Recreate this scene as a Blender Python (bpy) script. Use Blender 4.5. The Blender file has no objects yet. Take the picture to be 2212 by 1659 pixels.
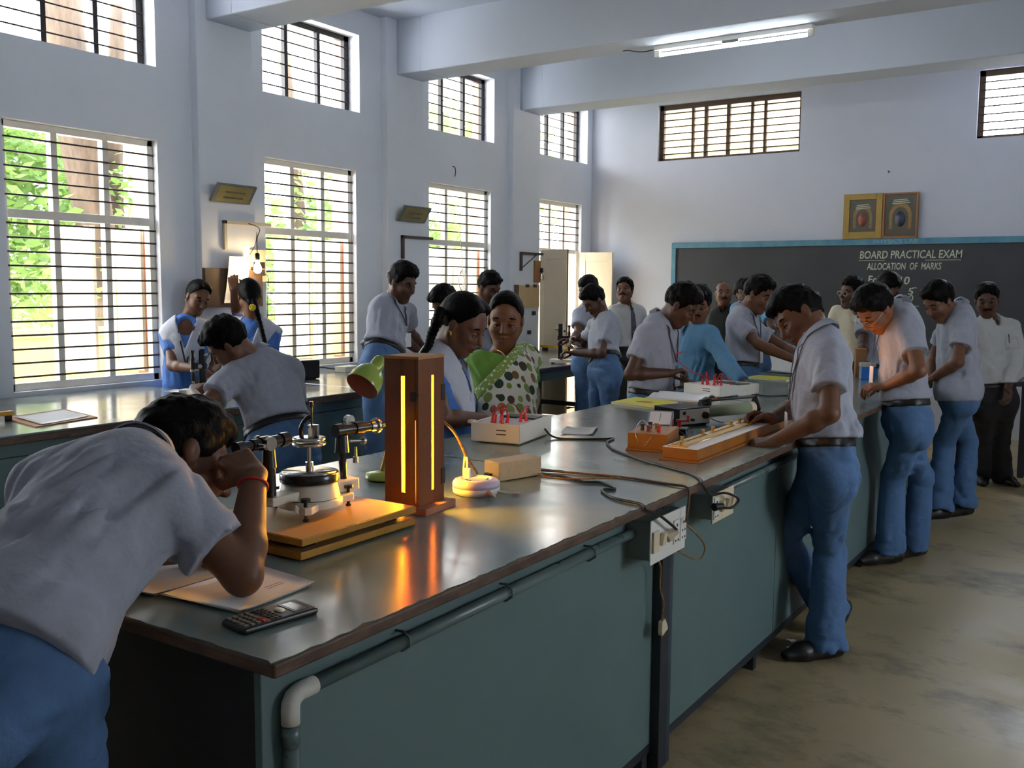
import bpy, math, random
import numpy as np
from mathutils import Vector, Matrix, Euler
sc = bpy.context.scene
COL = sc.collection
random.seed(7)
PI = math.pi
# ------------------------------------------------------------------ camera, sky, exposure
cam = bpy.data.objects.new('camera', bpy.data.cameras.new('camera'))
COL.objects.link(cam)
fwd = Vector((-0.54774189, 0.83058568, -0.1005299))
rgt = Vector((0.83441917, 0.5510888, 0.0067655))
upv = Vector((-0.06102023, 0.08017832, 0.99491104))
mw = Matrix.Identity(4)
for i in range(3):
    mw[i][0], mw[i][1], mw[i][2] = rgt[i], upv[i], -fwd[i]
mw[0][3], mw[1][3], mw[2][3] = 0.0, 0.0, 1.5
cam.matrix_world = mw
cam.data.sensor_fit = 'HORIZONTAL'
cam.data.sensor_width = 36.0
cam.data.lens = 2075.5 / 2212 * 36.0
cam.data.clip_start = 0.05
sc.camera = cam

world = bpy.data.worlds.new('sky')
sc.world = world
world.use_nodes = True
wn = world.node_tree.nodes
bg = wn['Background']
tc = wn.new('ShaderNodeTexCoord')
sp = wn.new('ShaderNodeSeparateXYZ')
rp = wn.new('ShaderNodeValToRGB')
world.node_tree.links.new(tc.outputs['Generated'], sp.inputs[0])
world.node_tree.links.new(sp.outputs['Z'], rp.inputs[0])
world.node_tree.links.new(rp.outputs[0], bg.inputs[0])
rp.color_ramp.elements[0].position = 0.0
rp.color_ramp.elements[0].color = (0.95, 0.975, 1.0, 1)
rp.color_ramp.elements[1].position = 0.8
rp.color_ramp.elements[1].color = (0.74, 0.85, 1.0, 1)
bg.inputs[1].default_value = 9.0

sun = bpy.data.objects.new('sun', bpy.data.lights.new('sun', 'SUN'))
COL.objects.link(sun)
sun.data.energy = 2.0
sun.data.angle = math.radians(20)          # veiled by thin cloud
sun.data.color = (1.0, 0.95, 0.86)
sun.rotation_euler = Euler((math.radians(28), 0, math.radians(40)))

sc.view_settings.view_transform = 'Standard'
sc.view_settings.look = 'None'
sc.view_settings.gamma = 1.0
sc.view_settings.use_curve_mapping = False
sc.view_settings.exposure = 1.15
sc.cycles.max_bounces = 10
sc.cycles.diffuse_bounces = 6
sc.cycles.glossy_bounces = 4
sc.cycles.transmission_bounces = 6
sc.cycles.transparent_max_bounces = 8
sc.cycles.sample_clamp_indirect = 6.0
sc.cycles.caustics_reflective = False
sc.cycles.caustics_refractive = False
# ------------------------------------------------------------------ materials
def srgb(r, g, b):
    def f(v):
        v /= 255.0
        return v / 12.92 if v <= 0.04045 else ((v + 0.055) / 1.055) ** 2.4
    return (f(r), f(g), f(b), 1.0)

MATS = {}
def mat(name, col, rough=0.5, metal=0.0, var=0.12, vscale=8.0, bump=0.0, bscale=60.0, spec=0.5,
        col2=None, coat=0.0, emis=None, estr=0.0, stretch=(1, 1, 1), alpha=1.0, trans=0.0, rvar=0.0, sheen=0.0):
    if name in MATS:
        return MATS[name]
    m = bpy.data.materials.new(name)
    m.use_nodes = True
    nt = m.node_tree
    N, L = nt.nodes, nt.links
    b = N['Principled BSDF']
    b.inputs['Roughness'].default_value = rough
    b.inputs['Metallic'].default_value = metal
    b.inputs['Specular IOR Level'].default_value = spec
    b.inputs['Coat Weight'].default_value = coat
    b.inputs['Alpha'].default_value = alpha
    b.inputs['Transmission Weight'].default_value = trans
    b.inputs['Sheen Weight'].default_value = sheen
    if emis:
        b.inputs['Emission Color'].default_value = emis
        b.inputs['Emission Strength'].default_value = estr
    tcn = N.new('ShaderNodeTexCoord')
    mp = N.new('ShaderNodeMapping')
    mp.inputs['Scale'].default_value = stretch
    L.new(tcn.outputs['Object'], mp.inputs[0])
    nz = N.new('ShaderNodeTexNoise')
    nz.inputs['Scale'].default_value = vscale
    nz.inputs['Detail'].default_value = 5.0
    nz.inputs['Roughness'].default_value = 0.6
    L.new(mp.outputs[0], nz.inputs['Vector'])
    ramp = N.new('ShaderNodeValToRGB')
    if col2 is None:
        c1 = tuple(max(0.0, c * (1 - var)) for c in col[:3]) + (1,)
        c2 = tuple(min(1.0, c * (1 + var)) for c in col[:3]) + (1,)
    else:
        c1, c2 = col, col2
    ramp.color_ramp.elements[0].position = 0.3
    ramp.color_ramp.elements[0].color = c1
    ramp.color_ramp.elements[1].position = 0.7
    ramp.color_ramp.elements[1].color = c2
    L.new(nz.outputs[0], ramp.inputs[0])
    L.new(ramp.outputs[0], b.inputs['Base Color'])
    if rvar > 0:
        mr = N.new('ShaderNodeMapRange')
        mr.inputs['To Min'].default_value = max(0.02, rough - rvar)
        mr.inputs['To Max'].default_value = min(1.0, rough + rvar)
        mr.inputs['From Min'].default_value = 0.3
        mr.inputs['From Max'].default_value = 0.7
        L.new(nz.outputs[0], mr.inputs['Value'])
        L.new(mr.outputs[0], b.inputs['Roughness'])
    if bump > 0:
        n2 = N.new('ShaderNodeTexNoise')
        n2.inputs['Scale'].default_value = bscale
        n2.inputs['Detail'].default_value = 4.0
        L.new(mp.outputs[0], n2.inputs['Vector'])
        bp = N.new('ShaderNodeBump')
        bp.inputs['Strength'].default_value = bump
        bp.inputs['Distance'].default_value = 0.01
        L.new(n2.outputs[0], bp.inputs['Height'])
        L.new(bp.outputs[0], b.inputs['Normal'])
    MATS[name] = m
    return m

# ------------------------------------------------------------------ mesh building
def rotm(rx=0, ry=0, rz=0):
    return Euler((math.radians(rx), math.radians(ry), math.radians(rz))).to_matrix()

class MB:
    """collects shapes into ONE mesh"""
    def __init__(self):
        self.v, self.f, self.mi, self.sm = [], [], [], []
        self.cur = 0
    def _add(self, vs, fs, smooth=False):
        o = len(self.v)
        self.v += [tuple(p) for p in vs]
        for f in fs:
            self.f.append(tuple(o + i for i in f))
            self.mi.append(self.cur)
            self.sm.append(smooth)
        return self
    def box(self, c, s, rot=None, taper=1.0):
        c = Vector(c)
        vs = []
        for z in (-.5, .5):
            t = taper if z > 0 else 1.0
            for x, y in ((-.5, -.5), (.5, -.5), (.5, .5), (-.5, .5)):
                p = Vector((x * s[0] * t, y * s[1] * t, z * s[2]))
                if rot is not None:
                    p = rot @ p
                vs.append(c + p)
        return self._add(vs, [(3, 2, 1, 0), (4, 5, 6, 7), (0, 1, 5, 4), (1, 2, 6, 5), (2, 3, 7, 6), (3, 0, 4, 7)])
    def bb(self, a, b):
        a, b = Vector(a), Vector(b)
        return self.box((a + b) / 2, [abs(b[i] - a[i]) for i in range(3)])
    def prism(self, poly, z0, z1, M=None):
        n = len(poly)
        vs = [Vector((x, y, z0)) for x, y in poly] + [Vector((x, y, z1)) for x, y in poly]
        if M is not None:
            vs = [M @ p for p in vs]
        fs = [tuple(range(n - 1, -1, -1)), tuple(range(n, 2 * n))]
        fs += [(i, (i + 1) % n, n + (i + 1) % n, n + i) for i in range(n)]
        return self._add(vs, fs)
    def cyl(self, a, b, r0, r1=None, n=16, caps=True):
        a, b = Vector(a), Vector(b)
        r1 = r0 if r1 is None else r1
        d = (b - a).normalized()
        x = d.orthogonal().normalized()
        y = d.cross(x)
        vs = []
        for p, r in ((a, r0), (b, r1)):
            for i in range(n):
                t = 2 * PI * i / n
                vs.append(p + x * (r * math.cos(t)) + y * (r * math.sin(t)))
        self._add(vs, [(i, (i + 1) % n, n + (i + 1) % n, n + i) for i in range(n)], True)
        if caps:
            self._add(vs[:n], [tuple(range(n - 1, -1, -1))])
            self._add(vs[n:], [tuple(range(n))])
        return self
    def tube(self, pts, r, n=8, closed=False, rs=None):
        pts = [Vector(p) for p in pts]
        k = len(pts)
        vs = []
        x = None
        for i, p in enumerate(pts):
            q0 = pts[i - 1] if i > 0 else (pts[-1] if closed else p)
            q1 = pts[i + 1] if i < k - 1 else (pts[0] if closed else p)
            d = (q1 - q0).normalized()
            if x is None:
                x = d.orthogonal().normalized()
            x = (x - d * x.dot(d)).normalized()
            y = d.cross(x)
            rr = rs[i] if rs else r
            for j in range(n):
                t = 2 * PI * j / n
                vs.append(p + x * (rr * math.cos(t)) + y * (rr * math.sin(t)))
        fs = []
        for i in range(k if closed else k - 1):
            a, b = i * n, ((i + 1) % k) * n
            fs += [(a + j, a + (j + 1) % n, b + (j + 1) % n, b + j) for j in range(n)]
        if not closed:
            fs += [tuple(range(n - 1, -1, -1)), tuple(range((k - 1) * n, k * n))]
        return self._add(vs, fs, True)
    def lathe(self, prof, M=None, n=28, smooth=True, closed=False, open_=False):
        vs, fs = [], []
        k = len(prof)
        for r, z in prof:
            for j in range(n):
                t = 2 * PI * j / n
                p = Vector((r * math.cos(t), r * math.sin(t), z))
                vs.append(M @ p if M is not None else p)
        for i in range(k if closed else k - 1):
            a, b = i * n, ((i + 1) % k) * n
            fs += [(a + j, a + (j + 1) % n, b + (j + 1) % n, b + j) for j in range(n)]
        if not closed:
            if prof[0][0] > 1e-6 and not open_:
                fs.append(tuple(range(n - 1, -1, -1)))
            if prof[-1][0] > 1e-6 and not open_:
                fs.append(tuple(range((k - 1) * n, k * n)))
        return self._add(vs, fs, smooth)
    def ball(self, c, r, n=14, m=9, M=None):
        c = Vector(c)
        r = (r, r, r) if isinstance(r, (int, float)) else r
        vs, fs = [], []
        for i in range(m + 1):
            a = PI * i / m
            for j in range(n):
                t = 2 * PI * j / n
                p = Vector((r[0] * math.sin(a) * math.cos(t), r[1] * math.sin(a) * math.sin(t), -r[2] * math.cos(a)))
                vs.append(c + (M @ p if M is not None else p))
        for i in range(m):
            a, b = i * n, (i + 1) * n
            fs += [(a + j, a + (j + 1) % n, b + (j + 1) % n, b + j) for j in range(n)]
        return self._add(vs, fs, True)
    def grid(self, P, thick=0.0, smooth=True):
        """P: 2-D list of points -> sheet, with thickness along -normal if thick>0"""
        a, b = len(P), len(P[0])
        P = [[Vector(p) for p in row] for row in P]
        vs = [p for row in P for p in row]
        fs = [(i * b + j, i * b + j + 1, (i + 1) * b + j + 1, (i + 1) * b + j) for i in range(a - 1) for j in range(b - 1)]
        if thick > 0:
            nv = []
            for i in range(a):
                for j in range(b):
                    u = P[min(i + 1, a - 1)][j] - P[max(i - 1, 0)][j]
                    w = P[i][min(j + 1, b - 1)] - P[i][max(j - 1, 0)]
                    nrm = w.cross(u)
                    nrm = nrm.normalized() if nrm.length > 1e-9 else Vector((0, 0, 1))
                    nv.append(P[i][j] - nrm * thick)
            o = len(vs)
            vs += nv
            fs += [tuple(o + q for q in reversed(f)) for f in fs]
            edge = [j for j in range(b)] + [i * b + b - 1 for i in range(1, a)] + [(a - 1) * b + j for j in range(b - 2, -1, -1)] + [i * b for i in range(a - 2, 0, -1)]
            m = len(edge)
            fs += [(edge[q], edge[(q + 1) % m], o + edge[(q + 1) % m], o + edge[q]) for q in range(m)]
        return self._add(vs, fs, smooth)
    def build(self, name, mats, parent=None, bevel=0.0, loc=None, segs=2):
        me = bpy.data.meshes.new(name)
        off = Vector(loc) if loc is not None else Vector((0, 0, 0))
        me.from_pydata([tuple(Vector(p) - off) for p in self.v], [], self.f)
        mats = mats if isinstance(mats, (list, tuple)) else [mats]
        for m in mats:
            me.materials.append(m)
        me.polygons.foreach_set('material_index', self.mi)
        me.polygons.foreach_set('use_smooth', self.sm)
        me.update()
        o = bpy.data.objects.new(name, me)
        COL.objects.link(o)
        o.location = off
        if parent is not None:
            o.parent = parent
        if bevel > 0:
            bm = o.modifiers.new('bevel', 'BEVEL')
            bm.width = bevel
            bm.segments = segs
            bm.limit_method = 'ANGLE'
            bm.angle_limit = math.radians(50)
        return o

def tag(o, label=None, cat=None, group=None, kind=None):
    if label: o['label'] = label
    if cat: o['category'] = cat
    if group: o['group'] = group
    if kind: o['kind'] = kind
    return o
def thing(name, label, cat, loc=(0, 0, 0), rz=0.0, group=None, kind=None):
    o = bpy.data.objects.new(name, None)
    o.empty_display_size = 0.05
    COL.objects.link(o)
    o.location = loc
    o.rotation_euler = (0, 0, math.radians(rz))
    return tag(o, label, cat, group, kind)
def struct(o):
    o['kind'] = 'structure'
    return o
def again(o, parent=None, shift=None):
    c = o.copy()
    COL.objects.link(c)
    if parent is not None:
        c.parent = parent
    if shift is not None:
        c.location = Vector(o.location) + Vector(shift)
    return c
def spline(pts, k=6):
    pts = [Vector(p) for p in pts]
    out = []
    n = len(pts)
    for i in range(n - 1):
        p0, p1, p2, p3 = pts[max(i - 1, 0)], pts[i], pts[i + 1], pts[min(i + 2, n - 1)]
        for j in range(k):
            t = j / k
            out.append(0.5 * ((2 * p1) + (p2 - p0) * t + (2 * p0 - 5 * p1 + 4 * p2 - p3) * t * t + (3 * p1 - p0 - 3 * p2 + p3) * t ** 3))
    out.append(pts[-1])
    return out
def text_mesh(name, s, size, M, m, parent, off=0.0, ext=0.0004, width=None, shear=0.0, spacing=1.0):
    cu = bpy.data.curves.new(name, 'FONT')
    cu.body = s
    cu.size = size
    cu.offset = off
    cu.extrude = ext
    cu.shear = shear
    cu.space_character = spacing
    cu.align_x = 'CENTER'
    cu.align_y = 'CENTER'
    cu.resolution_u = 3
    t = bpy.data.objects.new(name, cu)
    me = bpy.data.meshes.new_from_object(t)
    bpy.data.objects.remove(t)
    bpy.data.curves.remove(cu)
    me.name = name
    n = len(me.vertices)
    co = np.zeros(n * 3)
    me.vertices.foreach_get('co', co)
    co = co.reshape(-1, 3)
    sx = 1.0 if width is None else width / max(1e-6, np.ptp(co[:, 0]))
    for v in me.vertices:
        v.co = M @ Vector((v.co.x * sx, v.co.y, v.co.z))
    me.materials.clear()
    me.materials.append(m)
    o = bpy.data.objects.new(name, me)
    COL.objects.link(o)
    o.parent = parent
    return o
# ------------------------------------------------------------------ the room
WX, BY, RX, FY, CZ = -5.925, 10.77, 2.9, -2.4, 3.9
WT = 0.28
M_wall = mat('wall_paint', srgb(226, 230, 238), 0.75, var=0.045, vscale=1.1, bump=0.06, bscale=14)
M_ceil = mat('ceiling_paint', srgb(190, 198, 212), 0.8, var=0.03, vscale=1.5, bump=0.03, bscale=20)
M_pink = mat('pink_plaster', srgb(214, 160, 138), 0.8, var=0.06, vscale=3)
M_cream = mat('cream_plaster', srgb(204, 182, 122), 0.8, var=0.06, vscale=2)
M_white_wood = mat('white_frame_paint', srgb(236, 231, 220), 0.5, var=0.05, vscale=12)
M_shut = mat('shutter_paint', srgb(236, 226, 206), 0.5, var=0.04, vscale=4)
M_black_steel = mat('black_steel_frame', srgb(34, 30, 34), 0.45, var=0.15)
M_bar = mat('steel_bar', srgb(58, 48, 44), 0.5, metal=0.3, var=0.2)
M_brown_wood = mat('dark_window_wood', srgb(78, 58, 42), 0.6, var=0.2, stretch=(1, 1, 6))
M_verandah = mat('verandah_soffit', srgb(228, 222, 222), 0.85, var=0.03)

def floor_material():
    m = mat('stained_concrete', srgb(164, 147, 110), 0.42, var=0.15, vscale=1.6, bump=0.08, bscale=30, rvar=0.12)
    nt = m.node_tree
    N, L = nt.nodes, nt.links
    b = N['Principled BSDF']
    src = b.inputs['Base Color'].links[0].from_socket
    tcn = N.new('ShaderNodeTexCoord')
    mp = N.new('ShaderNodeMapping'); mp.inputs['Rotation'].default_value = (0, 0, 0.5); mp.inputs['Scale'].default_value = (1.1, 1.6, 1)
    L.new(tcn.outputs['Object'], mp.inputs[0])
    n1 = N.new('ShaderNodeTexNoise'); n1.inputs['Scale'].default_value = 1.3; n1.inputs['Detail'].default_value = 9; n1.inputs['Roughness'].default_value = 0.72
    L.new(mp.outputs[0], n1.inputs['Vector'])
    r = N.new('ShaderNodeValToRGB')
    r.color_ramp.elements[0].position = 0.50; r.color_ramp.elements[0].color = (0, 0, 0, 1)
    r.color_ramp.elements[1].position = 0.68; r.color_ramp.elements[1].color = (1, 1, 1, 1)
    L.new(n1.outputs[0], r.inputs[0])
    mx = N.new('ShaderNodeMix'); mx.data_type = 'RGBA'
    L.new(r.outputs[0], mx.inputs[0])
    L.new(src, mx.inputs[6])
    mx.inputs[7].default_value = srgb(70, 64, 56)
    L.new(mx.outputs[2], b.inputs['Base Color'])
    return m

fl = MB().bb((WX - WT, FY - .2, -0.12), (RX + .2, BY + .3, 0.0)).build('floor', floor_material())
struct(fl)
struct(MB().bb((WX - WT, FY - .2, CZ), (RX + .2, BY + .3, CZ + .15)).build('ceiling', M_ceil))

def holed_wall(name, axis, p0, p1, u0, u1, z0, z1, holes, m):
    """wall slab between p0..p1 on `axis`, with rectangular holes (ua, ub, za, zb)"""
    us = sorted({u0, u1} | {h[0] for h in holes} | {h[1] for h in holes})
    zs = sorted({z0, z1} | {h[2] for h in holes} | {h[3] for h in holes})
    solid = {}
    for i in range(len(us) - 1):
        for j in range(len(zs) - 1):
            cu, cz = (us[i] + us[i + 1]) / 2, (zs[j] + zs[j + 1]) / 2
            solid[i, j] = not any(h[0] < cu < h[1] and h[2] < cz < h[3] for h in holes)
    mb = MB()
    P = (lambda p, u, z: (p, u, z)) if axis == 'x' else (lambda p, u, z: (u, p, z))
    for (i, j), s in solid.items():
        if not s:
            continue
        a, b, c, d = us[i], us[i + 1], zs[j], zs[j + 1]
        for p in (p0, p1):
            mb._add([P(p, a, c), P(p, b, c), P(p, b, d), P(p, a, d)], [(0, 1, 2, 3)])
        for (di, dj, e0, e1) in ((-1, 0, (a, c), (a, d)), (1, 0, (b, c), (b, d)), (0, -1, (a, c), (b, c)), (0, 1, (a, d), (b, d))):
            if not solid.get((i + di, j + dj), False):
                mb._add([P(p0, *e0), P(p0, *e1), P(p1, *e1), P(p1, *e0)], [(0, 1, 2, 3)])
    return struct(mb.build(name, m))

WY = [1.19, 3.29, 5.39, 7.49]         # near jamb of each tall window
DY = 9.53                                     # doorway
W_lo = [(y, y + (1.11 if y < 5 else 1.06), 0.815, 2.515) for y in WY] + [(DY, DY + .99, 0.0, 2.515)]
W_up = [(y, y + 1.12, 3.022, 3.69) for y in WY + [DY]]
holed_wall('wall_left', 'x', WX, WX - WT, FY - .2, BY + .28, -0.1, CZ + .05, W_lo + W_up, M_wall)
B_up = [(-5.03, -3.32, 3.012, 3.668), (-1.545, 0.2, 3.012, 3.68)]
holed_wall('wall_back', 'y', BY, BY + .25, WX - .02, RX + .2, -0.1, CZ + .05, B_up, mat('wall_paint_dimmed', srgb(192, 196, 208), 0.75, var=.04, vscale=1.1, bump=.05, bscale=14))  # same wall paint, darkened: the back wall's dimmer light is in the colour
R_w = [(y, y + 1.1, 1.3, 2.5) for y in (3.2,)]
holed_wall('wall_right', 'x', RX, RX + .25, FY - .2, BY + .28, -0.1, CZ + .05, R_w, M_wall)
struct(MB().bb((WX - .02, FY - .2, -0.1), (RX + .2, FY, CZ + .05)).build('wall_front', M_wall))

# columns on the window wall and the beams they carry
for i, (a, b) in enumerate([(-1.6, -1.1), (.5, 1.0), (2.6, 3.1), (4.70, 5.22), (6.79, 7.31), (8.87, 9.42)]):
    mb = MB().bb((WX - .01, a, 0.0), (WX + .075, b, CZ + .01))
    struct(mb.build('trim_%d' % (i + 1), M_wall, bevel=.006))
for i, (a, b) in enumerate([(.55, .97), (2.65, 3.07), (4.79, 5.21), (6.93, 7.31), (9.0, 9.41)]):
    mb = MB()
    # beam with a small haunch where it meets the column
    mb.bb((WX + .35, a, 3.42), (RX + .01, b, CZ + .02))
    mb.prism([(WX - .005, 3.42), (WX + .36, 3.42), (WX + .36, CZ + .02), (WX - .005, CZ + .02)], -b, -a,
             Matrix(((1, 0, 0, 0), (0, 0, -1, 0), (0, 1, 0, 0), (0, 0, 0, 1))))
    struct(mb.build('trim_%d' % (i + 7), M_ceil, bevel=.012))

# ---- tall windows: white frame, two mullions, one transom, steel bars, shutters thrown open outside
def part_of(w, name, mb, m, bevel=0.0):
    return mb.build(name, m, w, bevel, loc=None)
FX = WX - 0.055                                # room-side plane of the frame
def tall_window(idx, y0, y1, z0, z1, door=False):
    w = thing('window_%d' % idx, None, None, (0, 0, 0))
    struct(w)
    zt = 1.94
    fr = MB()
    zb = z0 if not door else zt - .03
    f = .045
    fr.bb((FX - .06, y0, zb), (FX, y0 + f, z1)).bb((FX - .06, y1 - f, zb), (FX, y1, z1))
    fr.bb((FX - .06, y0, z1 - f), (FX, y1, z1))
    fr.bb((FX - .06, y0, zb), (FX, y1, zb + .05))
    part_of(w, 'frame', fr, M_white_wood, .004)
    ths = [y0 + (y1 - y0) * k / 3 for k in (1, 2)]
    for y in ths:
        part_of(w, 'mullion', MB().bb((FX - .058, y - .022, zb + .04), (FX - .004, y + .022, z1 - .04)), M_white_wood, .003)
    if not door:
        part_of(w, 'transom', MB().bb((FX - .056, y0 + .04, zt - .028), (FX + .004, y1 - .04, zt + .028)), M_white_wood, .003)
    me = None
    zz = z1 - .105
    first = None
    while zz > zb + .07:
        if abs(zz - zt) > .045:
            if first is None:
                first = part_of(w, 'bar', MB().cyl((FX + .012, y0 + .004, zz), (FX + .012, y1 - .004, zz), .0065, n=8), M_bar)
                z_first = zz
            else:
                again(first, w, (0, 0, zz - z_first))
        zz -= .0885
    # outer reveal, painted pink outside
    rv = MB()
    xo = WX - WT
    rv.bb((xo - .004, y1 - .008, z0 - .01), (FX - .075, y1 + .002, z1)).bb((xo - .004, y0 - .002, z0 - .01), (FX - .075, y0 + .008, z1))
    part_of(w, 'outer_reveal', rv, M_pink)
    part_of(w, 'sill', MB().bb((xo - .03, y0, z0 - .03), (FX - .06, y1, z0 + .008)), M_cream, .004)
    if not door:
        for k, yh in enumerate([y0 + .03, ths[0] + .01, ths[1] + .01, y1 - .05]):
            if k == 1:
                continue
            s = MB()
            a = math.radians(90 + (4 if k else -6))
            R = Matrix.Translation((FX - .085, yh, 0)) @ Matrix.Rotation(a, 4, 'Z')
            L_, h0, h1 = .33, z0 + .06, zt - .035
            # panel with raised stiles
            def B(a_, b_, t):
                c = Vector(((a_[0] + b_[0]) / 2, 0, (a_[1] + b_[1]) / 2))
                s.box(R @ c, (abs(b_[0] - a_[0]), t, abs(b_[1] - a_[1])), R.to_3x3())
            s.cur = 0
            R = Matrix.Translation((FX - (.19 if k == 2 else .085), yh, 0)) @ Matrix.Rotation(math.radians(180 + (3 if k else -4)), 4, 'Z')
            if k == 2:
                L_ = .40
            B((0, h0), (L_, h1), .012)
            for q, th_ in (((0, h0, .045, h1), .026), ((L_ - .045, h0, L_, h1), .026), ((.044, h0, L_ - .044, h0 + .05), .024), ((.044, h1 - .05, L_ - .044, h1), .024)):
                B((q[0], q[1]), (q[2], q[3]), th_)
            sh = part_of(w, 'shutter', s, M_shut, .002)
            hd = MB().box(R @ Vector((L_ * .62, -.012, h0 + (h1 - h0) * .47)), (.05, .012, .012), R.to_3x3())
            hd.build('handle', M_bar, sh)
    return w
for i, (a, b, c, d) in enumerate(W_lo):
    tall_window(i + 1, a, b, c, d, door=(i == 4))

# ---- clerestory windows with black steel frames
def high_window(idx, y0, y1, z0, z1):
    w = struct(thing('window_%d' % idx, None, None))
    X = WX - .13
    fr = MB()
    fr.bb((X - .04, y0, z0), (X, y0 + .05, z1)).bb((X - .04, y1 - .055, z0), (X, y1 - .002, z1))
    fr.bb((X - .04, y0, z1 - .045), (X, y1, z1)).bb((X - .04, y0, z0), (X, y1, z0 + .02))
    part_of(w, 'frame', fr, M_black_steel)
    for k in (1, 2):
        y = y0 + (y1 - y0) * k / 3
        part_of(w, 'mullion', MB().bb((X - .035, y - .018, z0 + .01), (X + .003, y + .018, z1 - .02)), M_black_steel)
    b0 = part_of(w, 'bar', MB().cyl((X + .008, y0 + .01, z0 + .095), (X + .008, y1 - .01, z0 + .095), .006, n=8), M_bar)
    for k in range(1, 6):
        again(b0, w, (0, 0, k * .094))
    rv = MB()
    rv.bb((WX - WT - .004, y1 - .008, z0), (X - .045, y1 + .002, z1)).bb((WX - WT - .004, y0 - .002, z0), (X - .045, y0 + .008, z1))
    part_of(w, 'outer_reveal', rv, M_pink)
for i, (a, b, c, d) in enumerate(W_up):
    high_window(i + 6, a, b, c, d)

# ---- back-wall windows with bars and dirty louvres
M_louvre = mat('dusty_louvre', srgb(232, 222, 196), 0.6, var=0.18, vscale=9, stretch=(1, 4, 4), trans=0.0)
_n, _l = M_louvre.node_tree.nodes, M_louvre.node_tree.links
_t = _n.new('ShaderNodeBsdfTranslucent'); _x = _n.new('ShaderNodeMixShader'); _x.inputs[0].default_value = .7
_l.new(_n['Principled BSDF'].inputs['Base Color'].links[0].from_socket, _t.inputs[0])
_l.new(_n['Principled BSDF'].outputs[0], _x.inputs[1]); _l.new(_t.outputs[0], _x.inputs[2]); _l.new(_x.outputs[0], _n['Material Output'].inputs[0])
def louvre_window(idx, x0, x1, z0, z1, slats):
    w = struct(thing('window_%d' % idx, None, None))
    Y = BY + .05
    f = MB()
    f.bb((x0, Y, z0), (x0 + .055, Y + .05, z1)).bb((x1 - .03, Y, z0), (x1, Y + .05, z1)).bb((x0, Y, z1 - .06), (x1, Y + .05, z1)).bb((x0, Y, z0), (x1, Y + .05, z0 + .03))
    part_of(w, 'frame', f, M_brown_wood, .003)
    for u in (.245, .34, .50, .665, .755):
        x = x0 + (x1 - x0) * u
        t = .021 if u in (.34, .50) else .016
        part_of(w, 'mullion', MB().bb((x - t, Y + .005, z0 + .02), (x + t, Y + .045, z1 - .05)), M_brown_wood, .002)
    b0 = part_of(w, 'bar', MB().cyl((x0 + .02, Y - .005, z0 + .08), (x1 - .01, Y - .005, z0 + .08), .007, n=8), M_bar)
    for k in range(1, 7):
        again(b0, w, (0, 0, k * .079))
    if slats:
        s0 = part_of(w, 'slat', MB().box(((x0 + x1) / 2, Y + .12, z0 + .055), (x1 - x0 - .02, .11, .008), rotm(-35, 0, 0)), M_louvre)
        for k in range(1, 8):
            again(s0, w, (0, 0, k * .082))
louvre_window(12, *B_up[0], True)
louvre_window(13, *B_up[1], False)

# ---- right-hand windows (behind the camera's right shoulder): plain frames with bars
for i, (a, b, c, d) in enumerate(R_w):
    w = struct(thing('window_%d' % (14 + i), None, None))
    f = MB()
    X = RX + .08
    f.bb((X, a, c), (X + .05, a + .05, d)).bb((X, b - .05, c), (X + .05, b, d)).bb((X, a, d - .05), (X + .05, b, d)).bb((X, a, c), (X + .05, b, c + .05)).bb((X, (a + b) / 2 - .02, c), (X + .05, (a + b) / 2 + .02, d))
    part_of(w, 'frame', f, M_white_wood)

# ---- double door in the last bay, both leaves swung into the room
d1 = struct(thing('door_1', None, None))
M_door = mat('cream_door', srgb(226, 214, 190), 0.45, var=0.04, vscale=5)
def leaf(ph, ang, L_, shade):
    R = Matrix.Translation(ph) @ Matrix.Rotation(math.radians(ang), 4, 'Z')
    mb = MB()
    def B(a0, b0, a1, b1, t):
        mb.box(R @ Vector(((a0 + a1) / 2, 0, (b0 + b1) / 2)), (a1 - a0, t, b1 - b0), R.to_3x3())
    B(0, .02, L_, 1.93, .025)
    for q, th_ in (((0, .02, .07, 1.93), .038), ((L_ - .07, .02, L_, 1.93), .038), ((.069, .02, L_ - .069, .14), .036), ((.069, 1.82, L_ - .069, 1.93), .036), ((.069, .95, L_ - .069, 1.05), .036)):
        B(*q, th_)
    o = mb.build('door_leaf', M_door, d1, .003)
    MB().box(R @ Vector((L_ - .05, -.03, 1.0)), (.09, .03, .02), R.to_3x3()).build('door_handle', M_bar, o)
leaf((WX + .01, DY + .03, 0), 0, .36, 0)
leaf((WX + .01, DY + .97, 0), 8, .42, 0)
fr = MB().bb((WX - .12, DY, 0), (WX - .04, DY + .05, 1.95)).bb((WX - .12, DY + .94, 0), (WX - .04, DY + .99, 1.95))
part_of(d1, 'frame', fr, M_white_wood)

# ---- verandah outside: floor, parapet, roof slab
struct(MB().bb((-8.05, FY - 4, -.15), (WX - WT, BY + 6, -.03)).build('floor_verandah', M_cream))
struct(MB().bb((-7.95, FY - 4, -.1), (-7.75, BY + 9, 1.09)).bb((-7.98, FY - 4, 1.05), (-7.72, BY + 9, 1.115)).build('wall_parapet', M_cream))
struct(MB().bb((-7.9, FY - 4, 4.02), (WX - WT, BY + 5, 4.2)).build('ceiling_verandah', M_verandah))
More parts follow.
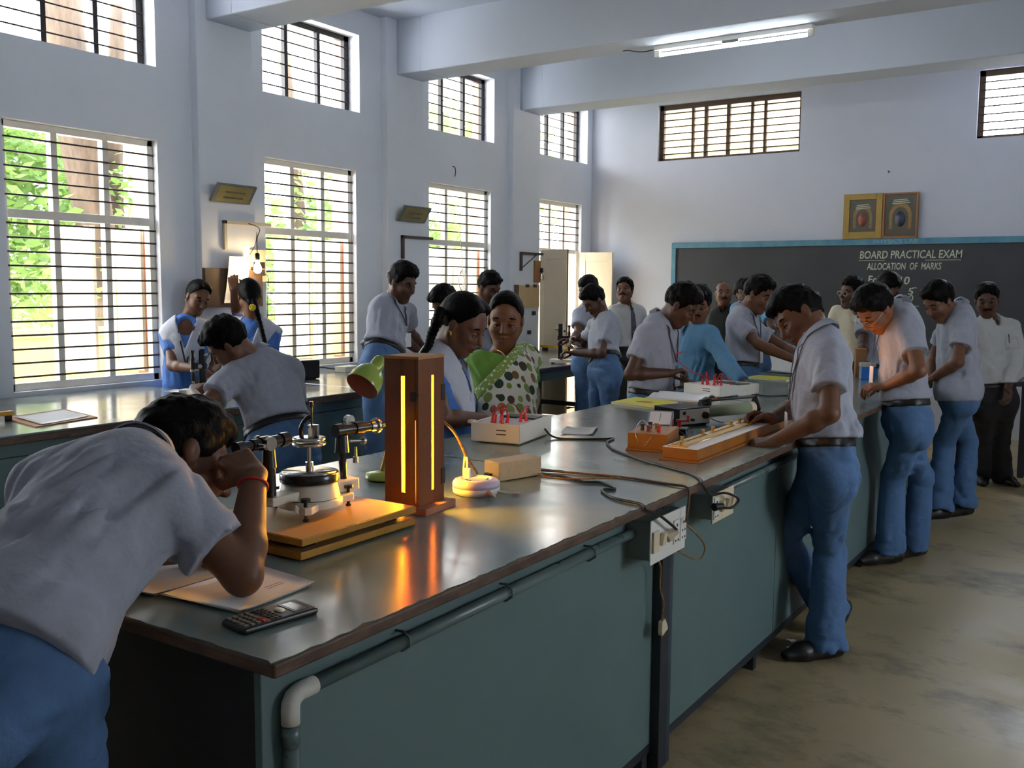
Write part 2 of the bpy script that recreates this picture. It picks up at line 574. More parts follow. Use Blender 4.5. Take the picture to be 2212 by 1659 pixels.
# ------------------------------------------------------------------ trees outside
def bark_mat():
    return mat('bark', srgb(54, 43, 34), 0.9, col2=srgb(84, 68, 52), vscale=5, stretch=(3, 3, .6), bump=.9, bscale=9)
def leaf_mat():
    if 'leaf' in MATS: return MATS['leaf']
    m = mat('leaf', srgb(84, 114, 50), 0.5, col2=srgb(124, 150, 78), vscale=1.2)
    nt = m.node_tree; N, L = nt.nodes, nt.links
    b = N['Principled BSDF']
    t = N.new('ShaderNodeBsdfTranslucent')
    L.new(b.inputs['Base Color'].links[0].from_socket, t.inputs[0])
    mx = N.new('ShaderNodeMixShader'); mx.inputs[0].default_value = .5
    L.new(b.outputs[0], mx.inputs[1]); L.new(t.outputs[0], mx.inputs[2])
    L.new(mx.outputs[0], N['Material Output'].inputs[0])
    return m
def tree(label, trunk, radii, blobs, n, seed):
    rng = np.random.default_rng(seed)
    t = thing('tree', label, 'tree', trunk[0])
    base = Vector(trunk[0])
    tb = MB().tube(spline([Vector(p) - base for p in trunk], 4), .1, n=14, rs=np.interp(np.linspace(0, 1, (len(trunk) - 1) * 4 + 1), np.linspace(0, 1, len(radii)), radii).tolist())
    tb.build('trunk', bark_mat(), t)
    c = np.array([b[:3] for b in blobs]); r = np.array([b[3] for b in blobs])
    k = rng.choice(len(blobs), n, p=r ** 2 / (r ** 2).sum())
    d = rng.normal(size=(n, 3)); d /= np.linalg.norm(d, axis=1)[:, None]
    p = c[k] + d * (r[k] * rng.uniform(.25, 1, n) ** .5)[:, None] * np.array([1, 1, .8]) - np.array(base)
    u = rng.normal(size=(n, 3)); u[:, 2] *= .5; u /= np.linalg.norm(u, axis=1)[:, None]
    w = np.cross(u, rng.normal(size=(n, 3))); w /= np.linalg.norm(w, axis=1)[:, None]
    s = rng.uniform(.05, .11, n)[:, None]
    V = np.stack([p - u * s, p + w * s * .42, p + u * s, p - w * s * .42], 1).reshape(-1, 3)
    F = np.arange(4 * n).reshape(-1, 4)
    me = bpy.data.meshes.new('foliage')
    me.from_pydata(V.tolist(), [], F.tolist())
    me.materials.append(leaf_mat())
    o = bpy.data.objects.new('foliage', me); COL.objects.link(o); o.parent = t
    o['kind'] = 'stuff'
rb = np.random.default_rng(3)
def blobs(x, y0, y1, z0, z1, n, r0=.5, r1=.95):
    return [(x + rb.uniform(-.9, .9), rb.uniform(y0, y1), rb.uniform(z0, z1), rb.uniform(r0, r1)) for _ in range(n)]
G0 = -3.4      # the room is one floor up
tree('thick leaning tree trunk with light green leaves outside the nearest window', [(-9.0, 6.35, G0), (-9.0, 6.05, 1.0), (-9.0, 5.9, 2.2), (-8.95, 5.72, 3.2), (-8.9, 5.5, 4.6)], [.2, .17, .19, .21, .2],
     blobs(-10.2, 4.3, 7.0, -.2, 3.6, 16), 5200, 1)
tree('slim tree trunk rising beside the thick leaning tree', [(-9.3, 6.6, G0), (-9.3, 6.45, 1.2), (-9.3, 6.35, 2.4), (-9.2, 6.4, 4.4)], [.11, .1, .095, .08],
     blobs(-10.8, 3.2, 6.2, 1.0, 4.2, 10), 3000, 2)
tree('leafy green tree seen through the second window', [(-10.2, 9.9, G0), (-10.1, 9.8, 1.5), (-9.9, 9.5, 3.5), (-9.8, 9.3, 4.6)], [.16, .14, .1, .07],
     blobs(-10.2, 7.6, 10.4, .3, 3.6, 15), 5600, 3)
tree('bright green tree seen through the third window', [(-10.6, 12.6, G0), (-10.6, 12.5, 1.5), (-10.5, 12.4, 3.5), (-10.4, 12.4, 4.8)], [.15, .13, .1, .07],
     blobs(-10.6, 10.8, 13.6, .2, 3.4, 15), 5200, 4)
tree('green tree with a pale trunk seen through the doorway bay', [(-10.4, 16.3, G0), (-10.4, 16.3, 1.5), (-10.4, 16.3, 3.5), (-10.4, 16.4, 5.2)], [.3, .26, .24, .2],
     blobs(-11.2, 13.6, 18.6, .2, 5.2, 26), 8000, 5)
# ------------------------------------------------------------------ benches
M_top = mat('bench_laminate', srgb(104, 121, 117), 0.19, col2=srgb(114, 131, 126), vscale=3.0, bump=0.012, bscale=25, rvar=0.07, spec=0.6)
M_topw = mat('window_bench_laminate', srgb(98, 104, 104), 0.17, col2=srgb(112, 118, 116), vscale=3.0, bump=0.03, bscale=40, rvar=0.07, spec=0.6)
M_edge = mat('worn_wood_edge', srgb(62, 42, 34), 0.6, col2=srgb(104, 80, 62), vscale=14, stretch=(1, 1, 3))
M_panel = mat('teal_painted_board', srgb(88, 110, 112), 0.5, col2=srgb(95, 117, 118), vscale=2.5, bump=.02, bscale=60)
M_panel_dark = mat('black_end_board', srgb(30, 28, 32), 0.6, var=.15)
M_leg = mat('dark_bench_leg', srgb(34, 40, 48), 0.5, var=.2)
M_bluepost = mat('blue_post_paint', srgb(44, 62, 78), 0.45, var=.2)
M_pipe = mat('painted_conduit', srgb(84, 104, 104), 0.32, col2=srgb(104, 122, 120), vscale=9, stretch=(1, 1, 1), rvar=.08)
M_pipe_white = mat('white_conduit_fitting', srgb(206, 204, 196), 0.45, var=.1)
M_box_grey = mat('grey_metal_box', srgb(122, 128, 124), 0.45, metal=.2, var=.1)
M_white_plastic = mat('white_plastic', srgb(222, 222, 216), 0.35, var=.04)
M_ivory = mat('ivory_plastic', srgb(214, 200, 172), 0.4, var=.08)
M_black_plastic = mat('black_plastic', srgb(22, 22, 24), 0.35, var=.2)

def island(label, x0, x1, y0, y1, z, near_end=False, legs=(), group=None, over=.092):
    b = thing('lab_bench', label, 'bench', (0, 0, 0))
    rnd = random.Random(int(y0 * 100))
    # laminate, chipped back unevenly along the edges
    poly = []
    def run(a, c, n):
        for k in range(n):
            u = k / n
            j = .003 + .005 * rnd.random() ** 2 + (.008 * rnd.random() if rnd.random() < .12 else 0)
            d = Vector((c[0] - a[0], c[1] - a[1])).normalized()
            poly.append((a[0] + (c[0] - a[0]) * u - d.y * j, a[1] + (c[1] - a[1]) * u + d.x * j))
    n_ = int((y1 - y0) / .022)
    yy = y1 - .001
    run((x0, y0), (x1, y0), 60); run((x1, y0), (x1, yy), n_); run((x1, yy), (x0, yy), 8); run((x0, yy), (x0, y0), n_)
    MB().prism(poly, z - .0022, z).build('worktop', M_top, b)
    # ragged wooden edge under the laminate
    mb = MB().bb((x0, y0, z - .026), (x1, y1, z - .0018))
    mb.build('edge_band', M_edge, b, .004)
    px0, px1 = x0 + over, x1 - over
    py0 = y0 + (.05 if near_end else .004)
    n = max(1, round((y1 - py0) / 1.35))
    for k in range(n):
        a, c = py0 + (y1 - py0) * k / n, py0 + (y1 - py0) * (k + 1) / n
        MB().bb((px1 - .018, a + .003, .075), (px1, c - .003, z - .026)).build('side_panel', M_panel, b, .002)
        MB().bb((px0, a + .003, .075), (px0 + .018, c - .003, z - .026)).build('side_panel', M_panel, b, .002)
    MB().bb((px0 + .012, py0 + .006, .07), (px1 - .012, py0 + .02, z - .026)).build('end_panel', M_panel_dark if near_end else M_panel, b)
    MB().bb((px0 + .012, y1 - .022, .07), (px1 - .012, y1 - .008, z - .05)).build('end_panel', M_panel, b)
    MB().bb((px0 + .01, py0 + .02, .055), (px1 + .001, y1 - .01, .085)).build('base_rail', M_leg, b)
    for y in legs:
        for x in (px0 + .03, px1 - .012):
            MB().bb((x - .014, y - .018, 0), (x + .014, y + .018, .06)).build('leg', M_leg, b)
    return b
IX0, IX1, IZ = -2.30, -1.125, 0.9
b1 = island('long grey-topped island bench nearest the camera, the spectrometer stands on it', IX0, IX1, 1.025, 2.68, IZ, True, (1.25, 2.60))
b2 = island('middle section of the island bench with the wire board and white kit', IX0, IX1, 2.684, 4.95, IZ, False, (3.6, 4.9))
b3 = island('far section of the island bench with the blue beaker on it', IX0, IX1, 4.954, 6.95, IZ, False, (5.31, 6.8))
# post at the joint of the first two sections
p = MB().bb((IX1 - .10, 2.64, 0), (IX1 - .062, 2.70, IZ - .046))
p.build('joint_post', M_leg, b1, .002)
MB().bb((IX1 - .10, 2.700, 0), (IX1 - .064, 2.728, IZ - .048)).build('joint_post', M_bluepost, b2, .002)

# conduit along the side of the first section
PXp = IX1 - .092 + .017
cd = MB()
cd.tube([(PXp, 1.175, .793), (PXp, 2.47, .797)], .0135, n=14)
cd.build('conduit_pipe', M_pipe, b1)
cd = MB().tube([(PXp, 1.128, .70), (PXp, 1.128, .01)], .0135, n=14)
cd.build('conduit_pipe', M_pipe, b1)
el = MB().tube([(PXp, 1.185, .793), (PXp, 1.150, .793), (PXp, 1.136, .788), (PXp, 1.129, .778), (PXp, 1.128, .765), (PXp, 1.128, .742)], .0165, n=14)
el.build('pipe_elbow', M_pipe_white, b1)
MB().tube([(PXp, 1.128, .737), (PXp, 1.128, .70)], .0158, n=14).build('pipe_coupling', M_pipe, b1)
for y in (1.43, 1.80, 2.2):
    MB().tube([(PXp - .018, y, .815), (PXp + .002, y, .816), (PXp + .018, y, .806), (PXp + .019, y, .79), (PXp, y, .776), (PXp - .018, y, .776)], .003, n=6).build('pipe_clip', M_pipe, b1)
cd = MB().tube([(PXp, 3.06, .800), (PXp, 4.6, .800)], .0135, n=12).build('conduit_pipe', M_pipe, b2)

def switchboard(parent, y0, y1, z0, z1, sockets, m_plate, skew=0.0):
    X = IX1 - .092
    bx = MB().bb((X - .002, y0 + .006, z0 + .012), (X + .075, y1 - .006, z1 - .006)).build('switch_box', M_box_grey, parent, .002)
    pl = MB().bb((X + .075, y0, z0), (X + .080, y1, z1)).build('switch_plate', m_plate, parent, .002)
    w = (y1 - y0)
    xs = X + .080
    for k, kind in enumerate(sockets):
        yc = y0 + w * (k + .5) / len(sockets)
        hw = w / len(sockets) * .40
        if kind == 'r':
            MB().box((xs + .006, yc, (z0 + z1) / 2), (.012, hw * 1.2, .038), rotm(0, 10, 0)).build('rocker_switch', M_ivory, pl, .002)
        elif kind == 'f':
            MB().bb((xs, yc - hw, (z0 + z1) / 2 - .03), (xs + .008, yc + hw, (z0 + z1) / 2 + .032)).build('fuse_holder', M_ivory, pl, .002)
        else:
            mb = MB().bb((xs, yc - hw, (z0 + z1) / 2 - .036), (xs + .005, yc + hw, (z0 + z1) / 2 + .036))
            s = mb.build('socket', M_white_plastic, pl, .001)
            h = MB()
            for (dy, dz, r) in ((0, .02, .005), (-.009, -.004, .0042), (.009, -.004, .0042), (-.009, -.026, .004), (.009, -.026, .004)):
                h.cyl((xs + .004, yc + dy, (z0 + z1) / 2 + dz), (xs + .0056, yc + dy, (z0 + z1) / 2 + dz), r, n=10)
            h.build('socket_hole', M_black_plastic, s)
    return pl
switchboard(b1, 2.445, 2.69, .712, .842, 'frrss', M_white_plastic)
switchboard(b2, 2.91, 3.10, .738, .836, 'srrr', M_ivory)

# window-side benches
def wall_bench(label, x0, x1, y0, y1, z, cabinets=True, doors=3):
    b = thing('lab_bench', label, 'bench', (0, 0, 0))
    MB().bb((x0, y0, z - .012), (x1, y1, z)).build('worktop', M_topw, b, .004)
    MB().bb((x0, y0, z - .045), (x1 + .003, y1, z - .012)).build('edge_band', M_edge, b, .004)
    if cabinets:
        X = x1 - .08
        MB().bb((x0 + .03, y0 + .01, .06), (X - .02, y1 - .01, z - .045)).build('carcass', M_panel, b)
        MB().bb((X - .02, y0 + .004, z - .118), (X, y1 - .004, z - .046)).build('top_rail', M_panel, b, .002)
        for k in range(doors):
            a, c = y0 + (y1 - y0) * k / doors, y0 + (y1 - y0) * (k + 1) / doors
            d = MB().bb((X - .02, a + .004, .10), (X, c - .004, z - .123)).build('cabinet_door', M_panel, b, .002)
            MB().cyl((X, (a + c) / 2 + .15, z - .2), (X + .02, (a + c) / 2 + .15, z - .2), .008, n=10).build('knob', M_bar, d)
        MB().bb((x0 + .05, y0 + .02, 0), (X - .05, y1 - .02, .065)).build('plinth', M_leg, b)
    return b
wb1 = wall_bench('grey-topped window bench at the left, papers lying on it', WX + .005, -4.455, 0.5, 4.22, .784, doors=6)
wb2 = wall_bench('short narrow window bench with the travelling microscope', -5.08, -4.455, 4.225, 5.03, .784, doors=1)
wb3 = wall_bench('window bench under the second window with a black box on it', WX + .005, -4.45, 5.035, 7.03, .784, doors=4)
# open table beyond
t = thing('lab_table', 'open-framed grey lab table by the doorway with a vernier stand on it', 'table', (0, 0, 0))
tx0, tx1, ty0, ty1 = -5.90, -4.45, 7.06, 9.46
MB().bb((tx0, ty0, .772), (tx1, ty1, .784)).build('worktop', M_topw, t, .004)
MB().bb((tx0, ty0, .742), (tx1 + .003, ty1, .772)).build('edge_band', M_leg, t, .004)
for x in (tx0 + .04, tx1 - .07):
    MB().bb((x - .02, ty0 + .03, .66), (x + .02, ty1 - .03, .742)).build('apron', M_panel, t, .002)
for x in (tx0 + .06, tx1 - .09):
    for y in (ty0 + .05, (ty0 + ty1) / 2, ty1 - .05):
        MB().bb((x - .03, y - .03, 0), (x + .03, y + .03, .742)).build('leg', M_panel, t, .003)
for y in (ty0 + .05, (ty0 + ty1) / 2, ty1 - .05):
    MB().bb((tx0 + .06, y - .02, .16), (tx1 - .09, y + .02, .21)).build('stretcher', M_leg, t, .003)
MB().bb((tx1 - .11, ty0 + .05, .16), (tx1 - .07, ty1 - .05, .21)).build('stretcher', M_leg, t, .003)
# ------------------------------------------------------------------ things on the island bench
M_varn = mat('varnished_wood', srgb(104, 58, 28), .38, col2=srgb(128, 74, 38), vscale=5, stretch=(1, 1, .18), bump=.05, bscale=30)
M_box_in = mat('lamp_box_inside', srgb(226, 170, 100), .7, var=.05)
M_ply = mat('blockboard', srgb(150, 116, 66), .5, col2=srgb(164, 130, 78), vscale=4, stretch=(.3, 2, 1), bump=.03)
M_ply_edge = mat('yellow_painted_edge', srgb(176, 124, 34), .45, var=.12, vscale=10)
M_plinth = mat('pinkish_wood', srgb(150, 96, 76), .5, col2=srgb(176, 120, 98), vscale=6, stretch=(.3, 2, 1))
M_cast = mat('cream_cast_metal', srgb(214, 208, 190), .4, var=.03)
M_blackmetal = mat('black_enamel', srgb(20, 20, 22), .25, var=.1, spec=.6)
M_chrome = mat('nickel', srgb(198, 196, 190), .18, metal=1.0, var=.05)
M_brass = mat('brass', srgb(184, 144, 70), .3, metal=1.0, var=.08)
M_glass = mat('clear_glass', srgb(235, 240, 240), .03, var=.01, trans=1.0)
M_lampglow = mat('sodium_discharge_tube', srgb(255, 170, 60), .4, emis=(1.0, .44, .02, 1), estr=170.0)
M_lgreen = mat('apple_green_enamel', srgb(150, 172, 70), .25, var=.04, spec=.6)
M_lred = mat('dusty_pink_enamel', srgb(176, 112, 96), .5, var=.06)
M_lilac = mat('lilac_plastic', srgb(206, 190, 214), .3, var=.03)
M_whitebox = mat('white_powder_coat', srgb(216, 214, 204), .45, var=.03, vscale=6)
M_steelbox = mat('khaki_hammered_box', srgb(150, 142, 116), .5, col2=srgb(160, 152, 128), vscale=60, bump=.15, bscale=180)
M_redp = mat('red_plastic', srgb(196, 32, 34), .35, var=.08)
M_copper = mat('maroon_wire', srgb(120, 30, 32), .4, var=.1)
M_wire_black = mat('black_cable', srgb(20, 19, 20), .4, var=.1)
M_wire_gold = mat('twisted_flex', srgb(176, 132, 66), .5, col2=srgb(92, 66, 44), vscale=70)
M_wire_brown = mat('brown_flex', srgb(120, 82, 52), .5, col2=srgb(70, 50, 40), vscale=60)
M_paper = mat('paper', srgb(224, 222, 222), .8, var=.02, vscale=3)
M_paperline = mat('pencil_line', srgb(150, 142, 150), .8, var=.05)
M_yellow = mat('yellow_cover', srgb(214, 206, 60), .5, var=.05)
M_yellowb = mat('yellow_scale', srgb(222, 170, 56), .45, var=.05)
M_orangewood = mat('orange_varnished_wood', srgb(150, 90, 34), .4, col2=srgb(176, 112, 44), vscale=6, stretch=(.25, 2, 1), bump=.04)
M_formica = mat('white_formica', srgb(224, 222, 226), .3, var=.02)
M_blueliq = mat('copper_sulphate_blue', srgb(24, 110, 206), .15, var=.05)
M_card_brown = mat('brown_card', srgb(172, 122, 76), .7, var=.08)
M_cardblue = mat('card_blue_band', srgb(70, 92, 150), .4, var=.05)
M_greencoil = mat('green_coil', srgb(126, 142, 112), .5, col2=srgb(150, 160, 128), vscale=200, stretch=(1, 6, 1), bump=.4, bscale=200)

def obox(A, B, C, z, h):
    """box standing on z with near corner B, along B->A and (square to it) towards C: returns centre matrix, sizes"""
    a = Vector((A[0] - B[0], A[1] - B[1], 0)); la = a.length; a.normalize()
    p = Vector((-a.y, a.x, 0)); c = Vector((C[0] - B[0], C[1] - B[1], 0))
    if p.dot(c) < 0: p = -p
    lc = abs(p.dot(c))
    ctr = Vector((B[0], B[1], z)) + a * la / 2 + p * lc / 2
    zz = Vector((0, 0, 1))
    if a.cross(p).z < 0:
        a = -a
    R = Matrix((a, p, zz)).transposed().to_4x4()
    return Matrix.Translation(ctr) @ R, la, lc
class Loc:
    """build boxes in a local frame"""
    def __init__(s, M): s.M, s.R = M, M.to_3x3()
    def box(s, mb, a, b):
        c = Vector([(a[i] + b[i]) / 2 for i in range(3)])
        mb.box(s.M @ c, [abs(b[i] - a[i]) for i in range(3)], s.R)
        return mb
    def p(s, *q): return s.M @ Vector(q)
Z0 = IZ

# ---- wooden stand of two boards under the spectrometer
t = thing('wooden_stand', 'two stacked yellow-edged wooden boards under the spectrometer', 'board')
x0, x1, y0, y1 = -1.850, -1.500, 1.452, 1.842
def board(z, dx):
    mb = MB().bb((x0 + dx, y0, z), (x1 + dx, y1, z + .0165))
    o = mb.build('board', M_ply_edge, t, .002)
    MB().bb((x0 + dx + .002, y0 + .002, z + .0155), (x1 + dx - .002, y1 - .002, z + .0172)).build('board_face', M_ply, o)
board(Z0 + .004, -.004); board(Z0 + .035, 0)
for dx, dy in ((.04, .05), (.30, .05), (.04, .33), (.30, .33)):
    MB().bb((x0 + dx - .02, y0 + dy - .02, Z0 + .0205), (x0 + dx + .02, y0 + dy + .02, Z0 + .035)).build('spacer', M_blackmetal, t)
MB().bb((x0 + .02, y0 + .02, Z0), (x1 - .02, y1 - .02, Z0 + .004)).build('foot_pad', M_blackmetal, t)
ZB = Z0 + .0522

# ---- spectrometer
sx, sy = -1.676, 1.650
t = thing('spectrometer', 'cream and black spectrometer with telescope and round prism table', 'instrument')
at = lambda a, r, z: Vector((sx + math.cos(a) * r, sy + math.sin(a) * r, z))
base = MB()
base.lathe([(.052, ZB + .016), (.080, ZB + .018), (.079, ZB + .036), (.074, ZB + .038), (.066, ZB + .072), (.058, ZB + .076), (.0, ZB + .076)], Matrix.Translation((sx, sy, 0)), 40)
for a in (-50, 70, 190):
    a = math.radians(a)
    d = Vector((math.cos(a), math.sin(a), 0)); n = Vector((-d.y, d.x, 0))
    c = Vector((sx, sy, 0))
    poly = [c + d * .05 + n * .035, c + d * .05 - n * .035, c + d * .112 - n * .015, c + d * .118, c + d * .112 + n * .015]
    base.prism([(p.x, p.y) for p in poly], ZB + .016, ZB + .034)
base.build('base', M_cast, t, .003)
MB().lathe([(.0755, ZB + .0365), (.0755, ZB + .039)], Matrix.Translation((sx, sy, 0)), 40).build('base_line', M_blackmetal, t)
for a in (-50, 70, 190):
    a = math.radians(a)
    p = at(a, .104, 0)
    o = MB().cyl((p.x, p.y, ZB), (p.x, p.y, ZB + .046), .0045, n=12).cyl((p.x, p.y, ZB + .046), (p.x, p.y, ZB + .054), .012, n=16).cyl((p.x, p.y, ZB), (p.x, p.y, ZB + .006), .007, n=12)
    o.build('levelling_screw', M_blackmetal, t)
MB().lathe([(.0, ZB + .0765), (.0705, ZB + .0765), (.0715, ZB + .080), (.0715, ZB + .096), (.069, ZB + .099), (.0, ZB + .099)], Matrix.Translation((sx, sy, 0)), 48).build('turntable_rim', M_blackmetal, t)
MB().lathe([(.0, ZB + .0985), (.066, ZB + .0985), (.066, ZB + .1005), (.0, ZB + .1005)], Matrix.Translation((sx, sy, 0)), 48).build('scale_plate', M_chrome, t)
pl = MB().cyl((sx, sy, ZB + .10), (sx, sy, ZB + .122), .010, n=16).cyl((sx, sy, ZB + .122), (sx, sy, ZB + .165), .0055, n=12)
pl.build('spindle', M_chrome, t)
pt = MB()
for z in (.164, .176):
    pt.lathe([(.0, ZB + z), (.040, ZB + z), (.041, ZB + z + .003), (.040, ZB + z + .006), (.0, ZB + z + .006)], Matrix.Translation((sx, sy, 0)), 32)
for a in (0, 120, 240):
    p = at(math.radians(a), .034, 0); pt.cyl((p.x, p.y, ZB + .166), (p.x, p.y, ZB + .184), .0035, n=8)
pt.build('prism_table', M_chrome, t)
cl = MB().tube(spline([(sx - .012, sy - .012, ZB + .182), (sx - .014, sy - .012, ZB + .205), (sx - .004, sy - .004, ZB + .228), (sx + .006, sy + .004, ZB + .234)], 5), .0055, 10)
cl.cyl((sx + .006, sy + .004, ZB + .205), (sx + .006, sy + .004, ZB + .262), .0025, n=8).cyl((sx + .006, sy + .004, ZB + .255), (sx + .006, sy + .004, ZB + .270), .0045, n=10)
cl.build('prism_clamp', M_blackmetal, t)
pr = MB().prism([(.014, 0), (-.010, .013), (-.010, -.013)], ZB + .182, ZB + .214, Matrix.Translation((sx + .012, sy + .004, 0)) @ Matrix.Rotation(.5, 4, 'Z'))
pr.build('glass_prism', M_glass, t)
ZT = 1.141
def tube_axis(dirv):
    d = Vector(dirv).normalized(); n = Vector((-d.y, d.x, 0))
    return d, n
# telescope, its eyepiece towards the bending boy
d, n = tube_axis((.06, -1, 0))
c = Vector((sx, sy, ZT))
tb = MB().cyl(c + d * .078, c + d * .19, .0135, n=20).cyl(c + d * .075, c + d * .098, .0165, n=20).cyl(c + d * .135, c + d * .165, .016, n=20)
tel = tb.build('telescope', M_blackmetal, t)
MB().cyl(c + d * .19, c + d * .215, .011, n=18).cyl(c + d * .215, c + d * .237, .0135, n=18).build('eyepiece', M_blackmetal, tel)
MB().cyl(c + d * .18 + n * .012, c + d * .18 + n * .032, .0045, n=12).cyl(c + d * .150 + n * -.014, c + d * .150 + n * -.022, .0165, n=24).cyl(c + d * .150 + n * .014, c + d * .150 + n * .024, .0165, n=24).build('focus_knob', M_chrome, tel)
MB().cyl(c + d * .135 + Vector((0, 0, -.125)), c + d * .135 + Vector((0, 0, -.055)), .0155, .0145, n=18).cyl(c + d * .135 + Vector((0, 0, -.058)), c + d * .135 + Vector((0, 0, -.013)), .018, .014, n=18).build('telescope_pillar', M_blackmetal, t)
MB().box(c + d * .10 + Vector((0, 0, -.137)), (.05, .10, .022), rotm(0, 0, 3)).build('telescope_arm', M_cast, t, .004)
# collimator, its slit against the lamp box
d, n = tube_axis((.14, .99, 0))
co = MB().cyl(c + d * .085, c + d * .19, .0135, n=20).cyl(c + d * .08, c + d * .10, .017, n=20).cyl(c + d * .14, c + d * .165, .0165, n=20)
col_ = co.build('collimator', M_blackmetal, t)
MB().cyl(c + d * .19, c + d * .208, .0155, n=20).cyl(c + d * .208, c + d * .214, .021, n=20).build('slit_ring', M_chrome, col_)
MB().cyl(c + d * .135 + n * .008 + Vector((0, 0, .02)), c + d * .135 + n * .021 + Vector((0, 0, .02)), .014, n=20).build('focus_knob', M_chrome, col_)
MB().cyl(c + d * .214, c + d * .222, .016, n=18).cyl(c + d * .218 + n * -.006, c + d * .236 + n * -.006, .004, n=10).build('slit_jaw', M_blackmetal, col_)
MB().cyl(c + d * .105 + Vector((0, 0, -.130)), c + d * .10 + Vector((0, 0, -.05)), .0085, .0105, n=16).cyl(c + d * .10 + Vector((0, 0, -.055)), c + d * .10 + Vector((0, 0, -.012)), .019, .015, n=18).build('collimator_pillar', M_blackmetal, t)
MB().box(c + d * .095 + Vector((0, 0, -.138)), (.04, .09, .03), rotm(0, 0, -8)).build('collimator_foot', M_cast, t, .004)
MB().cyl(c + d * .125 + Vector((0, 0, -.03)), c + d * .165 + Vector((0, 0, -.034)), .004, n=10).cyl(c + d * .165 + Vector((0, 0, -.034)), c + d * .172 + Vector((0, 0, -.034)), .011, n=18).cyl(c + d * .135 + n * -.01 + Vector((0, 0, -.075)), c + d * .135 + n * -.01 + Vector((0, 0, -.045)), .004, n=10).cyl(c + d * .135 + n * -.01 + Vector((0, 0, -.085)), c + d * .135 + n * -.01 + Vector((0, 0, -.070)), .007, n=12).build('tilt_screw', M_chrome, t)

# ---- sodium lamp in its slit box
t = thing('sodium_lamp_box', 'tall brown wooden lamp box glowing orange through two slits', 'lamp')
Mt = Matrix.Translation((-1.573, 1.943, Z0)) @ Matrix.Rotation(math.radians(6), 4, 'Z')
L = Loc(Mt)                                   # local x: -.105..0, y: 0...128
W_, D_, T_, H_ = .108, .128, .009, .41
zb, zt2 = .055, .365
def face(name, boxes, m):
    mb = MB()
    for a, b in boxes: L.box(mb, a, b)
    return mb.build(name, m, t, .001)
sc1, sw = -.049, .0058
face('front_panel', [((-W_, 0, .02), (sc1 - sw, T_, H_)), ((sc1 + sw, 0, .02), (-.0115, T_, H_)), ((-.0115, 0, .02), (-.0095, T_, .03)), ((-.0115, 0, .25), (-.0095, T_, H_)),
     ((sc1 - sw, 0, .02), (sc1 + sw, T_, zb)), ((sc1 - sw, 0, zt2), (sc1 + sw, T_, H_))], M_varn)
sc2 = .070
face('door', [((-T_, .0, .02), (0, sc2 - sw, H_)), ((-T_, sc2 + sw, .02), (0, D_, H_)), ((-T_, sc2 - sw, .02), (0, sc2 + sw, zb)), ((-T_, sc2 - sw, zt2), (0, sc2 + sw, H_))], M_varn)
face('side_panel', [((-W_, T_, .02), (-W_ + T_, D_, H_))], M_varn)
face('back_panel', [((-W_ + T_, D_ - T_, .02), (sc1 - sw, D_, H_)), ((sc1 + sw, D_ - T_, .02), (-T_, D_, H_)), ((sc1 - sw, D_ - T_, .02), (sc1 + sw, D_, zb)), ((sc1 - sw, D_ - T_, zt2), (sc1 + sw, D_, H_))], M_varn)
face('top_board', [((-W_ - .001, -.001, H_), (.001, D_ + .001, H_ + .008))], M_card_brown)
face('plinth', [((-W_ - .008, -.012, 0), (.030, D_ + .012, .020))], M_plinth)
mb = MB().cyl(L.p(-.054, .064, .045), L.p(-.054, .064, .375), .026, n=20); mb.build('lamp_tube', M_lampglow, t)
for z in (.085, .315):
    o = MB(); L.box(o, (-.0015, D_ - .016, z - .022), (.002, D_ + .002, z + .022)); o.build('hinge', M_bar, t)
o = MB(); L.box(o, (-.024, -.003, .30), (-.008, .0, .325)); o.cyl(L.p(-.014, -.004, .318), L.p(.004, -.006, .318), .003, n=8); o.build('latch', M_bar, t)

# ---- green desk lamp behind the lamp box
t = thing('desk_lamp', 'apple green desk lamp with tilted shade behind the glowing box', 'lamp')
ax = Vector((-.007, -.756, -.654)).normalized()
C_ = Vector((-2.0, 2.196, 1.193))
Q = ax.to_track_quat('Z', 'Y').to_matrix().to_4x4()
Ml = Matrix.Translation(C_) @ Q
MB().lathe([(.054, 0), (.0545, -.004), (.052, -.03), (.044, -.055), (.030, -.072), (.0225, -.080), (.022, -.112), (.018, -.120), (0, -.122)], Ml, 36, open_=True).build('shade', M_lgreen, t)
MB().lathe([(.053, -.001), (.050, -.03), (.042, -.054), (.028, -.070), (0, -.074)], Ml, 36, open_=True).build('shade_lining', M_lred, t)
neck = Ml @ Vector((0, 0, -.10))
bs = Vector((-1.955, 2.235, Z0))
MB().tube(spline([neck + Vector((.018, .01, -.005)), neck + Vector((.03, .02, -.06)), Vector((-1.94, 2.25, 1.10)), Vector((-1.942, 2.245, 1.0)), bs + Vector((0, 0, .03))], 6), .007, 10).build('arm', M_brass, t)
MB().lathe([(.0, .028), (.022, .028), (.050, .022), (.054, .012), (.054, .006), (0, .006)], Matrix.Translation(bs), 30).build('base', M_lgreen, t)
MB().lathe([(0, 0), (.046, 0), (.046, .007), (0, .007)], Matrix.Translation(bs), 24).build('rubber_foot', M_blackmetal, t)

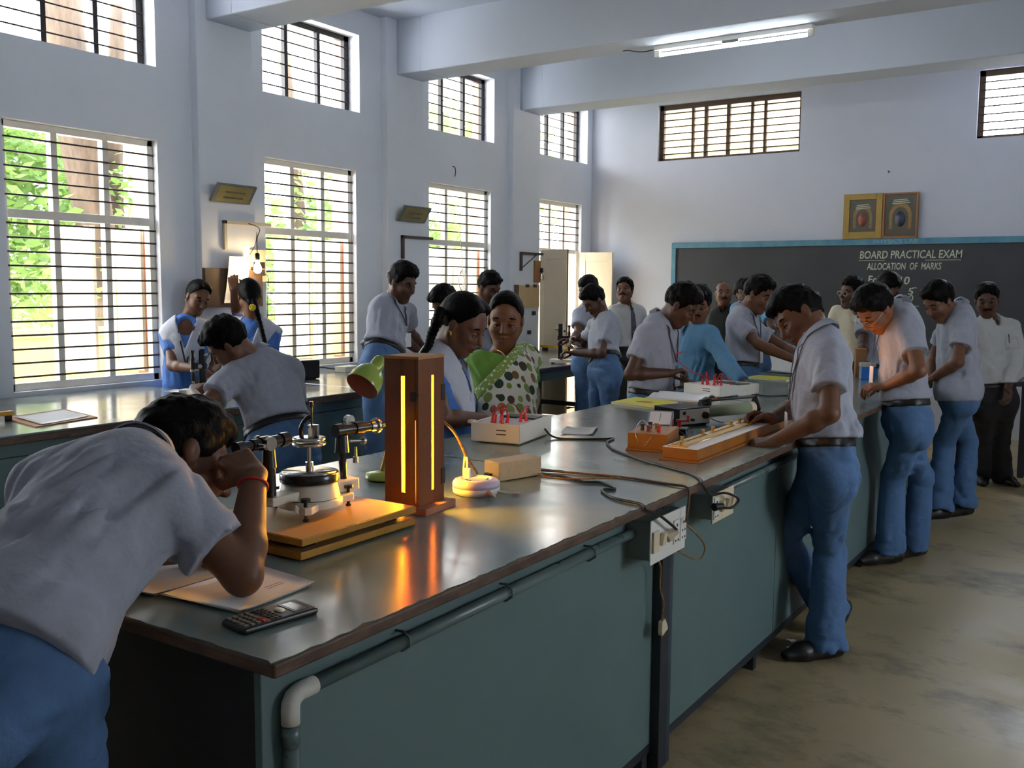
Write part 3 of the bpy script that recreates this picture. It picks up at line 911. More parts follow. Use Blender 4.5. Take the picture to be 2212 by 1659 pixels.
# ---- round white extension reel with a plug
t = thing('extension_reel', 'round white and lilac extension reel with a plug standing in it', 'extension socket')
rc = Vector((-1.603, 2.245, Z0)); Mr = Matrix.Translation(rc)
MB().lathe([(.0, 0), (.060, 0), (.068, .006), (.0695, .022), (.0, .022)], Mr, 36).build('lower_shell', M_white_plastic, t)
MB().lathe([(.0695, .0222), (.0695, .034), (.064, .042), (.054, .043), (.0, .043)], Mr, 36).build('upper_shell', M_lilac, t)
MB().lathe([(.0, .0425), (.050, .0425), (.050, .0455), (.044, .0455), (.044, .044), (.0, .044)], Mr, 36).build('socket_ring', M_white_plastic, t)
o = MB()
for a in (20, 140, 260):
    for k in (-14, 0, 14):
        q = math.radians(a + k); o.cyl(rc + Vector((math.cos(q) * .034, math.sin(q) * .034, .0438)), rc + Vector((math.cos(q) * .034, math.sin(q) * .034, .0448)), .003, n=8)
o.build('socket_hole', M_blackmetal, t)
o = MB().cyl(rc + Vector((-.030, -.004, .044)), rc + Vector((-.030, -.004, .072)), .0115, .0105, n=16); pg = o.build('plug', M_white_plastic, t)
MB().tube(spline([rc + Vector((-.030, -.004, .070)), rc + Vector((-.031, -.004, .092)), rc + Vector((-.036, .000, .108)), rc + Vector((-.05, .012, .104)), rc + Vector((-.075, .04, .05)), rc + Vector((-.095, .07, .006))], 6), .0035, 8).build('plug_cord', M_white_plastic, pg)
MB().tube([rc + Vector((.063, -.028, .014)), rc + Vector((.078, -.034, .012)), rc + Vector((.09, -.03, .006))], .008, 8, rs=[.009, .006, .003]).build('winding_knob', M_ivory, t)
MB().tube(spline([rc + Vector((.066, .012, .012)), rc + Vector((.09, .035, .006)), rc + Vector((.105, .05, .005)), rc + Vector((.120, .048, .007))], 5), .0035, 8).build('cord_end', M_ivory, t)

# ---- small transformer box
t = thing('transformer_box', 'small khaki metal transformer box beside the round reel', 'box')
Mx, la, lc = obox((-1.705, 2.43), (-1.634, 2.41), (-1.66, 2.60), Z0, .062)
L = Loc(Mx)
o = MB(); L.box(o, (-la / 2, -lc / 2, .003), (la / 2, lc / 2, .062)); o.build('case', M_steelbox, t, .003)
o = MB()
for x in (-1, 1):
    for y in (-1, 1): L.box(o, (x * la * .38 - .006, y * lc * .4 - .006, 0), (x * la * .38 + .006, y * lc * .4 + .006, .004))
o.build('rubber_foot', M_blackmetal, t)
o = MB(); L.box(o, (-.022, -lc / 2 - .012, .012), (.004, -lc / 2, .024)); o.build('terminal_block', M_blackmetal, t)

# ---- white experiment kits with red leads
def kit(label, A, B, C, h, seed, leads):
    t = thing('experiment_kit', label, 'kit', group=None)
    M_, la, lc = obox(A, B, C, Z0, h)
    L = Loc(M_)
    r = random.Random(seed)
    o = MB()
    X, Y = la / 2, lc / 2
    for a, b in (((-X, -Y, .004), (X, -Y + .004, h)), ((-X, Y - .004, .004), (X, Y, h)), ((-X, -Y, .004), (-X + .004, Y, h)), ((X - .004, -Y, .004), (X, Y, h)), ((-X, -Y, .004), (X, Y, .010))):
        L.box(o, a, b)
    o.build('case', M_whitebox, t, .002)
    o = MB(); L.box(o, (-X + .003, -Y + .003, h - .012), (X - .003, Y - .003, h - .008)); pn = o.build('control_panel', M_formica, t)
    o = MB(); L.box(o, (-X * .7, Y * .35, h - .0085), (-X * .05, Y * .8, h - .001)); o.build('meter', M_blackmetal, pn)
    o = MB(); L.box(o, (X * .1, Y * .30, h - .0085), (X * .72, Y * .8, h - .001)); o.build('meter', M_blackmetal, pn)
    for k in range(2):
        o = MB(); L.box(o, (X * .05, -Y - .0012, h * (.45 + .2 * k)), (X * .45, -Y, h * (.45 + .2 * k) + .004)); o.build('vent_slot', M_bar, t)
    o = MB()
    for x in (-1, 1):
        for y in (-1, 1): o.cyl(L.p(x * X * .8, y * Y * .85, 0), L.p(x * X * .8, y * Y * .85, .006), .007, n=10)
    o.build('rubber_foot', M_blackmetal, t)
    tips = []
    for (x, y) in leads:
        p = L.p(x * X, y * Y, h - .008)
        tips.append(p)
        tilt = Vector((r.uniform(-.006, .006), r.uniform(-.006, .006), 0))
        o = MB().cyl(p, p + tilt + Vector((0, 0, .034)), .0062, .0052, n=12).cyl(p, p + Vector((0, 0, .006)), .0075, n=12)
        o.build('banana_plug', M_redp, t)
    for i in range(0, len(tips) - 1):
        a, b = tips[i] + Vector((0, 0, .032)), tips[i + 1] + Vector((0, 0, .032))
        m = (a + b) / 2 + Vector((r.uniform(-.02, .02), r.uniform(-.02, .02), .020 + r.uniform(0, .02)))
        MB().tube(spline([a, a.lerp(m, .6) + Vector((0, 0, .012)), m, b.lerp(m, .6) + Vector((0, 0, .01)), b], 5), .0024, 7).build('lead', M_redp if i % 2 else M_copper, t)
    return L, X, Y
KL, kX, kY = kit('white experiment kit box with red plugs under the girl and the woman', (-2.165, 2.995), (-1.962, 3.03), (-2.005, 3.36), .078, 5,
    [(-.45, -.55), (-.30, -.62), (-.12, -.50), (.02, -.62), (.10, -.45), (-.6, -.25), (-.35, -.1), (.45, -.15), (.55, .05)])
o = MB(); a = KL.p(-kX - .018, -kY + .04, .066)
t = [q for q in sc.objects if q.name.startswith('experiment_kit')][0]
KL.box(o, (-kX - .022, -kY + .015, .070), (-kX + .002, -kY + .045, .082)); o.build('lid_hinge', M_whitebox, t)
K2, k2X, k2Y = kit('second white experiment kit, the boy holds a red lead above it', (-2.188, 5.10), (-1.933, 5.01), (-1.98, 5.38), .062, 8,
    [(-.5, -.5), (-.35, -.35), (-.2, -.55), (.0, -.4), (.15, -.5), (.3, -.3), (-.1, -.1)])
t2 = [q for q in sc.objects if q.name.startswith('experiment_kit')][1]
a = K2.p(-.04, -.05, .09)
MB().tube(spline([a, a + Vector((-.10, -.02, .03)), a + Vector((-.17, -.06, .09)), a + Vector((-.16, -.12, .14)), a + Vector((-.10, -.14, .155))], 6), .0026, 7).build('lead', M_redp, t2)
MB().tube(spline([a + Vector((.02, .02, 0)), a + Vector((.08, .02, .015)), a + Vector((.12, .0, -.01)), K2.p(.08, -.02, .06)], 6), .0026, 7).build('lead', M_redp, t2)

# ---- paper sheets, notebooks
def sheet_stack(name, label, corners, z, n, m=M_paper, lift=.004, cat='paper', pages=True):
    """corners: 4 points counter-clockwise (x, y)"""
    t = thing(name, label, cat)
    c = [Vector((x, y, 0)) for x, y in corners]
    r = random.Random(len(label))
    for k in range(n):
        j = Vector((r.uniform(-.004, .004), r.uniform(-.004, .004), 0)) * (1 if k else 0)
        P = []
        for i in range(7):
            row = []
            for q in range(7):
                u, v = i / 6, q / 6
                p = (c[0] * (1 - u) + c[1] * u) * (1 - v) + (c[3] * (1 - u) + c[2] * u) * v
                row.append(p + j + Vector((0, 0, z + .0012 + k * .0016 + lift * (max(0, abs(u - .5) * 2 - .6) ** 1.3) * (.5 + .5 * math.sin(3 * v + k)))))
            P.append(row)
        MB().grid(P, .001).build('page', m, t)
    return t, c
t, c = sheet_stack('answer_sheets', 'white answer sheets spread under the bending boy\'s elbow', [(-1.357, 1.150), (-1.368, 1.350), (-1.560, 1.375), (-1.560, 1.135)], Z0, 3, lift=.010)
for v in (.25, .3, .62, .68, .74, .8):
    a = c[0].lerp(c[3], v); b = c[1].lerp(c[2], v)
    MB().box((a.lerp(b, .72) + Vector((0, 0, Z0 + .0058))), (.0012, .045, .0006), rotm(0, 0, 3)).build('ruled_line', M_paperline, t)
t, c = sheet_stack('answer_sheets', 'second pile of answer sheets at the very end of the bench under the boy\'s chest', [(-1.566, 1.128), (-1.566, 1.372), (-1.76, 1.36), (-1.745, 1.108)], Z0, 3, lift=.006)
sheet_stack('graph_paper', 'white paper lying behind the nearer white kit', [(-1.975, 3.36), (-1.86, 3.42), (-1.94, 3.62), (-2.05, 3.54)], Z0, 1, lift=.03)
sheet_stack('open_notebook', 'white pages on the bench edge under the crossed-legged boy\'s arm', [(-1.15, 3.62), (-1.16, 3.93), (-1.32, 3.97), (-1.335, 3.64)], Z0 + .0, 2, lift=.004)

def notebook(label, corners, z, h, cover, logo=False):
    t = thing('notebook', label, 'notebook')
    c = [Vector((x, y, z)) for x, y in corners]
    def slab(a, b, m, nm, par, s=1.0):
        ctr = sum(c, Vector()) / 4
        cc = [ctr + (p - ctr) * s for p in c]
        vs = [p + Vector((0, 0, a)) for p in cc] + [p + Vector((0, 0, b)) for p in cc]
        mb = MB(); mb._add(vs, [(3, 2, 1, 0), (4, 5, 6, 7), (0, 1, 5, 4), (1, 2, 6, 5), (2, 3, 7, 6), (3, 0, 4, 7)])
        return mb.build(nm, m, par)
    slab(0, .0012, cover, 'back_cover', t)
    slab(.0012, h - .0012, M_paper, 'pages', t, .985)
    fc = slab(h - .0012, h, cover, 'front_cover', t)
    if logo:
        ctr = sum(c, Vector()) / 4 + Vector((0, 0, h))
        MB().lathe([(0, .0001), (.042, .0001), (.042, .0005), (0, .0005)], Matrix.Translation(ctr) @ Matrix.Diagonal((1.2, .8, 1, 1)), 28).build('cover_emblem', M_redp, fc)
        MB().lathe([(0, .0003), (.036, .0003), (.036, .0008), (0, .0008)], Matrix.Translation(ctr) @ Matrix.Diagonal((1.2, .8, 1, 1)), 28).build('cover_emblem', M_card_brown, fc)
    return t
notebook('yellow notebook with a red-rimmed oval on its cover', [(-2.0, 4.315), (-2.015, 4.63), (-2.29, 4.69), (-2.29, 4.40)], Z0, .012, M_yellow, True)
notebook('yellow notebook in front of the boy stretching his arms', [(-1.93, 6.16), (-1.92, 6.40), (-2.21, 6.42), (-2.215, 6.20)], Z0, .010, M_yellow)
# open book: two swelling halves
t = thing('open_book', 'open white exercise book lying behind the yellow notebook', 'book')
bx, by = -2.10, 4.88
for sgn in (-1, 1):
    P = []
    for i in range(9):
        u = i / 8
        P.append([Vector((bx + sgn * .0 + (v - .5) * .30, by + sgn * u * .17 * .9, Z0 + .003 + .020 * math.sin(min(1, u * 1.25 + .12) * PI) ** .8 * (1 - .35 * u))) for v in np.linspace(0, 1, 5)])
    MB().grid(P if sgn < 0 else [r[::-1] for r in P], .006).build('page_block', M_paper, t)
MB().bb((bx - .155, by - .165, Z0), (bx + .155, by + .165, Z0 + .003)).build('cover', M_card_brown, t)

# ---- calculator
t = thing('calculator', 'black scientific calculator at the near corner of the bench', 'calculator')
M_, la, lc = obox((-1.332, 1.092), (-1.262, 1.082), (-1.254, 1.240), Z0, .014)
L = Loc(M_); X, Y = la / 2 + .002, lc / 2
o = MB(); L.box(o, (-X, -Y, .0), (X, Y, .0125)); o.build('case', M_black_plastic, t, .005, segs=3)
M_key = mat('grey_key', srgb(120, 116, 106), .5, var=.05)
M_lcd = mat('lcd_glass', srgb(140, 136, 108), .15, var=.04)
o = MB(); L.box(o, (-X * .70, Y * .42, .0122), (X * .70, Y * .80, .0134)); o.build('display_frame', M_blackmetal, t)
o = MB(); L.box(o, (-X * .58, Y * .48, .0132), (X * .58, Y * .74, .0138)); o.build('display', M_lcd, t)
kb = None
for i in range(5):
    for j in range(4):
        x, y = (-.72 + .36 * i) * X, (-.86 + .155 * j) * Y
        o = MB(); L.box(o, (x - .11 * X, y - .045 * Y, .012), (x + .11 * X, y + .04 * Y, .0148)); o.build('key', M_redp if (j == 3 and i > 2) else M_key, t)
for i in range(6):
    for j in range(3):
        x, y = (-.75 + .30 * i) * X, (-.20 + .11 * j) * Y
        o = MB(); L.box(o, (x - .07 * X, y - .025 * Y, .012), (x + .07 * X, y + .025 * Y, .0142)); o.build('key', M_bar, t)
MB().lathe([(0, .012), (.011, .012), (.010, .015), (0, .0155)], M_ @ Matrix.Translation((0, Y * .24, 0)) @ Matrix.Diagonal((1.2, .8, 1, 1)), 20).build('cursor_key', M_white_plastic, t)

# ---- metre bridge: long wooden board with a yellow scale
t = thing('metre_bridge', 'long wooden metre bridge with white strips and yellow scale at the bench edge', 'instrument')
M_, la, lc = obox((-1.388, 3.074), (-1.262, 3.086), (-1.330, 4.12), Z0, .05)
M_ = Matrix.Translation((-1.333, 3.60, Z0)) @ Matrix.Rotation(math.radians(.5), 4, 'Z')
L = Loc(M_); X, Y = .064, .525
o = MB(); L.box(o, (-X - .010, -Y - .010, 0), (X + .010, Y + .010, .008)); o.build('base_flange', M_orangewood, t, .002)
o = MB(); L.box(o, (-X, -Y, .008), (X, Y, .046)); o.build('board', M_orangewood, t, .002)
o = MB(); L.box(o, (-X, -Y, .046), (X, Y, .0475)); tp_ = o.build('white_top', M_formica, t)
o = MB(); L.box(o, (-.020, -Y + .03, .0474), (.012, Y - .03, .052)); sc_ = o.build('scale', M_yellowb, t)
o = MB()
for k in range(101):
    y = -.5 + k * .01
    L.box(o, (.009 if k % 10 else .004, y - .0004, .0519), (.012, y + .0004, .0524))
o.build('scale_mark', M_blackmetal, sc_)
for a, b in (((-.050, -Y + .01), (.020, -Y + .03)), ((-.050, Y - .03), (.020, Y - .01)), ((-.052, -Y + .05), (-.036, -.18)), ((-.052, -.12), (-.036, .12)), ((-.052, .18), (-.036, Y - .05))):
    o = MB(); L.box(o, (a[0], a[1], .0474), (b[0], b[1], .0505)); o.build('brass_strip', M_brass, t)
for x, y in ((-.005, -Y + .02), (-.044, -.40), (-.044, -.20), (-.044, -.10), (-.044, .10), (-.044, .20), (-.044, .40), (-.005, Y - .02)):
    MB().cyl(L.p(x, y, .050), L.p(x, y, .060), .006, n=12).cyl(L.p(x, y, .060), L.p(x, y, .068), .0075, n=12).build('terminal', M_brass, t)
MB().tube([L.p(.022, -Y + .02, .054), L.p(.022, Y - .02, .054)], .0012, 6).build('bridge_wire', M_chrome, t)

# ---- wooden coil box with a tilted meter
t = thing('wooden_coil_box', 'orange wooden box with terminals, left of the metre bridge', 'box')
M_, la, lc = obox((-1.583, 3.182), (-1.440, 3.212), (-1.508, 3.42), Z0, .066)
L = Loc(M_); X, Y = la / 2, lc / 2
o = MB(); L.box(o, (-X - .006, -Y - .006, 0), (X + .006, Y + .006, .008)); o.build('base_flange', M_orangewood, t, .002)
o = MB(); L.box(o, (-X, -Y, .008), (X, Y, .066)); o.build('case', M_orangewood, t, .002)
for x, y, m in ((-.5, -.3, M_blackmetal), (-.1, -.5, M_copper), (.4, -.4, M_redp), (-.3, .3, M_blackmetal), (.1, .1, M_brass)):
    MB().cyl(L.p(x * X, y * Y, .064), L.p(x * X, y * Y, .084), .008, .0065, n=12).cyl(L.p(x * X, y * Y, .084), L.p(x * X, y * Y, .090), .009, n=12).build('terminal', m, t)
MB().tube(spline([L.p(-.1 * X, -.5 * Y, .088), L.p(-.4 * X, -.7 * Y, .11), L.p(-.6 * X, -1.05 * Y, .07), L.p(-.2 * X, -1.1 * Y, .02), L.p(.2 * X, -1.1 * Y, .05), L.p(.4 * X, -.4 * Y, .088)], 6), .0008, 5).build('thin_wire', M_chrome, t)
t = thing('galvanometer', 'tilted white and silver galvanometer behind the orange wooden box', 'meter')
Mg = Matrix.Translation((-1.60, 3.50, Z0)) @ Matrix.Rotation(math.radians(18), 4, 'Z')
L = Loc(Mg)
o = MB(); L.box(o, (-.052, -.05, 0), (.052, .06, .012)); o.build('base', M_blackmetal, t, .003)
Mh = Mg @ Matrix.Translation((0, 0, .012)) @ Matrix.Rotation(math.radians(-38), 4, 'X')
prof = [(-.055, 0), (.055, 0), (.055, .095), (-.045, .028)]
MB().prism([(y, z) for y, z in prof], -.05, .05, Mg @ Matrix.Translation((0, 0, .012)) @ Matrix(((0, 0, 1, 0), (1, 0, 0, 0), (0, 1, 0, 0), (0, 0, 0, 1)))).build('body', M_chrome, t, .003)
sl = Vector((0, .10, .067)).normalized(); nn = Vector((0, -.067, .10)).normalized()
R_ = Matrix(((1, 0, 0), tuple(sl), tuple(nn))).transposed()
pc = Vector((0, .012, .079))
MB().box(Mg @ (pc + nn * .002), (.084, .075, .004), Mg.to_3x3() @ R_).build('dial', M_formica, t)
MB().box(Mg @ (pc + nn * .0045 + sl * .005), (.0012, .05, .001), Mg.to_3x3() @ R_).build('needle', M_blackmetal, t)
for x in (-.035, .035):
    MB().cyl(Mg @ Vector((x, -.060, .016)), Mg @ Vector((x, -.060, .034)), .009, n=12).build('terminal', M_blackmetal, t)

# ---- plug key with a red arm
t = thing('plug_key', 'small black plug key with a red bent handle', 'switch')
kp = Vector((-1.585, 3.66, Z0)); Mk = Matrix.Translation(kp) @ Matrix.Rotation(math.radians(12), 4, 'Z'); L = Loc(Mk)
o = MB(); L.box(o, (-.032, -.028, 0), (.032, .028, .024)); o.build('base', M_blackmetal, t, .002)
o = MB(); L.box(o, (-.033, -.029, .024), (.033, .029, .028)); o.build('top_plate', M_box_grey, t)
MB().cyl(L.p(0, 0, .028), L.p(0, 0, .060), .008, .007, n=14).cyl(L.p(0, 0, .052), L.p(0, 0, .060), .014, n=16).tube(spline([L.p(0, 0, .056), L.p(.018, .004, .056), L.p(.032, .006, .060), L.p(.034, .006, .078)], 5), .005, 8).build('handle', M_redp, t)

# ---- battery eliminator
t = thing('battery_eliminator', 'black power supply with a white front panel and round knob', 'power supply')
M_, la, lc = obox((-1.805, 3.885), (-1.660, 3.822), (-1.600, 4.00), Z0, .082)
L = Loc(M_); X, Y = la / 2, lc / 2
o = MB(); L.box(o, (-X, -Y, .006), (X, Y, .082)); o.build('case', M_blackmetal, t, .003)
sgn = 1 if (M_ @ Vector((X, 0, 0))).x > (M_ @ Vector((-X, 0, 0))).x else -1
o = MB(); L.box(o, (sgn * X, -Y + .006, .012), (sgn * (X + .002), Y - .006, .076)); fp = o.build('front_panel', M_whitebox, t)
MB().cyl(L.p(sgn * (X + .002), Y * .62, .046), L.p(sgn * (X + .018), Y * .62, .046), .016, .014, n=20).build('knob', M_black_plastic, fp)
for y in (-.55, -.2):
    MB().cyl(L.p(sgn * (X + .002), Y * y, .03), L.p(sgn * (X + .016), Y * y, .03), .006, n=12).build('terminal', M_redp if y < -.3 else M_blackmetal, fp)
o = MB(); L.box(o, (sgn * X, -Y * .75, .055), (sgn * (X + .005), -Y * .6, .068)); o.build('switch', M_blackmetal, fp)
o = MB()
for x in (-1, 1):
    for y in (-1, 1): o.cyl(L.p(x * X * .8, y * Y * .8, 0), L.p(x * X * .8, y * Y * .8, .008), .008, n=10)
o.build('rubber_foot', M_blackmetal, t)

# ---- rheostat
t = thing('rheostat', 'green cylindrical rheostat with black end frames and slider rod', 'rheostat')
a, b = Vector((-1.64, 4.02, Z0)), Vector((-1.50, 4.33, Z0))
d = (b - a).normalized(); n = Vector((-d.y, d.x, 0))
MB().cyl(a + d * .015 + Vector((0, 0, .050)), b - d * .015 + Vector((0, 0, .050)), .027, n=24).build('coil', M_greencoil, t)
MB().cyl(b - d * .045 + Vector((0, 0, .050)), b - d * .015 + Vector((0, 0, .050)), .0285, n=24).build('ceramic_end', M_ivory, t)
for q in (a, b):
    o = MB()
    o.prism([(-.030, 0), (.030, 0), (.026, .012), (.033, .05), (.018, .083), (.008, .105), (-.008, .105), (-.018, .083), (-.033, .05), (-.026, .012)], -.005, .005, Matrix.Translation(q) @ Matrix(((n.x, 0, d.x, 0), (n.y, 0, d.y, 0), (0, 1, 0, 0), (0, 0, 0, 1))))
    o.build('end_frame', M_blackmetal, t, .002)
MB().cyl(a + Vector((0, 0, .098)), b + Vector((0, 0, .098)), .0045, n=10).build('slider_rod', M_bar, t)
m = a.lerp(b, .12)
MB().box(m + Vector((0, 0, .094)), (.022, .03, .034), rotm(0, 0, -20)).build('slider', M_blackmetal, t, .003)

# ---- eraser-sized cream box, pen
t = MB().box((-1.47, 3.97, Z0 + .012), (.03, .11, .024), rotm(0, 0, -12)).build('wooden_block', M_ivory, bevel=.003)
tag(t, 'cream wooden block lying beside the far half of the metre bridge', 'block')
t = thing('pen', 'blue and white pen lying in front of the second white kit', 'pen')
a, b = Vector((-1.90, 5.10, Z0 + .005)), Vector((-1.84, 5.24, Z0 + .005))
MB().cyl(a, a.lerp(b, .3), .0045, n=10).build('cap', M_cardblue, t); MB().cyl(a.lerp(b, .3), b, .004, n=10).build('barrel', M_white_plastic, t)

# ---- far section: blue beaker, boxes
t = thing('beaker', 'square plastic jar filled with bright blue liquid', 'jar')
c = Vector((-1.545, 6.66, Z0)); L = Loc(Matrix.Translation(c) @ Matrix.Rotation(math.radians(30), 4, 'Z'))
o = MB(); L.box(o, (-.045, -.03, 0), (.045, .03, .085)); o.build('liquid', M_blueliq, t, .004)
o = MB(); L.box(o, (-.048, -.033, .085), (.048, .033, .112)); o.build('jar_wall', mat('frosted_plastic', srgb(168, 176, 172), .4, var=.04), t, .003)
t = thing('instrument_case', 'dark instrument case right of the blue jar', 'box')
L = Loc(Matrix.Translation((-1.40, 6.72, Z0)) @ Matrix.Rotation(math.radians(20), 4, 'Z'))
o = MB(); L.box(o, (-.07, -.06, 0), (.07, .06, .095)); o.build('case', M_blackmetal, t, .004)
o = MB(); L.box(o, (-.074, -.064, .095), (.074, .064, .112)); o.build('lid', M_box_grey, t, .003)
t = thing('card_box', 'upright brown card box behind the blue jar', 'box')
L = Loc(Matrix.Translation((-1.63, 6.82, Z0)) @ Matrix.Rotation(math.radians(25), 4, 'Z'))
o = MB(); L.box(o, (-.035, -.03, 0), (.035, .03, .19)); o.build('carton', M_card_brown, t, .002)
o = MB(); L.box(o, (-.037, -.032, .185), (.037, .032, .195)); o.build('lid', M_card_brown, t, .001)
t = thing('resistance_box', 'black wooden resistance box under the hands of the boy stretching his arms', 'box')
L = Loc(Matrix.Translation((-1.93, 6.64, Z0)) @ Matrix.Rotation(math.radians(30), 4, 'Z'))
o = MB(); L.box(o, (-.08, -.06, 0), (.08, .06, .075)); o.build('case', M_blackmetal, t, .003)
for x in (-.05, 0, .05):
    for y in (-.03, .03): MB().cyl(L.p(x, y, .074), L.p(x, y, .092), .009, .006, n=12).build('plug', M_brass, t)
sheet_stack('record_sheets', 'white record sheets beyond the boy stretching his arms', [(-2.02, 6.72), (-1.9, 6.93), (-2.15, 6.94), (-2.27, 6.78)], Z0, 2, lift=.02)

# ---- cables
def cable(label, pts, r, m, name='cable', k=7):
    o = MB().tube(spline(pts, k), r, 8).build(name, m)
    return tag(o, label, 'cable')
zc = Z0 + .0045
def pz(L_, z=zc): return [Vector((x, y, z)) for x, y in L_]
p_out = Vector((IX1 - .012, 2.887, .806))
o = MB().tube(spline([KL.p(kX, kY * .55, .03)] + pz([(-1.924, 3.25), (-1.77, 3.332), (-1.742, 3.378), (-1.716, 3.272), (-1.64, 3.165), (-1.605, 3.13), (-1.503, 3.048), (-1.401, 2.976), (-1.313, 2.934), (-1.204, 2.873), (-1.138, 2.80)]) +
    [Vector((IX1 + .012, 2.76, .895)), Vector((IX1 + .012, 2.83, .853)), Vector((IX1 + .014, 2.95, .838)), Vector((IX1 + .03, 3.03, .805)), Vector((IX1 + .02, 3.0, .782)), Vector((IX1 + .012, 2.92, .795))], 7), .0042, 8).build('cable', M_wire_black)
tag(o, 'black cable from the nearer white kit to the ivory switchboard', 'cable')
MB().cyl((IX1 + .012, 2.935, .797), (IX1 - .004, 2.90, .798), .010, .013, n=14).build('plug', M_black_plastic, o)
o = MB().tube(spline(pz([(-1.655, 2.612), (-1.66, 2.64), (-1.593, 2.578), (-1.513, 2.588), (-1.42, 2.556), (-1.367, 2.577), (-1.293, 2.521), (-1.315, 2.481), (-1.238, 2.405), (-1.14, 2.378)]) +
    [Vector((IX1 + .012, 2.36, .897)), Vector((IX1 + .012, 2.44, .866)), Vector((IX1 + .014, 2.52, .823)), Vector((IX1 + .014, 2.565, .797))], 7), .0042, 8).build('cable', M_wire_black)
tag(o, 'black cable from the transformer box to the white switchboard', 'cable')
MB().cyl((IX1 + .014, 2.57, .795), (IX1 - .008, 2.552, .776), .010, .016, n=14).build('plug', M_ivory, o)
cable('brown flex running straight to the joint of the bench tops', pz([(-1.665, 2.615), (-1.60, 2.64), (-1.498, 2.665), (-1.345, 2.690), (-1.20, 2.678), (-1.13, 2.668)]) + [Vector((IX1 + .01, 2.66, .88)), Vector((IX1 + .004, 2.655, .80))], .0036, M_wire_brown)
cable('thin yellow flex beside the black transformer cable', pz([(-1.64, 2.615), (-1.60, 2.575), (-1.52, 2.529), (-1.427, 2.569), (-1.343, 2.655)], Z0 + .0105), .0022, M_wire_gold)
cable('twisted golden flex from the lamp box down to the transformer', [Vector((-1.60, 2.078, 1.135)), Vector((-1.615, 2.16, 1.085)), Vector((-1.64, 2.25, 1.0)), Vector((-1.665, 2.33, .945)), Vector((-1.69, 2.38, Z0 + .010)), Vector((-1.69, 2.405, Z0 + .016))], .0042, M_wire_gold)
cable('black lead from the second white kit along the bench', [K2.p(k2X, k2Y * .3, .03)] + pz([(-1.93, 5.42), (-1.86, 5.33), (-1.749, 5.23), (-1.66, 5.33), (-1.5, 5.45)]), .0032, M_wire_black)
cable('wire from the power supply to the metre bridge', [Vector((-1.60, 4.02, Z0 + .03)), Vector((-1.56, 4.03, Z0 + .012)), Vector((-1.50, 4.06, Z0 + .004)), Vector((-1.42, 3.98, Z0 + .02)), Vector((-1.378, 4.0, Z0 + .062))], .002, M_wire_black)
cable('thin dark wire from the plug key to the metre bridge', [Vector((-1.585, 3.63, Z0 + .03)), Vector((-1.53, 3.60, Z0 + .006)), Vector((-1.46, 3.55, Z0 + .004)), Vector((-1.38, 3.42, Z0 + .055))], .0016, M_wire_black)
# dangling white cord with its plug beside the post
o = MB().tube(spline([(IX1 - .03, 2.60, .72), (IX1 - .036, 2.555, .71), (IX1 - .05, 2.60, .66), (IX1 - .05, 2.60, .60), (IX1 - .045, 2.615, .55), (IX1 - .045, 2.605, .498)], 6), .003, 8).build('cable', M_wire_gold)
tag(o, 'frayed cord hanging down the dark post with an ivory plug', 'cable')
pg = MB().prism([(-.012, 0), (.012, 0), (.022, -.03), (.022, -.042), (-.020, -.042), (-.020, -.03)], -.007, .007, Matrix.Translation((IX1 - .045, 2.607, .50)) @ Matrix(((0, 0, 1, 0), (1, 0, 0, 0), (0, 1, 0, 0), (0, 0, 0, 1))) @ Matrix.Rotation(math.radians(14), 4, 'Z'))
pg = pg.build('plug', M_ivory, o, .002)
mb = MB()
for y in (2.606, 2.616, 2.627): mb.cyl((IX1 - .045, y, .462), (IX1 - .045, y + .003, .447), .002, n=8)
mb.build('plug_pin', M_brass, pg)
cable('pale loop of wire sticking out beside the white switchboard', [Vector((IX1 - .02, 2.66, .80)), Vector((IX1 - .01, 2.73, .762)), Vector((IX1 + .0, 2.81, .70)), Vector((IX1 + .0, 2.815, .665)), Vector((IX1 - .01, 2.78, .652)), Vector((IX1 - .03, 2.68, .70))], .0028, M_wire_gold)
# ---- low lamp housing glowing under the spectacled boy's hands
t = thing('lamp_housing', 'low black lamp housing glowing orange under the spectacled boy\'s hands', 'lamp')
L = Loc(Matrix.Translation((-1.335, 5.06, Z0)) @ Matrix.Rotation(math.radians(-6), 4, 'Z'))
o = MB()
for a, b in (((-.08, -.05, 0), (.08, .05, .008)), ((-.08, -.05, .008), (-.074, .05, .062)), ((.074, -.05, .008), (.08, .05, .062)), ((-.08, -.05, .008), (.08, -.044, .062)), ((-.08, .044, .008), (.08, .05, .062))):
    L.box(o, a, b)
o.build('case', M_blackmetal, t, .002)
MB().cyl(L.p(-.06, 0, .034), L.p(.06, 0, .034), .014, n=14).build('lamp_tube', mat('amber_lamp_tube', srgb(255, 150, 50), .4, emis=(1.0, .36, .04, 1), estr=60.0), t)
# ------------------------------------------------------------------ things on the window bench and table
ZW = .784
sheet_stack('answer_sheets', 'white papers lying on the left window bench in the glare', [(-4.62, 2.70), (-4.72, 3.02), (-5.10, 3.10), (-5.02, 2.78)], ZW + .006, 2, lift=.012)
tag(MB().prism([(-4.60, 2.66), (-4.68, 3.05), (-5.13, 3.14), (-5.06, 2.74)], ZW, ZW + .006).build('cardboard_file', M_card_brown), 'brown file under the white papers on the left window bench', 'file')
t = thing('scale_stand', 'yellow wooden scale on black blocks at the left edge of the window bench', 'ruler')
MB().bb((-4.97, 2.40, ZW + .03), (-4.93, 2.735, ZW + .052)).build('scale', M_yellowb, t, .002)
for y in (2.45, 2.70): MB().bb((-4.975, y - .02, ZW), (-4.925, y + .02, ZW + .03)).build('block', M_blackmetal, t)

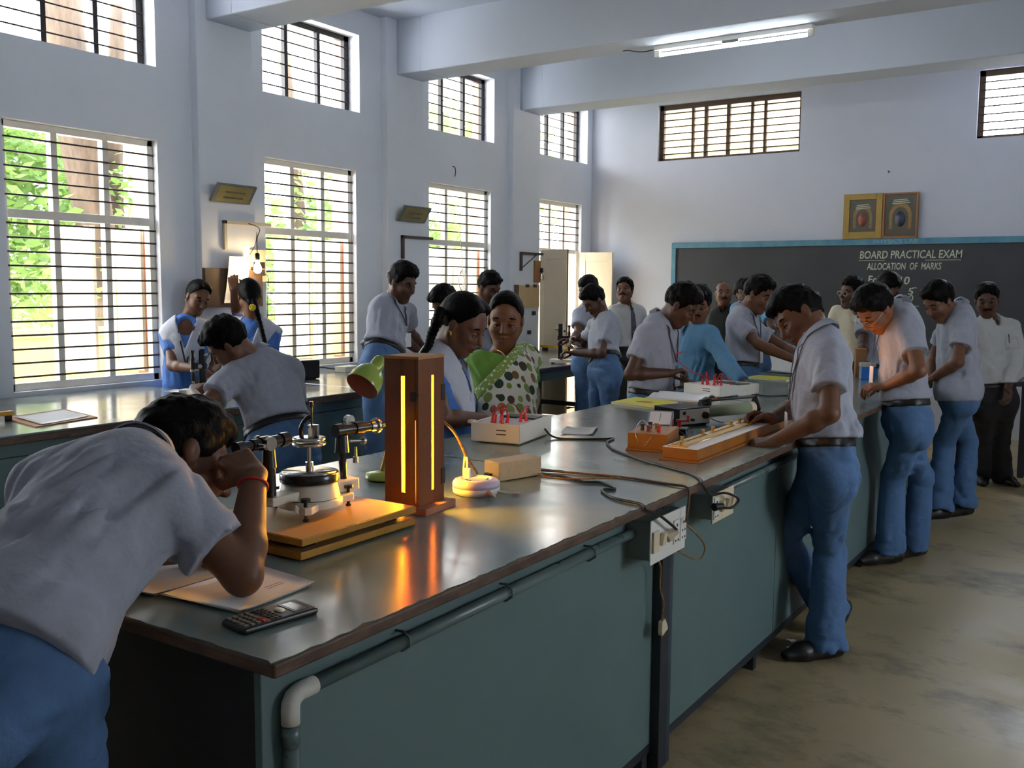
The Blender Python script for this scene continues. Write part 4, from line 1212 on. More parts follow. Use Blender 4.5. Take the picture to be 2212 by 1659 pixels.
def travelling_microscope(label, x, y, z, s=1.0, rz=0):
    t = thing('travelling_microscope', label, 'microscope')
    L = Loc(Matrix.Translation((x, y, z)) @ Matrix.Rotation(math.radians(rz), 4, 'Z') @ Matrix.Scale(s, 4))
    o = MB(); L.box(o, (-.11, -.05, .012), (.11, .05, .035)); o.build('base', M_cast, t, .003)
    for x_ in (-.09, .09):
        for y_ in (-.035, .035): MB().cyl(L.p(x_, y_, 0), L.p(x_, y_, .02), .008, n=10).build('levelling_screw', M_blackmetal, t)
    o = MB(); L.box(o, (.02, -.012, .035), (.05, .012, .30)); o.build('pillar', M_blackmetal, t, .002)
    o = MB(); L.box(o, (.016, -.016, .07), (.018, .014, .29)); o.build('vernier_scale', M_chrome, t)
    o = MB(); L.box(o, (-.02, -.02, .17), (.055, .02, .21)); o.build('carriage', M_blackmetal, t, .003)
    MB().cyl(L.p(.035, -.02, .19), L.p(.035, -.045, .19), .014, n=16).cyl(L.p(.05, 0, .26), L.p(.075, 0, .26), .012, n=16).build('knob', M_chrome, t)
    MB().cyl(L.p(-.03, 0, .09), L.p(-.03, 0, .24), .014, n=18).cyl(L.p(-.03, 0, .24), L.p(-.03, 0, .275), .010, n=16).cyl(L.p(-.03, 0, .275), L.p(-.03, 0, .29), .014, n=16).build('microscope_tube', M_blackmetal, t)
    MB().cyl(L.p(-.03, 0, .075), L.p(-.03, 0, .092), .0105, n=16).cyl(L.p(-.03, 0, .15), L.p(-.03, 0, .165), .017, n=18).build('objective', M_chrome, t)
    return t
travelling_microscope('black and chrome travelling microscope before the girl in the blue kurta', -5.16, 4.09, ZW, 1.0, 30)
sheet_stack('answer_sheets', 'white sheet at the end of the bench beside the travelling microscope', [(-4.98, 4.12), (-5.02, 4.20), (-5.55, 4.20), (-5.50, 4.08)], ZW, 1)
t = thing('black_case', 'black boxy case on the window bench under the second window', 'box')
L = Loc(Matrix.Translation((-5.42, 5.25, ZW)) @ Matrix.Rotation(math.radians(-12), 4, 'Z'))
o = MB(); L.box(o, (-.13, -.12, .005), (.10, .12, .15)); o.build('case', M_blackmetal, t, .012, segs=3)
o = MB(); L.box(o, (-.10, -.10, 0), (.07, .10, .006)); o.build('foot_pad', M_black_plastic, t)
o = MB(); L.box(o, (-.02, -.123, .02), (-.012, .123, .152)); o.build('lid_seam', M_bar, t)
t = thing('socket_strip', 'small white socket box on the window bench with a black cord', 'socket')
MB().bb((-5.62, 5.84, ZW), (-5.50, 6.02, ZW + .05)).build('box', M_white_plastic, t, .004)
MB().tube(spline([(-5.84, 5.78, ZW + .004), (-5.80, 5.86, ZW + .03), (-5.72, 5.9, ZW + .02), (-5.63, 5.92, ZW + .02)], 6), .006, 8).build('cord', M_wire_black, t)
# on the table by the doorway
travelling_microscope('tall grey vernier microscope on the far table before the bent boy', -4.55, 7.80, ZW, 1.25, 200)
t = thing('metre_scale', 'long yellow metre scale lying across the far table on black blocks', 'ruler')
a, b = Vector((-5.80, 9.40, ZW + .03)), Vector((-4.52, 9.00, ZW + .03))
d = (b - a).normalized()
MB().box((a + b) / 2 + Vector((0, 0, .014)), ((b - a).length, .045, .028), Matrix.Rotation(math.atan2(d.y, d.x), 3, 'Z')).build('scale', M_yellowb, t, .002)
for f in (.05, .95):
    MB().box(a.lerp(b, f) + Vector((0, 0, -.015)), (.05, .05, .03)).build('block', M_blackmetal, t)
t = thing('white_block', 'small white tin with rounded top behind the vernier microscope', 'box')
MB().lathe([(0, 0), (.05, 0), (.05, .06), (.045, .075), (0, .075)], Matrix.Translation((-4.82, 8.42, ZW)), 20).build('tin', M_white_plastic, t)

# ------------------------------------------------------------------ things on the walls
t = thing('tube_light', 'lit fluorescent tube light under the ceiling beam', 'lamp')
M_tube = mat('lit_fluorescent_tube', srgb(255, 255, 255), .3, emis=(.86, .95, 1.0, 1), estr=26.0)
tb0, tb1 = Vector((-3.38, 7.24, 3.352)), Vector((-2.20, 7.24, 3.352))
MB().bb((-3.42, 7.205, 3.385), (-2.16, 7.275, 3.42)).build('batten', M_white_plastic, t, .003)
MB().cyl(tb0, tb1, .0135, n=16).build('tube', M_tube, t)
for x in (-3.40, -2.18): MB().bb((x - .022, 7.225, 3.335), (x + .022, 7.255, 3.388)).build('lamp_holder', M_white_plastic, t, .003)
MB().bb((-2.85, 7.21, 3.365), (-2.72, 7.235, 3.39)).build('choke', M_box_grey, t)
MB().tube(spline([(-3.42, 7.24, 3.40), (-3.52, 7.20, 3.385), (-3.64, 7.2, 3.41), (-3.7, 7.22, 3.418)], 6), .004, 6).build('cord', M_wire_black, t)

def wall_frame(label, y0, y1, z0, z1):
    t = thing('picture_frame', label, 'picture frame')
    X = WX + .075
    tilt = .10
    a = [Vector((X + .01, y0, z0)), Vector((X + .01, y1, z0)), Vector((X + tilt, y1, z1)), Vector((X + tilt, y0, z1))]
    nn = (a[1] - a[0]).cross(a[3] - a[0]).normalized()
    def quadslab(s0, d0, d1, m, nm, par):
        c = sum(a, Vector()) / 4
        q = [c + (p - c) * s0 for p in a]
        mb = MB(); mb._add([p + nn * d0 for p in q] + [p + nn * d1 for p in q], [(3, 2, 1, 0), (4, 5, 6, 7), (0, 1, 5, 4), (1, 2, 6, 5), (2, 3, 7, 6), (3, 0, 4, 7)])
        return mb.build(nm, m, par)
    quadslab(1.0, 0, .018, mat('weathered_frame', srgb(104, 110, 112), .5, var=.15), 'frame', t)
    quadslab(.86, .018, .0195, mat('faded_print', srgb(150, 136, 84), .5, col2=srgb(120, 112, 74), vscale=6), 'print', t)
    for k in (-.18, .12):
        c = sum(a, Vector()) / 4 + (a[3] - a[0]) * k + nn * .0205
        MB().box(c, (.003, (y1 - y0) * .5, .018), Matrix.Identity(3)).build('faded_band', mat('faded_text_band', srgb(104, 96, 62), .6, var=.3, vscale=40), t)
    MB().cyl((X - .002, (y0 + y1) / 2, z1 + .01), (X + tilt, (y0 + y1) / 2, z1 - .005), .004, n=6).build('hook', M_bar, t)
wall_frame('framed print leaning out of the wall left of the second tall window', 4.775, 5.145, 2.125, 2.250)
wall_frame('framed print leaning out of the wall left of the third tall window', 6.90, 7.295, 2.108, 2.242)

def bracket(label, y0, y1, z0, z1, m, brace=False):
    t = thing('wall_bracket', label, 'bracket')
    X = WX + .075
    MB().bb((X - .002, y0 - .014, z0), (X + .026, y0 + .014, z1)).build('upright', m, t, .002)
    MB().bb((X - .002, y0 - .014, z1 - .026), (X + .026, y1, z1)).build('arm', m, t, .002)
    if brace: MB().cyl((X + .012, y0, z0 + .02), (X + .012, y1 - .12, z1 - .02), .006, n=8).build('brace', m, t)
bracket('pale angle bracket above the wall bulb', 4.91, 5.36, 1.765, 1.985, M_ivory)
M_rust = mat('dark_rusty_iron', srgb(70, 58, 56), .6, var=.25)
bracket('dark angle bracket left of the third tall window', 6.985, 7.43, 1.755, 1.972, M_rust)
bracket('dark triangular bracket beside the doorway', 9.02, 9.47, 1.68, 1.888, M_rust, True)

t = thing('hanging_bulb', 'lit bulb hanging on its flex above the writing girl', 'lamp')
bx_, by_ = -5.70, 5.10
M_bulb = mat('lit_bulb_glass', srgb(255, 244, 220), .3, emis=(1.0, .72, .36, 1), estr=60.0)
MB().tube(spline([(WX + .09, 5.13, 1.975), (bx_ + .005, by_ + .02, 1.93), (bx_, by_, 1.85), (bx_, by_, 1.735)], 6), .0035, 6).tube(spline([(bx_, by_, 1.90), (bx_ - .01, by_ - .015, 1.80), (-5.8, by_ - .05, 1.66), (-5.835, 5.02, 1.63)], 5), .0025, 6).build('flex', M_wire_brown, t)
MB().lathe([(0, 1.745), (.012, 1.745), (.018, 1.735), (.018, 1.705), (.015, 1.69), (0, 1.69)], Matrix.Translation((bx_, by_, 0)), 16).build('lamp_holder', M_black_plastic, t)
MB().lathe([(0, 1.695), (.014, 1.69), (.016, 1.668), (.024, 1.65), (.030, 1.628), (.029, 1.610), (.018, 1.594), (0, 1.589)], Matrix.Translation((bx_, by_, 0)), 20).build('bulb', M_bulb, t)

t = thing('lamp_and_scale_board', 'dark wooden board clamped to the wall behind the writing paper', 'board')
M_dkwood = mat('dark_brown_board', srgb(92, 68, 50), .6, var=.2, vscale=5, stretch=(1, 1, .3))
MB().bb((WX + .076, 4.70, 1.335), (WX + .11, 4.985, 1.625)).build('board', M_dkwood, t, .003)
MB().bb((WX + .076, 5.13, 1.335), (WX + .10, 5.26, 1.62)).build('side_board', M_dkwood, t, .003)
MB().bb((WX + .076, 4.96, 1.335), (WX + .10, 5.14, 1.42)).build('ledge', M_dkwood, t, .002)
for y, z in ((4.955, 1.62), (5.16, 1.63)): MB().cyl((WX + .10, y, z), (WX + .135, y, z), .014, n=12).build('clamp', M_bar, t)
t = thing('wall_paper_sheet', 'tall white paper on the wall that the girl writes on', 'paper')
P = [[Vector((WX + .118 + .012 * math.sin(v * 3) + .02 * (1 - v) ** 2, 4.905 + (5.105 - 4.905) * u - .045 * v + (.0 if v < .5 else -.06 * u * (v - .5)), 1.715 - .35 * v)) for u in np.linspace(0, 1, 5)] for v in np.linspace(0, 1, 9)]
MB().grid(P, .0015).build('sheet', M_paper, t)
t = thing('switch_panel', 'cream switch panel beside the second tall window', 'switchboard')
X = WX + .075
MB().bb((X - .002, 5.155, 1.525), (X + .02, 5.305, 1.775)).build('plate', M_ivory, t, .002)
MB().bb((X + .02, 5.175, 1.63), (X + .026, 5.285, 1.68)).build('regulator', M_bar, t)
for k in range(2):
    MB().bb((X + .02, 5.175 + .06 * k, 1.575), (X + .026, 5.225 + .06 * k, 1.623)).build('socket', M_rust, t)
MB().tube(spline([(X + .02, 5.29, 1.59), (X + .03, 5.315, 1.56), (X + .01, 5.325, 1.45), (X + .004, 5.32, 1.2)], 6), .003, 6).build('cord', M_wire_brown, t)

t = thing('cable_coil', 'coil of pale cable hanging on the third window bars', 'cable coil')
c = Vector((WX + .01, 7.99, 1.56))
for k in range(4):
    r_ = .055 + .012 * k
    MB().tube([c + Vector((.01 + .008 * k, math.sin(q) * r_ * .75, math.cos(q) * (r_ + .02))) for q in np.linspace(0, 2 * PI, 24)[:-1]], .0035, 6, closed=True).build('loop', M_ivory, t)
MB().tube(spline([c + Vector((.02, 0, .07)), c + Vector((.02, .01, .2)), c + Vector((.0, .015, .36)), c + Vector((-.03, .02, .5))], 5), .0035, 6).build('strand', M_ivory, t)

t = thing('scale_board', 'tan board with dark clips hung beside the doorway', 'board')
MB().bb((X, 8.94, 1.27), (X + .03, 9.38, 1.52)).build('board', mat('tan_board', srgb(206, 176, 130), .6, var=.06), t, .003)
MB().bb((X, 8.90, 1.40), (X + .035, 8.945, 1.525)).build('edge_block', M_dkwood, t)
for y in (9.12, 9.28): MB().bb((X + .028, y - .03, 1.495), (X + .04, y + .03, 1.53)).build('clip', M_rust, t)
t = thing('wall_bulb', 'unlit bulb in a dark holder above the tan board', 'lamp')
MB().lathe([(0, 1.72), (.018, 1.715), (.02, 1.665), (0, 1.66)], Matrix.Translation((X + .07, 9.36, 0)), 14).build('lamp_holder', M_black_plastic, t)
MB().lathe([(0, 1.662), (.014, 1.655), (.03, 1.61), (.026, 1.585), (0, 1.572)], Matrix.Translation((X + .07, 9.36, 0)), 16).build('bulb', M_glass, t)
MB().bb((X - .002, 9.30, 1.55), (X + .02, 9.42, 1.80)).build('back_plate', M_card_brown, t)
for i, (y, z, lab) in enumerate(((9.30, 1.205, 'upper small dark wall plug left of the doorway'), (9.205, .99, 'lower small dark wall plug left of the doorway'))):
    t = thing('wall_plug', lab, 'plug')
    MB().bb((X - .002, y - .028, z - .022), (X + .02, y + .028, z + .022)).build('plate', M_rust, t, .003)
t = thing('wall_hook', 'bent wire hook above the third tall window', 'hook')
MB().tube(spline([(WX - .002, 7.87, 2.70), (WX + .03, 7.87, 2.69), (WX + .035, 7.875, 2.64), (WX + .02, 7.88, 2.60)], 5), .005, 6).build('wire', M_bar, t)

# ------------------------------------------------------------------ chalkboard
t = thing('chalkboard', 'large black chalkboard with exam marks chalked on it, blue frame', 'chalkboard')
M_board = mat('blackboard', srgb(54, 56, 62), .62, col2=srgb(62, 64, 70), vscale=2.2, var=.1)
M_bluefr = mat('blue_frame_paint', srgb(66, 124, 156), .5, col2=srgb(98, 152, 166), vscale=3, stretch=(2, 1, 1))
BX0, BX1, BZ0, BZ1 = -4.80, 1.3, .86, 2.035
MB().bb((BX0, BY - .028, BZ0), (BX1, BY - .002, BZ1)).build('slate', M_board, t)
MB().bb((BX0, BY - .045, BZ1 - .065), (BX1, BY - .004, BZ1)).build('top_frame', M_bluefr, t, .003)
MB().bb((BX0, BY - .045, BZ0), (BX0 + .055, BY - .004, BZ1 - .066)).build('side_frame', M_bluefr, t, .003)
MB().bb((BX1 - .055, BY - .045, BZ0), (BX1, BY - .004, BZ1 - .066)).build('side_frame', M_bluefr, t, .003)
MB().bb((BX0 + .056, BY - .07, BZ0 - .03), (BX1 - .056, BY - .004, BZ0 + .01)).build('chalk_ledge', M_bluefr, t, .003)
M_chalk = mat('chalk', srgb(190, 200, 178), .9, var=.25, vscale=60)
M_chalk2 = mat('faded_white_paint', srgb(150, 186, 196), .9, var=.3, vscale=60)
def chalk(s, x, z, h, w, slant=0.0, m=None, y=BY - .0285, shear=.10, off=.0012):
    M_ = Matrix.Translation((x, y, z)) @ Matrix.Rotation(math.radians(90), 4, 'X') @ Matrix.Rotation(slant, 4, 'Z')
    text_mesh('chalk_text', s, h, M_, m or M_chalk, t, off=off, width=w, shear=shear)['kind'] = 'stuff'
chalk('BOARD PRACTICAL EXAM', -2.118, 1.862, .115, 1.01, .0)
chalk('ALLOCATION  OF  MARKS', -2.172, 1.740, .10, .74, .0)
chalk('For', -2.455, 1.600, .115, .15)
chalk('\u00bb', -2.27, 1.595, .09, .05)
chalk('10', -2.165, 1.590, .115, .10)
chalk('5', -2.09, 1.478, .10, .055)
chalk('10', -2.115, 1.405, .10, .09)
for (x0_, x1_, z_) in ((-2.09, -2.00, 1.325), (-2.075, -2.03, 1.515)):
    MB().bb((x0_, BY - .0292, z_), (x1_, BY - .0278, z_ + .007)).build('chalk_line', M_chalk, t)
for k, (x0_, x1_, z_) in enumerate(((-2.63, -2.36, 1.803), (-1.96, -1.62, 1.803))):
    MB().bb((x0_, BY - .0292, z_), (x1_, BY - .0278, z_ + .005)).build('chalk_line', M_chalk, t)
chalk('PHYSICS LAB', -2.26, 2.002, .06, .44, 0, M_chalk2, BY - .0455, 0.0, -.001)

# two framed devotional prints standing on the board's frame
def devotional(label, x0_, x1_, z0_, z1_, wide, seed):
    t = thing('framed_print', label, 'picture')
    M_f = mat('gilded_frame' if wide else 'orange_wood_frame', srgb(164, 134, 62) if wide else srgb(158, 104, 58), .45, var=.08)
    Y = BY - .05
    tl_ = .02
    fr_ = MB()
    b = .062 if wide else .018
    fr_.bb((x0_, Y, z0_), (x0_ + b, Y + .03, z1_)).bb((x1_ - b, Y, z0_), (x1_, Y + .03, z1_)).bb((x0_ + b, Y, z1_ - b), (x1_ - b, Y + .03, z1_)).bb((x0_ + b, Y, z0_), (x1_ - b, Y + .03, z0_ + b * 1.2))
    fr_.build('frame', M_f, t, .003)
    MB().bb((x0_ + b * .9, Y + .012, z0_ + b), (x1_ - b * .9, Y + .028, z1_ - b * .9)).build('print_ground', mat('dark_print_%d' % seed, srgb(74, 84, 78), .3, col2=srgb(104, 84, 66), vscale=14), t)
    cx, cz = (x0_ + x1_) / 2, (z0_ + z1_) / 2
    w = (x1_ - x0_) / 2 - b
    A = MB()
    pts_ = [(cx + math.cos(q) * w * .72, cz + .0 + math.sin(q) * w * .85) for q in np.linspace(0, PI, 14)] + [(cx - w * .72, cz - w * .9), (cx - w * .5, cz - w * .9)] + [(cx + math.cos(q) * w * .5, cz - .01 + math.sin(q) * w * .62) for q in np.linspace(PI, 0, 14)] + [(cx + w * .5, cz - w * .9), (cx + w * .72, cz - w * .9)]
    A.prism(pts_, -(Y + .012), -(Y + .0105), Matrix(((1, 0, 0, 0), (0, 0, -1, 0), (0, 1, 0, 0), (0, 0, 0, 1))))
    A.build('printed_arch', mat('print_ochre', srgb(140, 112, 66), .35, var=.2, vscale=20), t)
    MB().lathe([(0, 0), (w * .34, 0), (w * .34, .002), (0, .002)], Matrix.Translation((cx, Y + .0115, cz - w * .25)) @ Matrix.Rotation(math.radians(90), 4, 'X') @ Matrix.Diagonal((1, 1.5, 1, 1)), 22).build('printed_centre', mat('print_red_%d' % seed, srgb(134, 70, 50) if wide else srgb(60, 66, 84), .35, var=.25, vscale=22), t)
    for k in range(3):
        MB().box((cx + .004 * (k - 1), Y + .010, z1_ - b - .055 - .018 * k + .0), (w * (.9 + .12 * k), .003, .008), rotm(0, -3, 0)).build('garland_mark', M_chalk, t)
devotional('wide gilt-framed devotional print above the chalkboard, left of the two', -2.805, -2.405, 2.037, 2.512, True, 1)
devotional('thin orange-framed devotional print above the chalkboard, right of the two', -2.398, -2.050, 2.037, 2.508, False, 2)
t = thing('wall_nail', 'lone nail in the back wall above the devotional prints', 'nail')
MB().cyl((-2.365, BY, 2.73), (-2.365, BY - .03, 2.735), .008, n=8).build('shank', M_rust, t)

# ------------------------------------------------------------------ right rear: dark desk with papers
t = thing('dark_desk', 'low dark desk beyond the man at the right edge', 'desk')
MB().bb((-.84, 8.55, .74), (1.2, 9.25, .78)).build('desk_top', M_leg, t, .004)
MB().bb((-.80, 8.58, .02), (1.16, 8.60, .74)).build('front_board', M_panel_dark, t)
for x in (-.80, 1.14): MB().bb((x, 8.60, 0), (x + .04, 9.2, .74)).build('side_board', M_panel_dark, t)
sheet_stack('exam_papers', 'white exam papers on the dark desk at the right edge', [(-.80, 8.60), (-.55, 8.60), (-.55, 8.95), (-.80, 8.95)], .78, 3, lift=.01)
